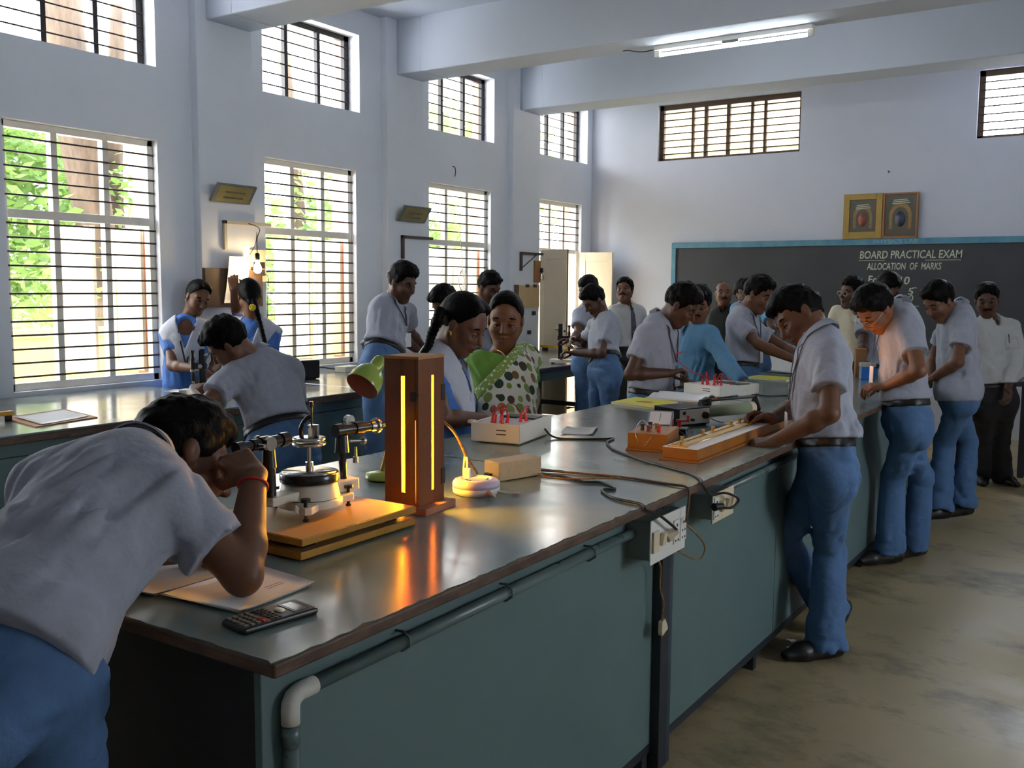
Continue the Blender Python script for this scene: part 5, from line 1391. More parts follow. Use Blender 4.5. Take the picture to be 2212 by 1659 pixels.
# ------------------------------------------------------------------ people: joint positions in metres (room coordinates)
POSES = {
 'P1': [[-1.6909,1.1904,1.1507],[-1.7471,1.3344,1.1095],[-1.5321,0.8108,0.9235],[0.4253,0.7796,-0.4597],[-0.3379,0.8075,0.4834],[0.8994,0.4284,-0.0869],[-0.2772,0.4054,-0.8711],[-0.2772,0.4054,-0.8711],[-1.7663,1.0444,1.1068],[-1.7349,1.1657,0.9600],[-1.6808,1.2822,0.9350],[-1.6088,0.7743,0.8635],[-1.6198,0.7771,0.4742],[-1.6224,0.7678,0.0850],[-0.5644,0.8255,0.0000],[0.5400,0.8409,-0.0346],[0.0610,-0.0802,-0.9949],[0.4000,1.0000,0.0000],[-1.5388,1.1528,1.0848],[-1.4206,1.2185,0.9450],[-1.5333,1.3514,1.1026],[-1.4554,0.8474,0.8635],[-1.4527,0.8567,0.4742],[-1.4418,0.8538,0.0850],[-0.5644,0.8255,0.0000],[-0.8707,0.0208,0.4914],[-0.5872,0.4404,-0.6791],[1.1500,1.0000,0.0000]],
 'P2': [[-3.5855,3.1929,1.1613],[-3.6259,3.0571,1.2242],[-3.3377,3.1220,0.7924],[-0.6169,-0.3700,-0.6947],[-0.5506,0.1575,0.8197],[0.3828,0.9204,0.0803],[-0.7418,0.3580,-0.5671],[-0.7418,0.3580,-0.5671],[-3.5848,3.0538,1.0725],[-3.5393,2.8237,0.9492],[-3.7436,2.9329,0.9890],[-3.3704,3.0436,0.7324],[-3.3844,3.0420,0.4087],[-3.3761,3.0297,0.0850],[-0.9006,0.4346,0.0000],[-0.4061,0.8008,0.4403],[0.0610,-0.0802,-0.9949],[0.6000,1.0000,0.0000],[-3.4816,3.3021,1.0942],[-3.4851,3.3389,0.8303],[-3.5374,3.3642,0.5718],[-3.3051,3.2005,0.7324],[-3.3134,3.2128,0.4087],[-3.2993,3.2144,0.0850],[-0.9006,0.4346,0.0000],[-0.1974,0.0952,-0.9757],[-0.3705,-0.9287,-0.0157],[0.5000,1.0000,0.0000]],
 'P3': [[-5.7607,4.4784,1.2519],[-5.7107,4.5444,1.4078],[-5.7369,4.4278,0.7629],[0.8792,-0.2114,-0.4269],[-0.0484,0.1027,0.9935],[-0.6266,-0.7777,0.0499],[0.7778,-0.6202,0.1020],[0.7778,-0.6202,0.1020],[-5.6379,4.6212,1.1577],[-5.7228,4.7093,0.9226],[-5.5743,4.5319,0.8812],[-5.6836,4.4940,0.7029],[-5.6672,4.4905,0.3940],[-5.6742,4.5057,0.0850],[0.7819,-0.6234,0.0000],[0.1315,-0.9359,-0.3269],[0.0610,-0.0802,-0.9949],[0.6000,1.0000,0.0000],[-5.8225,4.3879,1.1469],[-5.6935,4.2984,0.9334],[-5.4599,4.3216,0.9213],[-5.7903,4.3616,0.7029],[-5.7833,4.3465,0.3940],[-5.7997,4.3499,0.0850],[0.7819,-0.6234,0.0000],[0.9251,0.3327,-0.1832],[0.0610,-0.0802,-0.9949],[0.6000,1.0000,0.0000]],
 'P4': [[-5.3165,4.7109,1.2504],[-5.3325,4.6956,1.4213],[-5.2704,4.6777,0.7318],[-0.7722,0.6243,-0.1179],[-0.0884,0.0636,0.9940],[0.8529,0.5204,0.0426],[-0.5146,0.8516,-0.1003],[-0.5146,0.8516,-0.1003],[-5.4442,4.6723,1.1819],[-5.6212,4.8237,1.3084],[-5.5044,4.6982,1.4692],[-5.3429,4.6335,0.6718],[-5.3571,4.6423,0.3784],[-5.3557,4.6257,0.0850],[-0.5172,0.8559,0.0000],[-0.2133,0.0959,0.9723],[-0.7007,0.7064,-0.0999],[0.9000,1.0000,0.0000],[-5.2297,4.7984,1.1510],[-5.1258,4.6805,0.9376],[-5.1620,4.7406,0.7120],[-5.1978,4.7220,0.6718],[-5.1991,4.7387,0.3784],[-5.1850,4.7298,0.0850],[-0.5172,0.8559,0.0000],[-0.1535,0.2541,-0.9549],[-0.8475,-0.5308,-0.0050],[0.5000,1.0000,0.0000]],
 'P5': [[-4.2238,4.9081,1.4018],[-4.1231,4.9224,1.5188],[-4.0718,4.6739,1.0362],[0.9289,0.0226,-0.3697],[-0.3303,0.5091,0.7948],[-0.1255,-0.8583,0.4976],[0.9355,0.0646,0.3474],[0.9355,0.0646,0.3474],[-4.1945,5.0548,1.3322],[-4.3117,5.2355,1.1777],[-4.3310,5.4251,1.0403],[-4.0595,4.7580,0.9762],[-4.0444,4.7664,0.5306],[-4.0574,4.7729,0.0850],[0.9976,0.0689,0.0000],[-0.0821,0.8070,-0.5848],[-0.8954,-0.3174,-0.3124],[0.5000,1.0000,0.0000],[-4.1666,4.7856,1.3071],[-4.2003,5.0022,1.1583],[-4.2077,5.2090,1.0469],[-4.0841,4.5898,0.9762],[-4.0712,4.5834,0.5306],[-4.0863,4.5750,0.0850],[0.9976,0.0689,0.0000],[-0.0313,0.8799,-0.4740],[0.9805,-0.0651,-0.1856],[0.5000,1.0000,0.0000]],
 'P6': [[-4.0229,5.3852,1.2654],[-4.0424,5.2888,1.3852],[-3.9759,5.3499,0.7585],[-0.2020,-0.7085,-0.6762],[-0.0922,0.0692,0.9933],[-0.9878,0.1197,-0.1000],[-0.1258,-0.9904,0.0573],[-0.1258,-0.9904,0.0573],[-3.8558,5.3624,1.2372],[-3.8270,5.3376,0.9872],[-3.8359,5.2678,0.7727],[-3.8915,5.3397,0.6985],[-3.8859,5.3240,0.3918],[-3.8766,5.3379,0.0850],[-0.1260,-0.9920,0.0000],[-0.0393,-0.3093,-0.9502],[-0.9886,0.1503,-0.0081],[0.5000,1.0000,0.0000],[-4.1817,5.4019,1.2042],[-4.2158,5.3847,0.9479],[-4.2247,5.3149,0.7334],[-4.0602,5.3602,0.6985],[-4.0696,5.3462,0.3918],[-4.0751,5.3620,0.0850],[-0.1260,-0.9920,0.0000],[-0.0393,-0.3093,-0.9502],[0.9886,-0.1503,0.0081],[0.5000,1.0000,0.0000]],
 'P7': [[-4.3963,6.2331,1.3519],[-4.3281,6.2237,1.4908],[-4.3752,6.1937,0.8412],[0.8790,-0.1973,-0.4342],[-0.0412,0.0769,0.9962],[-0.2772,-0.9588,0.0625],[0.9599,-0.2736,0.0608],[0.9599,-0.2736,0.0608],[-4.3487,6.3878,1.2968],[-4.3195,6.4125,1.0417],[-4.2518,6.3932,0.8274],[-4.3515,6.2753,0.7812],[-4.3351,6.2784,0.4331],[-4.3474,6.2897,0.0850],[0.9617,-0.2741,0.0000],[0.3001,-0.0855,-0.9501],[-0.2595,-0.9657,0.0050],[0.5000,1.0000,0.0000],[-4.4402,6.0714,1.3174],[-4.4286,6.0351,1.0663],[-4.3609,6.0158,0.8520],[-4.3988,6.1120,0.7812],[-4.3864,6.1007,0.4331],[-4.4029,6.0976,0.0850],[0.9617,-0.2741,0.0000],[0.3001,-0.0855,-0.9501],[0.2595,0.9657,-0.0050],[0.5000,1.0000,0.0000]],
 'P8': [[-2.6376,3.4032,1.2150],[-2.5149,3.4176,1.3317],[-2.5095,3.3030,0.7847],[0.8361,0.1319,-0.5324],[-0.2785,0.2178,0.9354],[0.2588,-0.9209,0.2915],[0.9249,0.3233,0.2001],[0.9249,0.3233,0.2001],[-2.6267,3.4554,1.0802],[-2.6548,3.6643,0.9194],[-2.6777,3.8915,0.8641],[-2.5325,3.3848,0.7247],[-2.5207,3.3969,0.4048],[-2.5366,3.3992,0.0850],[0.9440,0.3299,0.0000],[0.6567,0.6643,-0.3569],[0.1152,-0.1624,-0.9800],[0.7000,1.0000,0.0000],[-2.5829,3.2996,1.1295],[-2.4401,3.1700,0.9477],[-2.3870,3.3980,0.9266],[-2.4865,3.2211,0.7247],[-2.4706,3.2188,0.4048],[-2.4825,3.2067,0.0850],[0.9440,0.3299,0.0000],[0.4199,0.9020,-0.1001],[0.1152,-0.1624,-0.9800],[0.7000,1.0000,0.0000]],
 'P9': [[-2.6513,3.9312,1.1759],[-2.6210,3.9130,1.3370],[-2.4983,3.7279,0.7926],[0.4644,-0.8450,-0.2651],[-0.3327,0.4418,0.8331],[-0.5255,-0.8204,0.2252],[0.7830,-0.3629,0.5051],[0.7830,-0.3629,0.5051],[-2.5996,4.0675,1.1405],[-2.6644,4.2347,0.9454],[-2.5461,4.0484,0.8647],[-2.4524,3.7995,0.7326],[-2.4366,3.8004,0.4088],[-2.4443,3.8121,0.0850],[0.9073,-0.4205,0.0000],[0.8730,-0.2110,-0.4397],[0.1673,-0.2415,-0.9559],[0.5000,1.0000,0.0000],[-2.7094,3.8041,1.1214],[-2.8128,3.9342,0.9150],[-2.6157,3.8133,0.8731],[-2.5441,3.6564,0.7326],[-2.5364,3.6446,0.4088],[-2.5522,3.6437,0.0850],[0.9073,-0.4205,0.0000],[0.9299,-0.1317,-0.3434],[0.1152,-0.1624,-0.9800],[0.5000,1.0000,0.0000]],
 'P10': [[-4.2461,7.7163,1.3487],[-4.2157,7.6313,1.4748],[-4.2309,7.6859,0.8737],[-0.1437,-0.8824,-0.4480],[-0.0318,0.0638,0.9975],[-0.2391,-0.9695,0.0543],[0.9705,-0.2367,0.0461],[0.9705,-0.2367,0.0461],[-4.2131,7.8443,1.2501],[-4.1849,7.8702,0.9949],[-4.1165,7.8535,0.7796],[-4.2106,7.7684,0.8137],[-4.1942,7.7722,0.4493],[-4.2070,7.7830,0.0850],[0.9715,-0.2370,0.0000],[0.3020,-0.0737,-0.9504],[-0.2235,-0.9747,0.0045],[0.5000,1.0000,0.0000],[-4.2766,7.5847,1.2540],[-4.1873,7.3980,1.0885],[-4.1205,7.1765,1.0471],[-4.2513,7.6034,0.8137],[-4.2385,7.5925,0.4493],[-4.2549,7.5888,0.0850],[0.9715,-0.2370,0.0000],[0.2844,-0.9424,-0.1759],[0.8693,0.3309,-0.3672],[0.5000,1.0000,0.0000]],
 'P11': [[-3.7731,7.1148,1.2628],[-3.8375,7.0524,1.3892],[-3.6565,6.9091,0.8683],[-0.4118,-0.6629,-0.6253],[-0.2534,0.4473,0.8578],[-0.7806,0.4292,-0.4544],[-0.5714,-0.7847,0.2404],[-0.5714,-0.7847,0.2404],[-3.6697,7.0036,1.1730],[-3.6319,6.8117,0.9726],[-3.8974,6.8286,0.9676],[-3.5821,6.8681,0.8083],[-3.5841,6.8527,0.4466],[-3.5689,6.8609,0.0850],[-0.5886,-0.8084,0.0000],[-0.9345,-0.3471,0.0790],[0.0610,-0.0802,-0.9949],[0.9000,1.0000,0.0000],[-3.8937,7.1703,1.1847],[-4.0602,7.2894,1.0164],[-4.2627,7.4076,1.0322],[-3.7310,6.9500,0.8083],[-3.7462,6.9419,0.4466],[-3.7442,6.9573,0.0850],[-0.5886,-0.8084,0.0000],[-0.8361,-0.5389,0.1031],[0.0610,-0.0802,-0.9949],[0.9000,1.0000,0.0000]],
 'P12': [[-4.1760,8.3037,1.3433],[-4.1511,8.2200,1.4714],[-4.1376,8.2863,0.8662],[0.2669,-0.9514,0.1535],[-0.0801,0.0362,0.9961],[-0.4867,-0.8736,-0.0074],[0.8699,-0.4854,0.0876],[0.8699,-0.4854,0.0876],[-4.0905,8.4229,1.2677],[-4.0566,8.4403,1.0154],[-3.9953,8.4061,0.8030],[-4.0962,8.3606,0.8062],[-4.0795,8.3599,0.4456],[-4.0889,8.3737,0.0850],[0.8733,-0.4873,0.0000],[0.2742,-0.1530,-0.9494],[-0.4887,-0.8725,-0.0005],[0.5000,1.0000,0.0000],[-4.2331,8.1676,1.2694],[-4.2301,8.1296,1.0166],[-4.1688,8.0953,0.8043],[-4.1789,8.2121,0.8062],[-4.1695,8.1982,0.4456],[-4.1862,8.1990,0.0850],[0.8733,-0.4873,0.0000],[0.2742,-0.1530,-0.9494],[0.4887,0.8725,0.0005],[0.5000,1.0000,0.0000]],
 'P13': [[-2.4360,5.2944,1.3180],[-2.3029,5.2985,1.3974],[-2.4636,5.2167,0.8213],[0.7717,0.1351,-0.6215],[0.0548,0.1542,0.9865],[-0.0424,-0.9867,0.1566],[0.9976,-0.0504,-0.0476],[0.9976,-0.0504,-0.0476],[-2.4350,5.4431,1.2466],[-2.4894,5.5294,1.0021],[-2.3145,5.3792,0.9568],[-2.4599,5.3016,0.7613],[-2.4446,5.3084,0.4231],[-2.4593,5.3166,0.0850],[0.9987,-0.0505,0.0000],[0.8027,0.4878,-0.3430],[0.0610,-0.0802,-0.9949],[0.7000,1.0000,0.0000],[-2.4503,5.1565,1.2284],[-2.4901,5.0277,1.0003],[-2.3105,5.1791,1.0048],[-2.4672,5.1318,0.7613],[-2.4526,5.1235,0.4231],[-2.4679,5.1168,0.0850],[0.9987,-0.0505,0.0000],[0.6435,0.7207,0.2580],[0.0850,-0.2941,-0.9520],[1.1000,1.0000,0.0000]],
 'P14': [[-2.5864,6.2101,1.2484],[-2.5457,6.1594,1.3891],[-2.5559,6.1682,0.7807],[0.1971,-0.9227,-0.3313],[-0.0647,0.0891,0.9939],[-0.8554,0.5080,-0.1012],[-0.5139,-0.8567,0.0433],[-0.5139,-0.8567,0.0433],[-2.4545,6.1284,1.1922],[-2.2848,6.0392,1.0093],[-2.1238,5.9091,0.8980],[-2.4828,6.1248,0.7207],[-2.4841,6.1081,0.4028],[-2.4699,6.1171,0.0850],[-0.5144,-0.8575,0.0000],[0.9502,0.2130,-0.2275],[0.0610,-0.0802,-0.9949],[0.5000,1.0000,0.0000],[-2.7157,6.2844,1.1779],[-2.7641,6.3141,0.9190],[-2.8003,6.2537,0.7035],[-2.6290,6.2116,0.7207],[-2.6432,6.2026,0.4028],[-2.6419,6.2193,0.0850],[-0.5144,-0.8575,0.0000],[-0.1598,-0.2664,-0.9505],[0.8438,-0.5366,0.0085],[0.5000,1.0000,0.0000]],
 'P15': [[-3.4676,9.0087,1.3193],[-3.4389,8.9242,1.4461],[-3.4537,8.9753,0.8134],[0.4455,-0.8917,0.0792],[-0.0274,0.0657,0.9975],[-0.9475,-0.3198,-0.0050],[0.3187,-0.9452,0.0711],[0.3187,-0.9452,0.0711],[-3.3782,9.1172,1.2331],[-3.3413,9.1074,0.9804],[-3.3188,9.0407,0.7668],[-3.3732,9.0025,0.7534],[-3.3613,8.9907,0.4192],[-3.3590,9.0073,0.0850],[0.3195,-0.9476,0.0000],[0.0999,-0.2964,-0.9498],[-0.9480,-0.3184,-0.0004],[0.5000,1.0000,0.0000],[-3.6023,9.0414,1.2298],[-3.6257,9.0112,0.9767],[-3.6032,8.9446,0.7632],[-3.5343,8.9481,0.7534],[-3.5366,8.9316,0.4192],[-3.5485,8.9433,0.0850],[0.3195,-0.9476,0.0000],[0.0999,-0.2964,-0.9498],[0.9480,0.3184,0.0004],[0.5000,1.0000,0.0000]],
 'P16': [[-2.4455,6.7368,1.3507],[-2.3316,6.7254,1.4553],[-2.4140,6.6714,0.8965],[0.9030,-0.1334,-0.4083],[-0.0683,0.1422,0.9875],[-0.0522,-0.9889,0.1388],[0.9963,-0.0420,0.0750],[0.9963,-0.0420,0.0750],[-2.4315,6.8412,1.2237],[-2.2023,6.9059,1.0841],[-2.0921,7.0895,0.9874],[-2.4095,6.7563,0.8365],[-2.3942,6.7631,0.4607],[-2.4088,6.7713,0.0850],[0.9991,-0.0422,0.0000],[0.6983,0.7053,-0.1224],[0.0610,-0.0802,-0.9949],[0.6000,1.0000,0.0000],[-2.4442,6.6007,1.2574],[-2.2406,6.5153,1.1108],[-2.0048,6.5798,1.0117],[-2.4185,6.5865,0.8365],[-2.4040,6.5784,0.4607],[-2.4193,6.5715,0.0850],[0.9991,-0.0422,0.0000],[0.6983,0.7053,-0.1224],[0.0610,-0.0802,-0.9949],[0.6000,1.0000,0.0000]],
 'P17': [[-2.8569,8.0937,1.3740],[-2.9456,8.1827,1.4647],[-2.8317,8.0667,0.8956],[-0.5036,0.1998,-0.8405],[-0.0526,0.0562,0.9970],[0.9594,-0.2741,0.0661],[0.2770,0.9601,-0.0395],[0.2770,0.9601,-0.0395],[-3.0053,8.1401,1.3187],[-3.0299,8.1692,1.0613],[-3.0104,8.2369,0.8400],[-2.9134,8.0900,0.8356],[-2.9164,8.1065,0.4603],[-2.9278,8.0942,0.0850],[0.2772,0.9608,0.0000],[0.0841,0.2914,-0.9529],[0.9665,-0.2565,0.0068],[0.5000,1.0000,0.0000],[-2.7070,8.0540,1.3176],[-2.5999,7.8688,1.1613],[-2.6992,8.0759,1.1119],[-2.7499,8.0433,0.8356],[-2.7386,8.0557,0.4603],[-2.7355,8.0392,0.0850],[0.2772,0.9608,0.0000],[-0.4226,0.8816,-0.2104],[-0.9063,-0.4112,0.0973],[0.5000,1.0000,0.0000]],
 'P18': [[-1.0839,3.8987,1.3198],[-1.1978,3.9862,1.3780],[-1.0300,3.8308,0.8410],[-0.5690,-0.5898,-0.5730],[-0.1108,0.1395,0.9840],[-0.4426,0.8796,-0.1745],[-0.8899,-0.4548,-0.0357],[-0.8899,-0.4548,-0.0357],[-1.0146,3.7692,1.2446],[-0.9645,3.6081,1.0402],[-1.1630,3.5865,0.9163],[-0.9918,3.7549,0.7810],[-1.0380,3.9643,0.4434],[-1.0149,3.8867,0.0619],[-0.6604,-0.7484,-0.0618],[-0.9564,-0.2791,-0.0865],[-0.0272,0.2433,-0.9696],[0.8000,1.0000,0.0000],[-1.1310,4.0004,1.1987],[-1.2513,4.1115,0.9904],[-1.2748,3.8792,0.9639],[-1.0682,3.9068,0.7810],[-1.2354,4.0098,0.4326],[-1.0713,4.1566,0.1107],[-0.3356,-0.5500,-0.7647],[-0.8859,-0.4431,0.1373],[0.5474,-0.4090,-0.7301],[1.0000,1.0000,0.0000]],
 'P21': [[-1.0933,5.3478,1.4067],[-1.1807,5.2201,1.3974],[-1.0210,5.2948,0.8562],[-0.4144,-0.4866,-0.7691],[-0.1295,0.0950,0.9870],[-0.4916,0.8583,-0.1471],[-0.8611,-0.5043,-0.0644],[-0.8611,-0.5043,-0.0644],[-1.0211,5.2373,1.3077],[-0.9341,5.0971,1.1003],[-1.1146,5.2081,0.9986],[-0.9788,5.2210,0.7962],[-1.1002,5.4430,0.4865],[-1.1008,5.4363,0.0965],[-0.6636,-0.7474,-0.0316],[-0.9313,-0.3635,0.0239],[-0.1153,0.1866,-0.9756],[0.9000,1.0000,0.0000],[-1.1349,5.4360,1.2736],[-1.1195,5.5874,1.0568],[-1.1787,5.3759,0.9732],[-1.0633,5.3685,0.7962],[-0.9861,5.5941,0.4751],[-1.0190,5.6698,0.0939],[-0.5844,-0.8109,-0.0292],[-0.7725,-0.6350,0.0038],[0.2311,-0.3387,-0.9121],[0.9000,1.0000,0.0000]],
 'P22': [[-0.9902,6.5577,1.3917],[-1.0814,6.4373,1.4261],[-0.9598,6.5169,0.9000],[-0.4936,-0.6403,-0.5886],[-0.0614,0.0825,0.9947],[-0.4555,0.8844,-0.1015],[-0.8881,-0.4594,-0.0167],[-0.8881,-0.4594,-0.0167],[-0.9353,6.4311,1.3013],[-0.9413,6.3067,1.0674],[-1.0906,6.4495,0.9556],[-0.9209,6.4414,0.8400],[-1.0441,6.6524,0.5233],[-1.0388,6.5694,0.1233],[-0.6996,-0.7136,-0.0371],[-0.8013,-0.5554,-0.2224],[0.0610,-0.0802,-0.9949],[0.7000,1.0000,0.0000],[-1.0552,6.6635,1.2830],[-1.1526,6.7779,1.0648],[-1.1422,6.6001,0.9115],[-0.9987,6.5925,0.8400],[-0.9302,6.8125,0.5130],[-0.9274,6.7346,0.1283],[-0.5844,-0.8109,-0.0292],[-0.8013,-0.5554,-0.2224],[0.0610,-0.0802,-0.9949],[0.7000,1.0000,0.0000]],
 'P19': [[-1.9332,7.9782,1.3557],[-1.9699,7.8761,1.4663],[-1.9243,7.9393,0.8524],[-0.5481,-0.8361,-0.0225],[-0.0176,0.0771,0.9969],[-0.9996,-0.0236,-0.0158],[0.0223,-0.9967,0.0774],[0.0223,-0.9967,0.0774],[-1.7675,7.9786,1.3134],[-1.7352,7.9583,1.0611],[-1.7337,7.8880,0.8481],[-1.8394,7.9413,0.7924],[-1.8315,7.9265,0.4387],[-1.8244,7.9417,0.0850],[0.0224,-0.9997,0.0000],[0.0070,-0.3132,-0.9497],[-0.9998,-0.0188,-0.0012],[0.5000,1.0000,0.0000],[-2.0974,7.9709,1.3082],[-2.1287,7.9490,1.0549],[-2.1271,7.8787,0.8418],[-2.0093,7.9373,0.7924],[-2.0165,7.9222,0.4387],[-2.0243,7.9369,0.0850],[0.0224,-0.9997,0.0000],[0.0070,-0.3132,-0.9497],[0.9998,0.0188,0.0012],[0.5000,1.0000,0.0000]],
 'P20': [[-1.6482,7.4449,1.3646],[-1.5982,7.3831,1.4977],[-1.6349,7.4068,0.8769],[0.5429,-0.6194,-0.5671],[-0.0271,0.0779,0.9966],[-0.6891,-0.7237,0.0378],[0.7242,-0.6857,0.0733],[0.7242,-0.6857,0.0733],[-1.5440,7.5404,1.2794],[-1.5068,7.5488,1.0253],[-1.4557,7.5005,0.8120],[-1.5763,7.4683,0.8169],[-1.5603,7.4635,0.4509],[-1.5660,7.4792,0.0850],[0.7261,-0.6875,0.0000],[0.2272,-0.2152,-0.9498],[-0.6812,-0.7321,0.0029],[0.5000,1.0000,0.0000],[-1.7346,7.3383,1.2729],[-1.6930,7.1392,1.1031],[-1.6469,6.9417,0.9844],[-1.6936,7.3452,0.8169],[-1.6879,7.3295,0.4509],[-1.7039,7.3343,0.0850],[0.7261,-0.6875,0.0000],[0.1959,-0.8406,-0.5051],[0.8733,0.3838,-0.3000],[0.5000,1.0000,0.0000]],
 'P23': [[-0.9685,7.8242,1.2932],[-0.9806,7.7447,1.4257],[-0.8953,7.7800,0.7483],[0.1527,-0.9546,-0.2558],[-0.1328,0.0802,0.9879],[-0.7487,-0.6612,-0.0470],[0.6495,-0.7459,0.1478],[0.6495,-0.7459,0.1478],[-0.8260,7.8829,1.2343],[-0.7693,7.7749,0.9991],[-0.8016,7.6441,0.8066],[-0.8316,7.8363,0.6883],[-0.8700,8.0541,0.3550],[-0.8721,8.2951,0.0484],[0.6394,-0.7688,-0.0092],[0.0320,-0.2162,-0.9758],[-0.5890,-0.8076,0.0290],[0.6000,1.0000,0.0000],[-1.0430,7.6926,1.2273],[-1.0462,7.7838,0.9785],[-1.0004,7.7313,0.7704],[-0.9590,7.7238,0.6883],[-0.9869,7.9682,0.3729],[-1.0174,8.2166,0.0739],[0.2608,-0.9653,-0.0116],[0.2086,-0.2396,-0.9482],[0.7593,0.6507,0.0026],[0.5000,1.0000,0.0000]],
}
# ------------------------------------------------------------------ organic shapes: smooth blends of tapered limbs, meshed by surface nets
def nrm(v):
    v = np.asarray(v, float)
    return v / max(1e-9, np.linalg.norm(v))
_lat = np.random.default_rng(11).random((32, 32, 32)).astype(np.float32)
def vnoise(p):
    """smooth 3-D value noise in 0..1, p: (n,3)"""
    i = np.floor(p).astype(np.int64)
    f = (p - i).astype(np.float32)
    f = f * f * (3 - 2 * f)
    i &= 31
    j = (i + 1) & 31
    x0, y0, z0, x1, y1, z1 = i[:, 0], i[:, 1], i[:, 2], j[:, 0], j[:, 1], j[:, 2]
    fx, fy, fz = f[:, 0], f[:, 1], f[:, 2]
    c00 = _lat[x0, y0, z0] * (1 - fx) + _lat[x1, y0, z0] * fx
    c10 = _lat[x0, y1, z0] * (1 - fx) + _lat[x1, y1, z0] * fx
    c01 = _lat[x0, y0, z1] * (1 - fx) + _lat[x1, y0, z1] * fx
    c11 = _lat[x0, y1, z1] * (1 - fx) + _lat[x1, y1, z1] * fx
    return (c00 * (1 - fy) + c10 * fy) * (1 - fz) + (c01 * (1 - fy) + c11 * fy) * fz

class Vol:
    def __init__(self, pts, pad, h):
        pts = np.asarray(pts, float)
        self.h = h
        self.o = pts.min(0) - pad
        self.n = np.maximum(4, np.ceil((pts.max(0) + pad - self.o) / h).astype(int) + 1)
        self.A = np.full(self.n, 1.0, np.float32)
    def win(self, lo, hi):
        a = np.clip(np.floor((lo - self.o) / self.h).astype(int), 0, self.n - 1)
        b = np.clip(np.ceil((hi - self.o) / self.h).astype(int) + 1, 1, self.n)
        if (b - a <= 0).any():
            return None
        sl = tuple(slice(a[i], b[i]) for i in range(3))
        X = [(self.o[i] + self.h * np.arange(a[i], b[i])).astype(np.float32) for i in range(3)]
        return sl, X[0][:, None, None], X[1][None, :, None], X[2][None, None, :]
    def put(self, w, d, k, sub=False):
        sl = w[0]
        a = self.A[sl]
        if sub:
            d = -d
            if k > 0:
                t = np.clip(.5 - .5 * (a - d) / k, 0, 1)      # smooth max
                self.A[sl] = a + (d - a) * t + k * t * (1 - t)
            else:
                self.A[sl] = np.maximum(a, d)
            return
        if k > 0:
            t = np.clip(.5 + .5 * (a - d) / k, 0, 1)
            self.A[sl] = a + (d - a) * t - k * t * (1 - t)
        else:
            self.A[sl] = np.minimum(a, d)
    def cone(self, a, b, ra, rb, k=.02, flat=None, cap=None, sub=False):
        """tapered limb; flat=(axis, factor) squeezes it; cap: flat end at b"""
        a, b = np.asarray(a, float), np.asarray(b, float)
        R = max(ra, rb) + k + 3 * self.h
        w = self.win(np.minimum(a, b) - R, np.maximum(a, b) + R)
        if w is None: return
        _, X, Y, Z = w
        ab = b - a
        L2 = max(1e-9, ab @ ab)
        px, py, pz = X - a[0], Y - a[1], Z - a[2]
        t = np.clip((px * ab[0] + py * ab[1] + pz * ab[2]) / L2, 0, 1)
        qx, qy, qz = px - t * ab[0], py - t * ab[1], pz - t * ab[2]
        if flat is not None:
            ax, fac = flat
            dd = (qx * ax[0] + qy * ax[1] + qz * ax[2]) * (fac - 1)
            qx, qy, qz = qx + dd * ax[0], qy + dd * ax[1], qz + dd * ax[2]
        d = np.sqrt(qx * qx + qy * qy + qz * qz) - (ra + t * (rb - ra))
        if cap:
            u = ab / math.sqrt(L2)
            d = np.maximum(d, (X - b[0]) * u[0] + (Y - b[1]) * u[1] + (Z - b[2]) * u[2])
        self.put(w, d, k, sub)
    def ell(self, c, axes, r, k=.02, sub=False):
        c = np.asarray(c, float)
        R = max(r) + k + 3 * self.h
        w = self.win(c - R, c + R)
        if w is None: return
        _, X, Y, Z = w
        px, py, pz = X - c[0], Y - c[1], Z - c[2]
        k0 = 0; k1 = 0
        for ax, rr in zip(axes, r):
            q = px * ax[0] + py * ax[1] + pz * ax[2]
            k0 = k0 + (q / rr) ** 2
            k1 = k1 + (q / rr ** 2) ** 2
        k0 = np.sqrt(k0); k1 = np.sqrt(k1)
        self.put(w, k0 * (k0 - 1) / np.maximum(k1, 1e-6), k, sub)
    def coords(self):
        return [(self.o[i] + self.h * np.arange(self.n[i])).astype(np.float32).reshape([-1 if j == i else 1 for j in range(3)]) for i in range(3)]
    def plane(self, p, n):
        X, Y, Z = self.coords()
        return (X - p[0]) * n[0] + (Y - p[1]) * n[1] + (Z - p[2]) * n[2]
    def cut(self, p, n, k=0.0):
        d = self.plane(p, n)
        if k > 0:
            t = np.clip(.5 - .5 * (self.A - d) / k, 0, 1)
            self.A = self.A + (d - self.A) * t + k * t * (1 - t)
        else:
            self.A = np.maximum(self.A, d)
    def displace(self, fn, band=.03):
        i = np.argwhere(np.abs(self.A) < band)
        if not len(i): return
        p = self.o + i * self.h
        self.A[i[:, 0], i[:, 1], i[:, 2]] += fn(p).astype(np.float32)
    def sample(self, p):
        g = np.clip((np.asarray(p) - self.o) / self.h, 0, self.n - 1.001)
        i = g.astype(int)
        f = g - i
        B = self.A[i[0]:i[0] + 2, i[1]:i[1] + 2, i[2]:i[2] + 2]
        B = B[0] * (1 - f[0]) + B[1] * f[0]
        B = B[0] * (1 - f[1]) + B[1] * f[1]
        return float(B[0] * (1 - f[2]) + B[1] * f[2])
    def outward(self, p, d, eps=.004, back=.10):
        """first point outside the surface along d, coming from inside/behind"""
        p = np.asarray(p, float); d = nrm(d)
        for s in np.arange(.26, -back, -.003):
            if self.sample(p + d * s) < 0:
                return p + d * (s + eps)
        return p
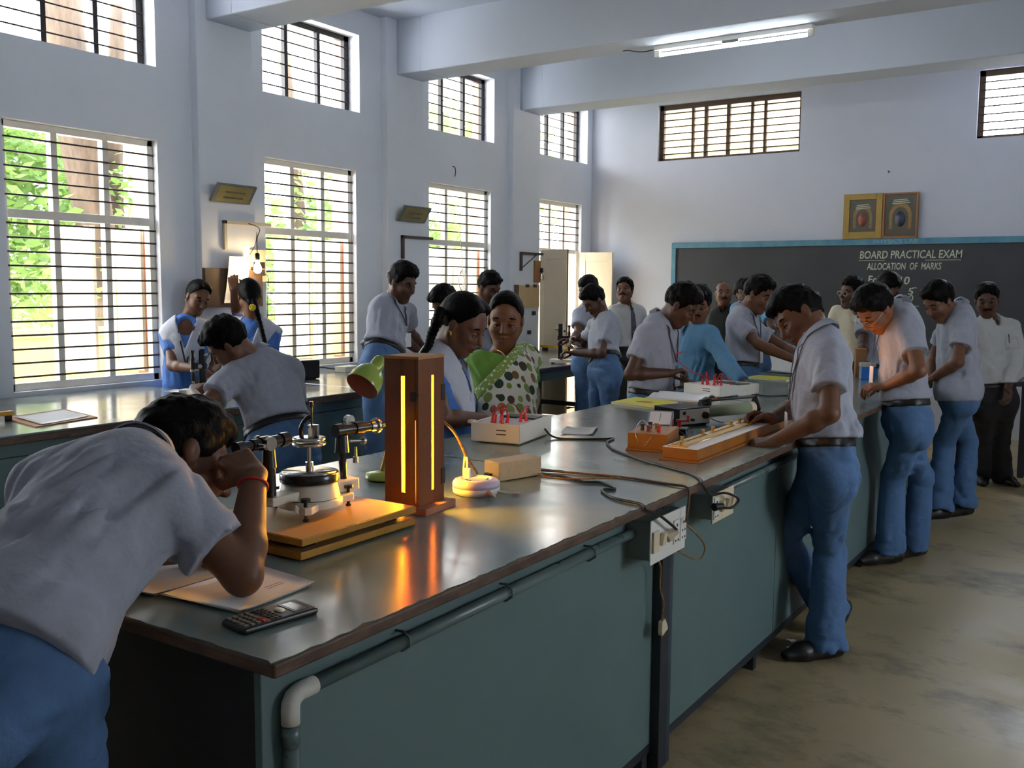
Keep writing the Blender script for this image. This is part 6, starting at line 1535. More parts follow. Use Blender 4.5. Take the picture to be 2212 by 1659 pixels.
    def mesh(self, name, m, parent, attr=None, A=None):
        A = self.A if A is None else A
        s = A < 0
        s[0] = s[-1] = False; s[:, 0] = s[:, -1] = False; s[:, :, 0] = s[:, :, -1] = False
        c = np.zeros(tuple(np.array(A.shape) - 1), np.uint8)
        su = s.view(np.uint8)
        offs = [(x, y, z) for x in (0, 1) for y in (0, 1) for z in (0, 1)]
        for x, y, z in offs:
            c += su[x:x + c.shape[0], y:y + c.shape[1], z:z + c.shape[2]]
        act = (c > 0) & (c < 8)
        ii = np.argwhere(act)
        if not len(ii): return None
        idx = np.full(c.shape, -1, np.int32)
        idx[act] = np.arange(len(ii))
        vals = np.stack([A[ii[:, 0] + x, ii[:, 1] + y, ii[:, 2] + z] for x, y, z in offs], 1)
        acc = np.zeros((len(ii), 3)); cnt = np.zeros(len(ii))
        oa = np.array(offs, float)
        for p in range(8):
            for q in range(p + 1, 8):
                if np.abs(oa[p] - oa[q]).sum() != 1: continue
                va, vb = vals[:, p], vals[:, q]
                mk = (va < 0) != (vb < 0)
                t = np.clip(va[mk] / (va[mk] - vb[mk]), 0, 1)[:, None]
                acc[mk] += oa[p] + t * (oa[q] - oa[p]); cnt[mk] += 1
        V = self.o + (ii + acc / np.maximum(cnt, 1)[:, None]) * self.h
        Q = []
        for ax in range(3):
            sa = [slice(None)] * 3; sb = [slice(None)] * 3
            sa[ax] = slice(0, -1); sb[ax] = slice(1, None)
            a, b = s[tuple(sa)], s[tuple(sb)]
            e = np.argwhere(a != b)
            u, w = [(1, 2), (2, 0), (0, 1)][ax]
            e = e[(e[:, u] > 0) & (e[:, w] > 0) & (e[:, u] < c.shape[u]) & (e[:, w] < c.shape[w])]
            fl = a[e[:, 0], e[:, 1], e[:, 2]]
            def g(du, dw):
                f = e.copy(); f[:, u] -= du; f[:, w] -= dw
                return idx[f[:, 0], f[:, 1], f[:, 2]]
            q = np.stack([g(1, 1), g(0, 1), g(0, 0), g(1, 0)], 1)
            q[~fl] = q[~fl][:, ::-1]
            Q.append(q)
        Q = np.concatenate(Q)
        Q = Q[(Q >= 0).all(1)]
        # keep only sizeable islands out of the way: drop unused verts is unnecessary
        me = bpy.data.meshes.new(name)
        me.vertices.add(len(V)); me.vertices.foreach_set('co', V.astype(np.float32).ravel())
        me.loops.add(Q.size); me.loops.foreach_set('vertex_index', Q.astype(np.int32).ravel())
        me.polygons.add(len(Q)); me.polygons.foreach_set('loop_start', np.arange(0, Q.size, 4, dtype=np.int32))
        me.polygons.foreach_set('loop_total', np.full(len(Q), 4, np.int32))
        me.polygons.foreach_set('use_smooth', np.ones(len(Q), bool))
        me.materials.append(m)
        me.update(calc_edges=True)
        if attr is not None:
            at = me.attributes.new('tint', 'FLOAT', 'POINT')
            at.data.foreach_set('value', attr(V).astype(np.float32))
        o = bpy.data.objects.new(name, me); COL.objects.link(o)
        o.parent = parent
        return o

def folds(amp, fr, seed, axis=None, stretch=1.0):
    """creased-cloth displacement; ridges run along `axis`"""
    ax = None if axis is None else nrm(axis)
    def fn(p):
        q = p * fr + seed * 3.17
        if ax is not None:
            q = q - np.outer((q @ ax) * (1 - 1 / stretch), ax)
        n = vnoise(q)
        m = vnoise(q * .45 + 9.1)
        r = 1 - np.abs(2 * n - 1) * 2
        return amp * (np.clip(r, -.3, 1) - .42) * np.clip(m * 2.2 - .55, 0, 1)
    return fn

# ------------------------------------------------------------------ figure materials
def skin_mat(name, col):
    if name in MATS: return MATS[name]
    m = mat(name, col, 0.48, var=.09, vscale=22, bump=.05, bscale=220, spec=.4)
    nt = m.node_tree; N, L = nt.nodes, nt.links
    b = N['Principled BSDF']
    b.inputs['Subsurface Weight'].default_value = .06
    b.inputs['Subsurface Radius'].default_value = (.01, .004, .002)
    src = b.inputs['Base Color'].links[0].from_socket
    at = N.new('ShaderNodeAttribute'); at.attribute_name = 'tint'
    mx = N.new('ShaderNodeMix'); mx.data_type = 'RGBA'
    L.new(at.outputs['Fac'], mx.inputs[0]); L.new(src, mx.inputs[6])
    mx.inputs[7].default_value = tuple(c * f for c, f in zip(col[:3], (.95, .52, .54))) + (1,)
    L.new(mx.outputs[2], b.inputs['Base Color'])
    return m
SKIN = [skin_mat('brown_skin', srgb(104, 68, 49)), skin_mat('deep_brown_skin', srgb(84, 54, 40)), skin_mat('warm_brown_skin', srgb(122, 80, 56))]
M_hair = mat('black_hair', srgb(10, 9, 9), .5, var=.4, vscale=60, stretch=(1, 1, .25), bump=.3, bscale=150, spec=.08)
M_eyew = mat('eye_white', srgb(150, 136, 124), .25, var=.02)
M_iris = mat('dark_iris', srgb(24, 15, 11), .15, var=.05)
M_shirt = mat('pale_grey_shirt', srgb(152, 156, 170), .8, var=.05, vscale=30, bump=.25, bscale=45, sheen=.1)
M_shirt_w = mat('offwhite_shirt', srgb(184, 186, 186), .8, var=.05, vscale=30, bump=.25, bscale=45)
M_shirt_cream = mat('cream_shirt', srgb(200, 192, 168), .8, var=.05, vscale=30, bump=.25, bscale=45)
M_shirt_blue = mat('sky_blue_shirt', srgb(92, 142, 180), .8, var=.07, vscale=24, bump=.3, bscale=45)
M_shirt_dark = mat('dark_olive_shirt', srgb(34, 36, 32), .8, var=.1, vscale=30, bump=.2, bscale=45)
M_kurta = mat('blue_kurta', srgb(70, 116, 190), .8, var=.08, vscale=26, bump=.25, bscale=50)
M_dup = mat('white_dupatta', srgb(184, 188, 200), .8, var=.03, vscale=20, bump=.2, bscale=40)
M_jean = mat('blue_uniform_trousers', srgb(74, 108, 150), .8, var=.09, vscale=24, bump=.35, bscale=40)
M_dark_tr = mat('black_trousers', srgb(26, 25, 30), .8, var=.12, vscale=24, bump=.2, bscale=50)
M_shoe = mat('black_shoe', srgb(20, 18, 18), .4, var=.2)
M_belt = mat('dark_belt', srgb(28, 22, 22), .45, var=.2)
M_buckle = mat('steel_buckle', srgb(170, 165, 155), .3, metal=1.0)
M_lany = mat('navy_lanyard', srgb(30, 30, 52), .6, var=.2)
M_card = mat('white_card', srgb(224, 224, 226), .35, var=.03)
M_cardblue = mat('card_blue_band', srgb(70, 92, 150), .4, var=.05)
M_tie = mat('striped_tie', srgb(46, 44, 66), .5, var=.2, col2=srgb(80, 78, 104), vscale=30, stretch=(1, 1, 4))
M_gold = mat('gold', srgb(212, 170, 92), .3, metal=1.0)
M_red = mat('red_thread', srgb(176, 26, 30), .6, var=.15)
M_blouse = mat('green_blouse', srgb(104, 150, 50), .7, var=.08, vscale=20, bump=.2, bscale=50)
M_flower = mat('yellow_flower', srgb(226, 200, 40), .6, var=.15, vscale=60)

def saree_mat():
    m = bpy.data.materials.new('dotted_saree'); m.use_nodes = True
    N, L = m.node_tree.nodes, m.node_tree.links
    b = N['Principled BSDF']; b.inputs['Roughness'].default_value = .7
    t = N.new('ShaderNodeTexCoord'); mp = N.new('ShaderNodeMapping'); mp.inputs['Rotation'].default_value = (.2, .1, .6); mp.inputs['Scale'].default_value = (1, 1, .82)
    L.new(t.outputs['Object'], mp.inputs[0])
    v = N.new('ShaderNodeTexVoronoi'); v.inputs['Scale'].default_value = 21; v.inputs['Randomness'].default_value = .3
    L.new(mp.outputs[0], v.inputs['Vector'])
    th = N.new('ShaderNodeMath'); th.operation = 'LESS_THAN'; th.inputs[1].default_value = .47
    L.new(v.outputs['Distance'], th.inputs[0])
    s = N.new('ShaderNodeSeparateColor'); L.new(v.outputs['Color'], s.inputs[0])
    r = N.new('ShaderNodeValToRGB'); r.color_ramp.interpolation = 'CONSTANT'
    cols = [(0, srgb(40, 58, 44)), (.24, srgb(118, 140, 60)), (.46, srgb(124, 92, 46)), (.64, srgb(66, 58, 44)), (.8, srgb(140, 158, 84)), (.92, srgb(98, 70, 40))]
    r.color_ramp.elements[0].color = cols[0][1]
    r.color_ramp.elements[1].position = cols[1][0]; r.color_ramp.elements[1].color = cols[1][1]
    for p, c in cols[2:]:
        e = r.color_ramp.elements.new(p); e.color = c
    L.new(s.outputs[0], r.inputs[0])
    mx = N.new('ShaderNodeMix'); mx.data_type = 'RGBA'
    L.new(th.outputs[0], mx.inputs[0]); mx.inputs[6].default_value = srgb(218, 220, 206); L.new(r.outputs[0], mx.inputs[7])
    L.new(mx.outputs[2], b.inputs['Base Color'])
    return m
def dot_mat(name, base, dot, scale, thr):
    m = bpy.data.materials.new(name); m.use_nodes = True
    N, L = m.node_tree.nodes, m.node_tree.links
    b = N['Principled BSDF']; b.inputs['Roughness'].default_value = .7
    t = N.new('ShaderNodeTexCoord')
    v = N.new('ShaderNodeTexVoronoi'); v.inputs['Scale'].default_value = scale; v.inputs['Randomness'].default_value = .15
    L.new(t.outputs['Object'], v.inputs['Vector'])
    th = N.new('ShaderNodeMath'); th.operation = 'LESS_THAN'; th.inputs[1].default_value = thr
    L.new(v.outputs['Distance'], th.inputs[0])
    mx = N.new('ShaderNodeMix'); mx.data_type = 'RGBA'
    L.new(th.outputs[0], mx.inputs[0]); mx.inputs[6].default_value = base; mx.inputs[7].default_value = dot
    L.new(mx.outputs[2], b.inputs['Base Color'])
    return m
M_saree = saree_mat()
M_saree_border = dot_mat('green_dotted_border', srgb(136, 164, 78), srgb(224, 230, 210), 48, .33)

# ------------------------------------------------------------------ one person
def make_person(key, label, skin=0, shirt=None, trousers=None, hv=.006, cv=.010, hair='boy', hs=1.0, shoes=True, tucked=True,
                long_sleeve=False, lanyard=False, card=None, tie=False, moustache=False, glasses=False, watch=False, female=None,
                plait=None, fat=1.0, seed=1, collar=True, bald=False, hair_h=1.0, pocket=False, folds_amp=.010, sleeve=.62, show_legs=True, hem=.07, hands=1.0, strap=None, tail=.09, pulls=.014):
    R_ = [np.array(v) for v in POSES[key]]
    J = dict(zip(('NK', 'HD', 'HP', 'face', 'up', 'lat', 'bf', 'hf'), R_[:8]))
    for n_, k in enumerate('LR'):
        r_ = R_[8 + n_ * 10:18 + n_ * 10]
        for q, v_ in zip(('S', 'E', 'W', 'H', 'K', 'A', 'toe'), r_[:7]):
            J[q + k] = v_
        J['hand' + k] = dict(d=r_[7], n=r_[8], curl=float(r_[9][0]))
        J['sc'] = float(r_[9][1])
    s = J['sc']
    NK, HD, HP = J['NK'], J['HD'], J['HP']
    up, lat, bf = J['up'], J['lat'], J['bf']
    T = thing('person', label, 'person', (0, 0, 0))
    F = nrm(J['face'])
    hu = nrm(HD - NK)
    U = hu * .55 + np.array([0, 0, .75])
    U = nrm(U - F * (U @ F))
    S_ = np.cross(F, U)                     # person's right
    hsz = s * hs
    def H(f, u, r=0.0):
        return HD + (F * f + U * u + S_ * r) * hsz
    axes3 = (F, S_, U)
    # ---------------- skin
    pts = [HD + U * .14 * hsz, HD - U * .14 * hsz, HD + F * .13 * hsz, HD - F * .12 * hsz, HD + S_ * .1, HD - S_ * .1, NK, HP, J['SL'], J['SR'], J['EL'], J['ER']]
    for k in 'LR':
        w = J['W' + k]; hd_ = np.array(J['hand' + k]['d'])
        pts += [w + hd_ * .17, w + .06, w - .06]
    v = Vol(pts, .07, hv)
    tp = lambda x: NK + (HP - NK) * x
    def torso(V, g, k=.05, wg=0.0, low=True):
        V.ell(NK - up * .15 * s + bf * .005, (lat, bf, up), ((.148 * fat + g) * s, (.098 * fat + g) * s, (.165 + g) * s), k)
        for q in 'LR':
            V.cone(J['S' + q] - up * .012, NK - up * .035 * s + bf * .0, (.050 + g) * s, (.050 + g) * s, k)
        V.ell(tp(.66) + bf * .006, (lat, bf, up), ((.126 * fat + g + wg) * s, (.092 * fat + g + wg) * s, (.17 + g) * s), k)
        if low:
            V.ell(HP, (lat, J['hf'], up), ((.140 * fat + g) * s, (.105 * fat + g) * s, (.13 + g) * s), k)
    torso(v, -.014 if female else -.030)
    for q in 'LR':
        a, e, w = J['S' + q], J['E' + q], J['W' + q]
        v.cone(a, e, .041 * s, .037 * s, .02)
        m_ = e + (w - e) * .28
        v.cone(e, m_, .037 * s, .039 * s, .015); v.cone(m_, w, .039 * s, .0255 * s, .015)
        hd = J['hand' + q]
        d, n, cu = nrm(hd['d']), nrm(hd['n']), hd['curl']
        n = nrm(n - d * (n @ d))
        t = np.cross(d, n) * (1 if q == 'R' else -1)
        z = s * hands
        offs = (.029, .010, -.009, -.027)
        lens = ((.034, .022, .018), (.038, .025, .019), (.035, .023, .018), (.028, .018, .015))
        for i in range(4):
            kn = w + (d * (.076 - .004 * abs(i - 1)) + t * offs[i] + n * .002) * z
            v.cone(w + t * offs[i] * .55 * z, kn, .0145 * z, .0108 * z, .010)
            di = nrm(d + t * offs[i] * 3.2)
            p = kn
            an = 0
            for j, (L_, da) in enumerate(zip(lens[i], (.62, .80, .55))):
                an += cu * da * (1 + .10 * i)
                q2 = p + (di * math.cos(an) + n * math.sin(an)) * L_ * z
                v.cone(p, q2, (.0092 - .0009 * j) * z, (.0084 - .0011 * j) * z, .003)
                p = q2
        p = w + (d * .020 + t * .022 + n * .004) * z
        q2 = p + nrm(d * .55 + t * .75 + n * (.25 + .3 * cu)) * .042 * z
        q3 = q2 + nrm(d * .85 + t * (.35 - .45 * cu) + n * (.25 + .4 * cu)) * .030 * z
        q4 = q3 + nrm(d * .8 + t * (.1 - .5 * cu) + n * (.3 + .4 * cu)) * .022 * z
        v.cone(p, q2, .0145 * z, .0108 * z, .012); v.cone(q2, q3, .0105 * z, .0092 * z, .003); v.cone(q3, q4, .0092 * z, .007 * z, .003)
    # neck and head
    v.cone(NK - up * .05 * s, H(-.022, -.045), .058 * s, .050 * hsz, .03)
    v.ell(H(-.012, .030), axes3, (.094 * hsz, .074 * hsz, .086 * hsz), .03)
    v.ell(H(.026, -.038), axes3, (.062 * hsz, .057 * hsz, .078 * hsz), .03)
    v.cone(H(.058, -.098, .010), H(.058, -.098, -.010), .018 * hsz, .018 * hsz, .03)
    for r in (1, -1):
        v.cone(H(.0, -.045, r * .056), H(.052, -.092, r * .014), .018 * hsz, .016 * hsz, .03)     # jaw line
        v.ell(H(.058, -.022, r * .034), axes3, (.026 * hsz, .024 * hsz, .022 * hsz), .03)          # cheek
        v.cone(H(.077, .028, r * .012), H(.062, .030, r * .044), .011 * hsz, .011 * hsz, .016)     # brow ridge
        v.ell(H(.086, .004, r * .030), axes3, (.016 * hsz, .017 * hsz, .011 * hsz), .012, sub=True)
        v.ell(H(-.006, -.002, r * .076), (nrm(F + U * .2), S_, nrm(U - F * .2)), (.0165 * hsz, .0075 * hsz, .0275 * hsz), .007)   # ear
        v.ell(H(-.000, .002, r * .085), (F, S_, U), (.008 * hsz, .006 * hsz, .015 * hsz), .004, sub=True)
        v.ell(H(.0705, .004, r * .0305), axes3, (.0135 * hsz, .0150 * hsz, .0110 * hsz), .004)    # lids
        v.cone(H(.088, -.029, r * .0095), H(.082, -.028, r * .012), .0078 * hsz, .0075 * hsz, .008)  # nostril
    v.cone(H(.078, .022), H(.105, -.021), .0080 * hsz, .0118 * hsz, .012)                         # nose
    v.cone(H(.0805, -.0535, .017), H(.0890, -.0520, 0), .0062 * hsz, .0075 * hsz, .004); v.cone(H(.0805, -.0535, -.017), H(.0890, -.0520, 0), .0062 * hsz, .0075 * hsz, .004)
    v.cone(H(.0790, -.0670, .014), H(.0860, -.0680, 0), .0062 * hsz, .0085 * hsz, .004); v.cone(H(.0790, -.0670, -.014), H(.0860, -.0680, 0), .0062 * hsz, .0085 * hsz, .004)
    mouth = H(.083, -.0595)
    def tint(P):
        q = P - mouth
        a, b, c = q @ F, q @ U, q @ S_
        d = np.sqrt((b / .0145) ** 2 + (c / .0235) ** 2 + (np.minimum(a + .004, 0) / .012) ** 2) / hsz
        lip = np.clip((1.0 - d) * 5, 0, .9)
        e = 0
        for r in (1, -1):
            q = P - H(.078, .004, r * .0305)
            e = np.maximum(e, np.clip(1.25 - np.sqrt((q @ U / .015) ** 2 + (q @ S_ / .021) ** 2 + (q @ F / .02) ** 2) / hsz, 0, .35))
        return np.maximum(lip, e)
    v.mesh('body', SKIN[skin], T, tint)
    # eyes: an almond of white with a dark iris, looking down the face axis
    for r in (1, -1):
        gz = nrm(F - U * .28)
        R3 = Matrix((tuple(nrm(np.cross(U, gz))), tuple(nrm(np.cross(gz, np.cross(U, gz)))), tuple(gz))).transposed()
        mb = MB()
        mb.ball(H(.0745, -.0005, r * .0305), (.0118 * hsz, .0044 * hsz, .0102 * hsz), 12, 8, R3)
        e = mb.build('eye', M_eyew, T)
        mb = MB()
        mb.ball(H(.0775, -.0012, r * .0305), (.0068 * hsz, .0043 * hsz, .0078 * hsz), 10, 7, R3)
        mb.build('iris', M_iris, e)
        mb = MB()
        ar = [H(.083 - .011 * abs(t) ** 1.5, .0285 + .006 * (1 - t * t), r * (.031 + .020 * t)) for t in np.linspace(-1, 1, 7)]
        mb.tube(ar, .0032 * hsz, 6, rs=[.0016 * hsz, .0036 * hsz, .004 * hsz, .0042 * hsz, .0038 * hsz, .003 * hsz, .0014 * hsz])
        mb.build('eyebrow', M_hair, T)
        mb = MB().tube([H(.0868 - .0105 * t * t, .0030 + .0030 * (1 - t * t), r * (.0305 + .0140 * t)) for t in np.linspace(-1, 1, 7)], .0014 * hsz, 6)
        mb.build('eyelash', M_hair, T)
    if moustache:
        mb = MB()
        for r in (1, -1):
            mb.tube([H(.092, -.043, r * .002), H(.0905, -.044, r * .012), H(.084, -.048, r * .024), H(.077, -.056, r * .031)], .005, 8, rs=[.0055 * hsz, .0068 * hsz, .0058 * hsz, .002 * hsz])
        mb.build('moustache', M_hair, T)
    if glasses:
        mb = MB()
        for r in (1, -1):
            c = H(.098, .002, r * .032)
            mb.tube([c + (S_ * math.cos(t) * .023 + U * math.sin(t) * .017) * hsz for t in np.linspace(0, 2 * PI, 20)[:-1]], .0014, 6, closed=True)
            mb.tube([c + S_ * r * .023 * hsz, H(.07, .008, r * .077), H(-.01, .012, r * .082)], .0013, 6)
        mb.tube([H(.099, .004, .009), H(.101, .007, 0), H(.099, .004, -.009)], .0013, 6)
        mb.build('spectacles', M_buckle, T)
    # ---------------- hair
    hv2 = max(.0055, hv)
    hp = [H(.13, .15, .11), H(.13, .15, -.11), H(-.14, -.12, .11), H(-.14, -.12, -.11), H(.13, -.12, .1), H(-.14, .17, .11), H(-.14, .17, -.11)]
    w = Vol(hp, .03, hv2)
    if hair == 'boy':
        w.ell(H(-.016, .036), axes3, (.103 * hsz, .0815 * hsz, .095 * hsz), 0)
        w.ell(H(.000, .070 + .010 * hair_h), axes3, (.088 * hsz, .070 * hsz, (.046 + .016 * hair_h) * hsz), .03)
        c0, nF, nU = (.012 if not bald else -.035), .78, -.63
        if hair_h > .5 and not bald:
            w.ell(H(.062, .086), axes3, (.034 * hsz, .048 * hsz, (.016 + .010 * hair_h) * hsz), .03)
    else:
        w.ell(H(-.018, .035), axes3, (.102 * hsz, .0810 * hsz, .096 * hsz), 0)
        for r in (1, -1):
            w.ell(H(.018, .082, r * .030), axes3, (.060 * hsz, .034 * hsz, .040 * hsz), .02)      # two swellings beside the parting
        w.cone(H(-.085, -.015), H(-.105, -.055), .042 * hsz, .028 * hsz, .03)
        c0, nF, nU = -.010, .80, -.60
    X, Y, Z = w.coords()
    q0 = H(0, 0)
    fa = ((X - q0[0]) * F[0] + (Y - q0[1]) * F[1] + (Z - q0[2]) * F[2]) / hsz
    ua = ((X - q0[0]) * U[0] + (Y - q0[1]) * U[1] + (Z - q0[2]) * U[2]) / hsz
    sa = np.abs((X - q0[0]) * S_[0] + (Y - q0[1]) * S_[1] + (Z - q0[2]) * S_[2]) / hsz
    line = (fa * nF + ua * nU) - c0
    if hair == 'boy':
        side = np.clip((sa - .050) / .015, 0, 1) * np.clip((ua + .040) / .015, 0, 1)
        line = line - .020 * side                                   # sideburns
        low = -.070 - ua + .0 * fa
        line = np.maximum(line, low)
    else:
        side = np.clip((sa - .040) / .020, 0, 1) * np.clip((ua + .030) / .03, 0, 1)
        line = line - .010 * side + .004 * np.clip(1 - sa / .04, 0, 1) * (fa > 0)
        line = np.maximum(line, -.085 - ua)
    if bald:
        line = np.maximum(line, np.minimum(ua - .055, fa + .05))
    near = np.argwhere(np.abs(line) < .03)
    pn = w.o + near * w.h
    line[near[:, 0], near[:, 1], near[:, 2]] += ((vnoise(pn * 70 + seed) - .5) * (.022 if hair == 'boy' else .006) + (vnoise(pn * 170 + seed) - .5) * (.010 if hair == 'boy' else .002)).astype(np.float32)
    sd = seed * 1.7
    if hair == 'boy':
        w.displace(lambda p: -.006 * (vnoise(p * 95 + sd) - .5) - .012 * (vnoise(p * 40 + sd) - .55), .03)
        tap = .011
    else:
        w.displace(lambda p: -.0035 * (vnoise(p * 90 + sd) - .5), .02)
        tap = .004
    w.A = w.A + (tap * hsz * np.clip(1 + line / .034, 0, 1) ** 1.5).astype(np.float32)   # thins towards the hairline
    w.A = np.maximum(w.A, (line * hsz).astype(np.float32))
    ho = w.mesh('hair', M_hair, T)
    if plait is not None:
        path = spline([np.array(q) for q in plait], 10)
        mb = MB()
        L_ = 0
        rs = []
        for i, p in enumerate(path):
            t = i / (len(path) - 1)
            rs.append((.021 - .011 * t) * (1 + .22 * abs(math.sin(i * 1.05))) * hsz)
        mb.tube(path, .02, 10, rs=rs)
        mb.build('plait', M_hair, T)
    # ---------------- upper garment
    sm = shirt or M_shirt
    cl = Vol([NK + .1, NK - .1, HP, HP - up * .2, J['SL'], J['SR'], J['EL'], J['ER'], HP + .15, HP - .15] + ([J['WL'], J['WR']] if long_sleeve else []), .09, cv)
    g = .012
    torso(cl, g, .05, .012)
    for q in 'LR':
        a, e, w_ = J['S' + q], J['E' + q], J['W' + q]
        if female == 'saree' or female == 'kurta':
            end = a + (e - a) * .55
            cl.cone(a, end, .058 * s, .054 * s, .03, cap=True)
        elif not long_sleeve:
            end = a + (e - a) * sleeve
            cl.cone(a, end, .060 * s, .066 * s, .03, cap=True)
        else:
            cl.cone(a, e, .062 * s, .056 * s, .03)
            cl.cone(e, e + (w_ - e) * .93, .056 * s, .046 * s, .02, cap=True)
    if not tucked:
        cl.ell(HP - up * .02, (lat, J['hf'], up), ((.140 * fat + .040) * s, (.098 * fat + .040) * s, .18 * s), .03)
    if tucked and not female:
        cl.ell(tp(.84), (lat, J['hf'], up), ((.140 * fat + .018) * s, (.104 * fat + .02) * s, .075 * s), .03)
    cl.displace(folds(folds_amp, 11, seed, lat * .8 + up * .5, 2.4), .03)
    cl.displace(folds(folds_amp * .6, 21, seed + 5, up + lat * .4, 1.8), .03)
    # long pulls of cloth from each armpit towards the waist
    for q, sg in (('R', 1), ('L', -1)):
        ap = J['S' + q] - up * .09 * s
        wst = HP + up * .10 * s + lat * sg * .06 * s + bf * .02
        axis = nrm(wst - ap)
        mid = ap * .55 + wst * .45
        base_f = folds(pulls, 27, seed + (7 if sg > 0 else 12), axis, 7.0)
        cl.displace(lambda p, m_=mid, f_=base_f: f_(p) * np.clip(1.35 - np.linalg.norm(p - m_, axis=1) / (.21 * s), 0, 1), .03)
    belt_p = HP + up * hem * s
    if not female:
        cl.cut(belt_p if tucked else HP - up * tail * s, -up)
    if female == 'saree':
        cl0 = cl.A.copy()
        cl.cut(NK - up * .24 * s, -up)
        cl.cut(NK - up * .075 * s + bf * .10, nrm(bf * .55 + up * .85))
        cl.mesh('blouse', M_blouse, T)
        cl.A = cl0
    elif female == 'kurta':
        # round neckline
        Xn = cl.A.copy()
        cl.ell(NK + bf * .085 * s - up * .055 * s, (lat, bf, up), (.056 * s, .045 * s, .070 * s), .01, sub=True)
        cl.mesh('kurta', sm, T)
        cl.A = Xn
    else:
        if collar:
            cl2 = cl.A.copy()
            cl.ell(NK + bf * .075 * s + up * .0, (lat, bf, up), (.030 * s, .05 * s, .07 * s), .008, sub=True)
            cl.mesh('shirt', sm, T)
            cl.A = cl2
        else:
            cl.mesh('shirt', sm, T)
    xf = bf
    def chest(lx, dn):
        return cl.outward(NK + lat * lx * s - up * dn * s, bf)
    if collar and not female:
        na = nrm(hu * .6 + up * .6)
        bx = nrm(bf - na * (bf @ na)); by_ = np.cross(bx, na)
        rows = [[], [], []]
        for t in np.linspace(.16, 2 * PI - .16, 26):
            c, sn = math.cos(t), math.sin(t)
            fr = (1 + c) / 2
            p0 = NK + bx * .012 * s + (bx * c * .056 + by_ * sn * .058) * s + na * (.040 - .040 * fr) * s
            p1 = NK + bx * .012 * s + (bx * c * .066 + by_ * sn * .068) * s + na * (.045 - .042 * fr) * s
            pt = max(0, 1 - abs(min(t, 2 * PI - t) - .16) / .5)
            p2 = NK + bx * .012 * s + (bx * c * (.086 + .020 * pt) + by_ * sn * (.088 + .05 * pt)) * s + na * (.008 - .036 * fr - .040 * pt) * s
            rows[0].append(p0); rows[1].append(p1); rows[2].append(p2)
        mb = MB().grid([[Vector(p) for p in r] for r in rows], .004)
        mb.build('collar', sm, T)
    if pocket:
        c = chest(-.075, .19)
        n_ = bf
        mb = MB()
        P = [[Vector(cl.outward(NK + lat * (-.115 + .08 * i / 3) * s - up * (.15 + .09 * j / 3) * s, bf, .006)) for i in range(4)] for j in range(4)]
        mb.grid(P, .003); mb.build('pocket', sm, T)
        p = Vector(P[0][2])
        mb = MB().cyl(p + Vector(up) * .02, p - Vector(up) * .045, .0035, n=8); mb.build('pen', M_iris, T)
    if lanyard or tie:
        pass
    if lanyard:
        low_ = strap or (.34 if card != 'low' else .26)
        c1 = cl.outward(NK - up * .10 * s, bf, .008)
        tip = c1 + np.array([0, 0, -1.0]) * (low_ - .10) * s + bf * np.array([1, 1, 0]) * .012
        if cl.sample(tip) < .008:
            tip = cl.outward(tip - bf * .12, bf, .010)
        for r in (1, -1):
            path = [NK - bf * .045 * s + up * .012 * s + lat * r * .028 * s, NK + lat * r * .066 * s + up * .0 * s, cl.outward(NK + lat * r * .062 * s - up * .05 * s, bf, .006)]
            st = cl.outward(NK + lat * r * .048 * s - up * .10 * s, bf, .006)
            path.append(st)
            for tt in (.33, .66, .95):
                q_ = st + (tip - st) * tt
                if cl.sample(q_) < .006:
                    q_ = cl.outward(q_ - bf * .12, bf, .007)
                path.append(q_)
            pp = spline(path, 4)
            rows = [[Vector(p) + Vector(lat) * (.006 * a) for p in pp] for a in (-1, 1)]
            MB().grid(rows, .0022).build('lanyard', M_lany, T)
        if card:
            dn = np.array([0, 0, -1.0])
            a = tip + dn * .01 + bf * .006
            lh = nrm([lat[0], lat[1], 0])
            R3 = Matrix((tuple(lh), tuple(np.cross(-dn, lh)), tuple(-dn))).transposed()
            MB().box(tuple(a + dn * .015), (.006, .004, .03), R3).build('card_clip', M_buckle, T)
            cd = MB().box(tuple(a + dn * .078), (.058, .003, .09), R3).build('id_card', M_card, T)
            MB().box(tuple(a + dn * .045 + np.array(R3 @ Vector((0, -.0022, 0)))), (.05, .002, .018), R3).build('card_band', M_cardblue, cd)
    if tie:
        P = []
        for dn, wd in ((.045, .016), (.075, .013), (.10, .020), (.2, .027), (.3, .032), (.37, .034), (.40, .004)):
            P.append([Vector(cl.outward(NK + lat * x * wd * s - up * dn * s, bf, .009)) for x in (-1, 0, 1)])
        MB().grid(P, .004).build('tie', M_tie, T)
        c = Vector(cl.outward(NK - up * .27 * s, bf, .013))
        MB().box(c, (.05, .006, .006), Matrix((tuple(lat), tuple(bf), tuple(up))).transposed()).build('tie_clip', M_gold, T)
    # ---------------- women's drapes
    if female == 'kurta':
        d = Vol([NK + .22, NK - .22, HP + .2, HP - .2, J['SL'], J['SR']], .06, min(cv, .008))
        torso(d, .024, .05, .008, low=True)
        for q in 'LR':
            d.cone(J['S' + q], J['S' + q] + (J['E' + q] - J['S' + q]) * .3, .066 * s, .070 * s, .03, cap=True)
        d.displace(folds(.008, 16, seed + 2, up, 3), .03)
        X, Y, Z = d.coords()
        lc = ((X - NK[0]) * lat[0] + (Y - NK[1]) * lat[1] + (Z - NK[2]) * lat[2]) / s
        uc = -((X - NK[0]) * up[0] + (Y - NK[1]) * up[1] + (Z - NK[2]) * up[2]) / s
        bc = ((X - NK[0]) * bf[0] + (Y - NK[1]) * bf[1] + (Z - NK[2]) * bf[2]) / s
        al = np.abs(lc)
        wid = .21 - .16 * np.clip((uc - .04) / .33, 0, 1) + lc * 0
        outer = np.maximum(al - wid, uc - .37)
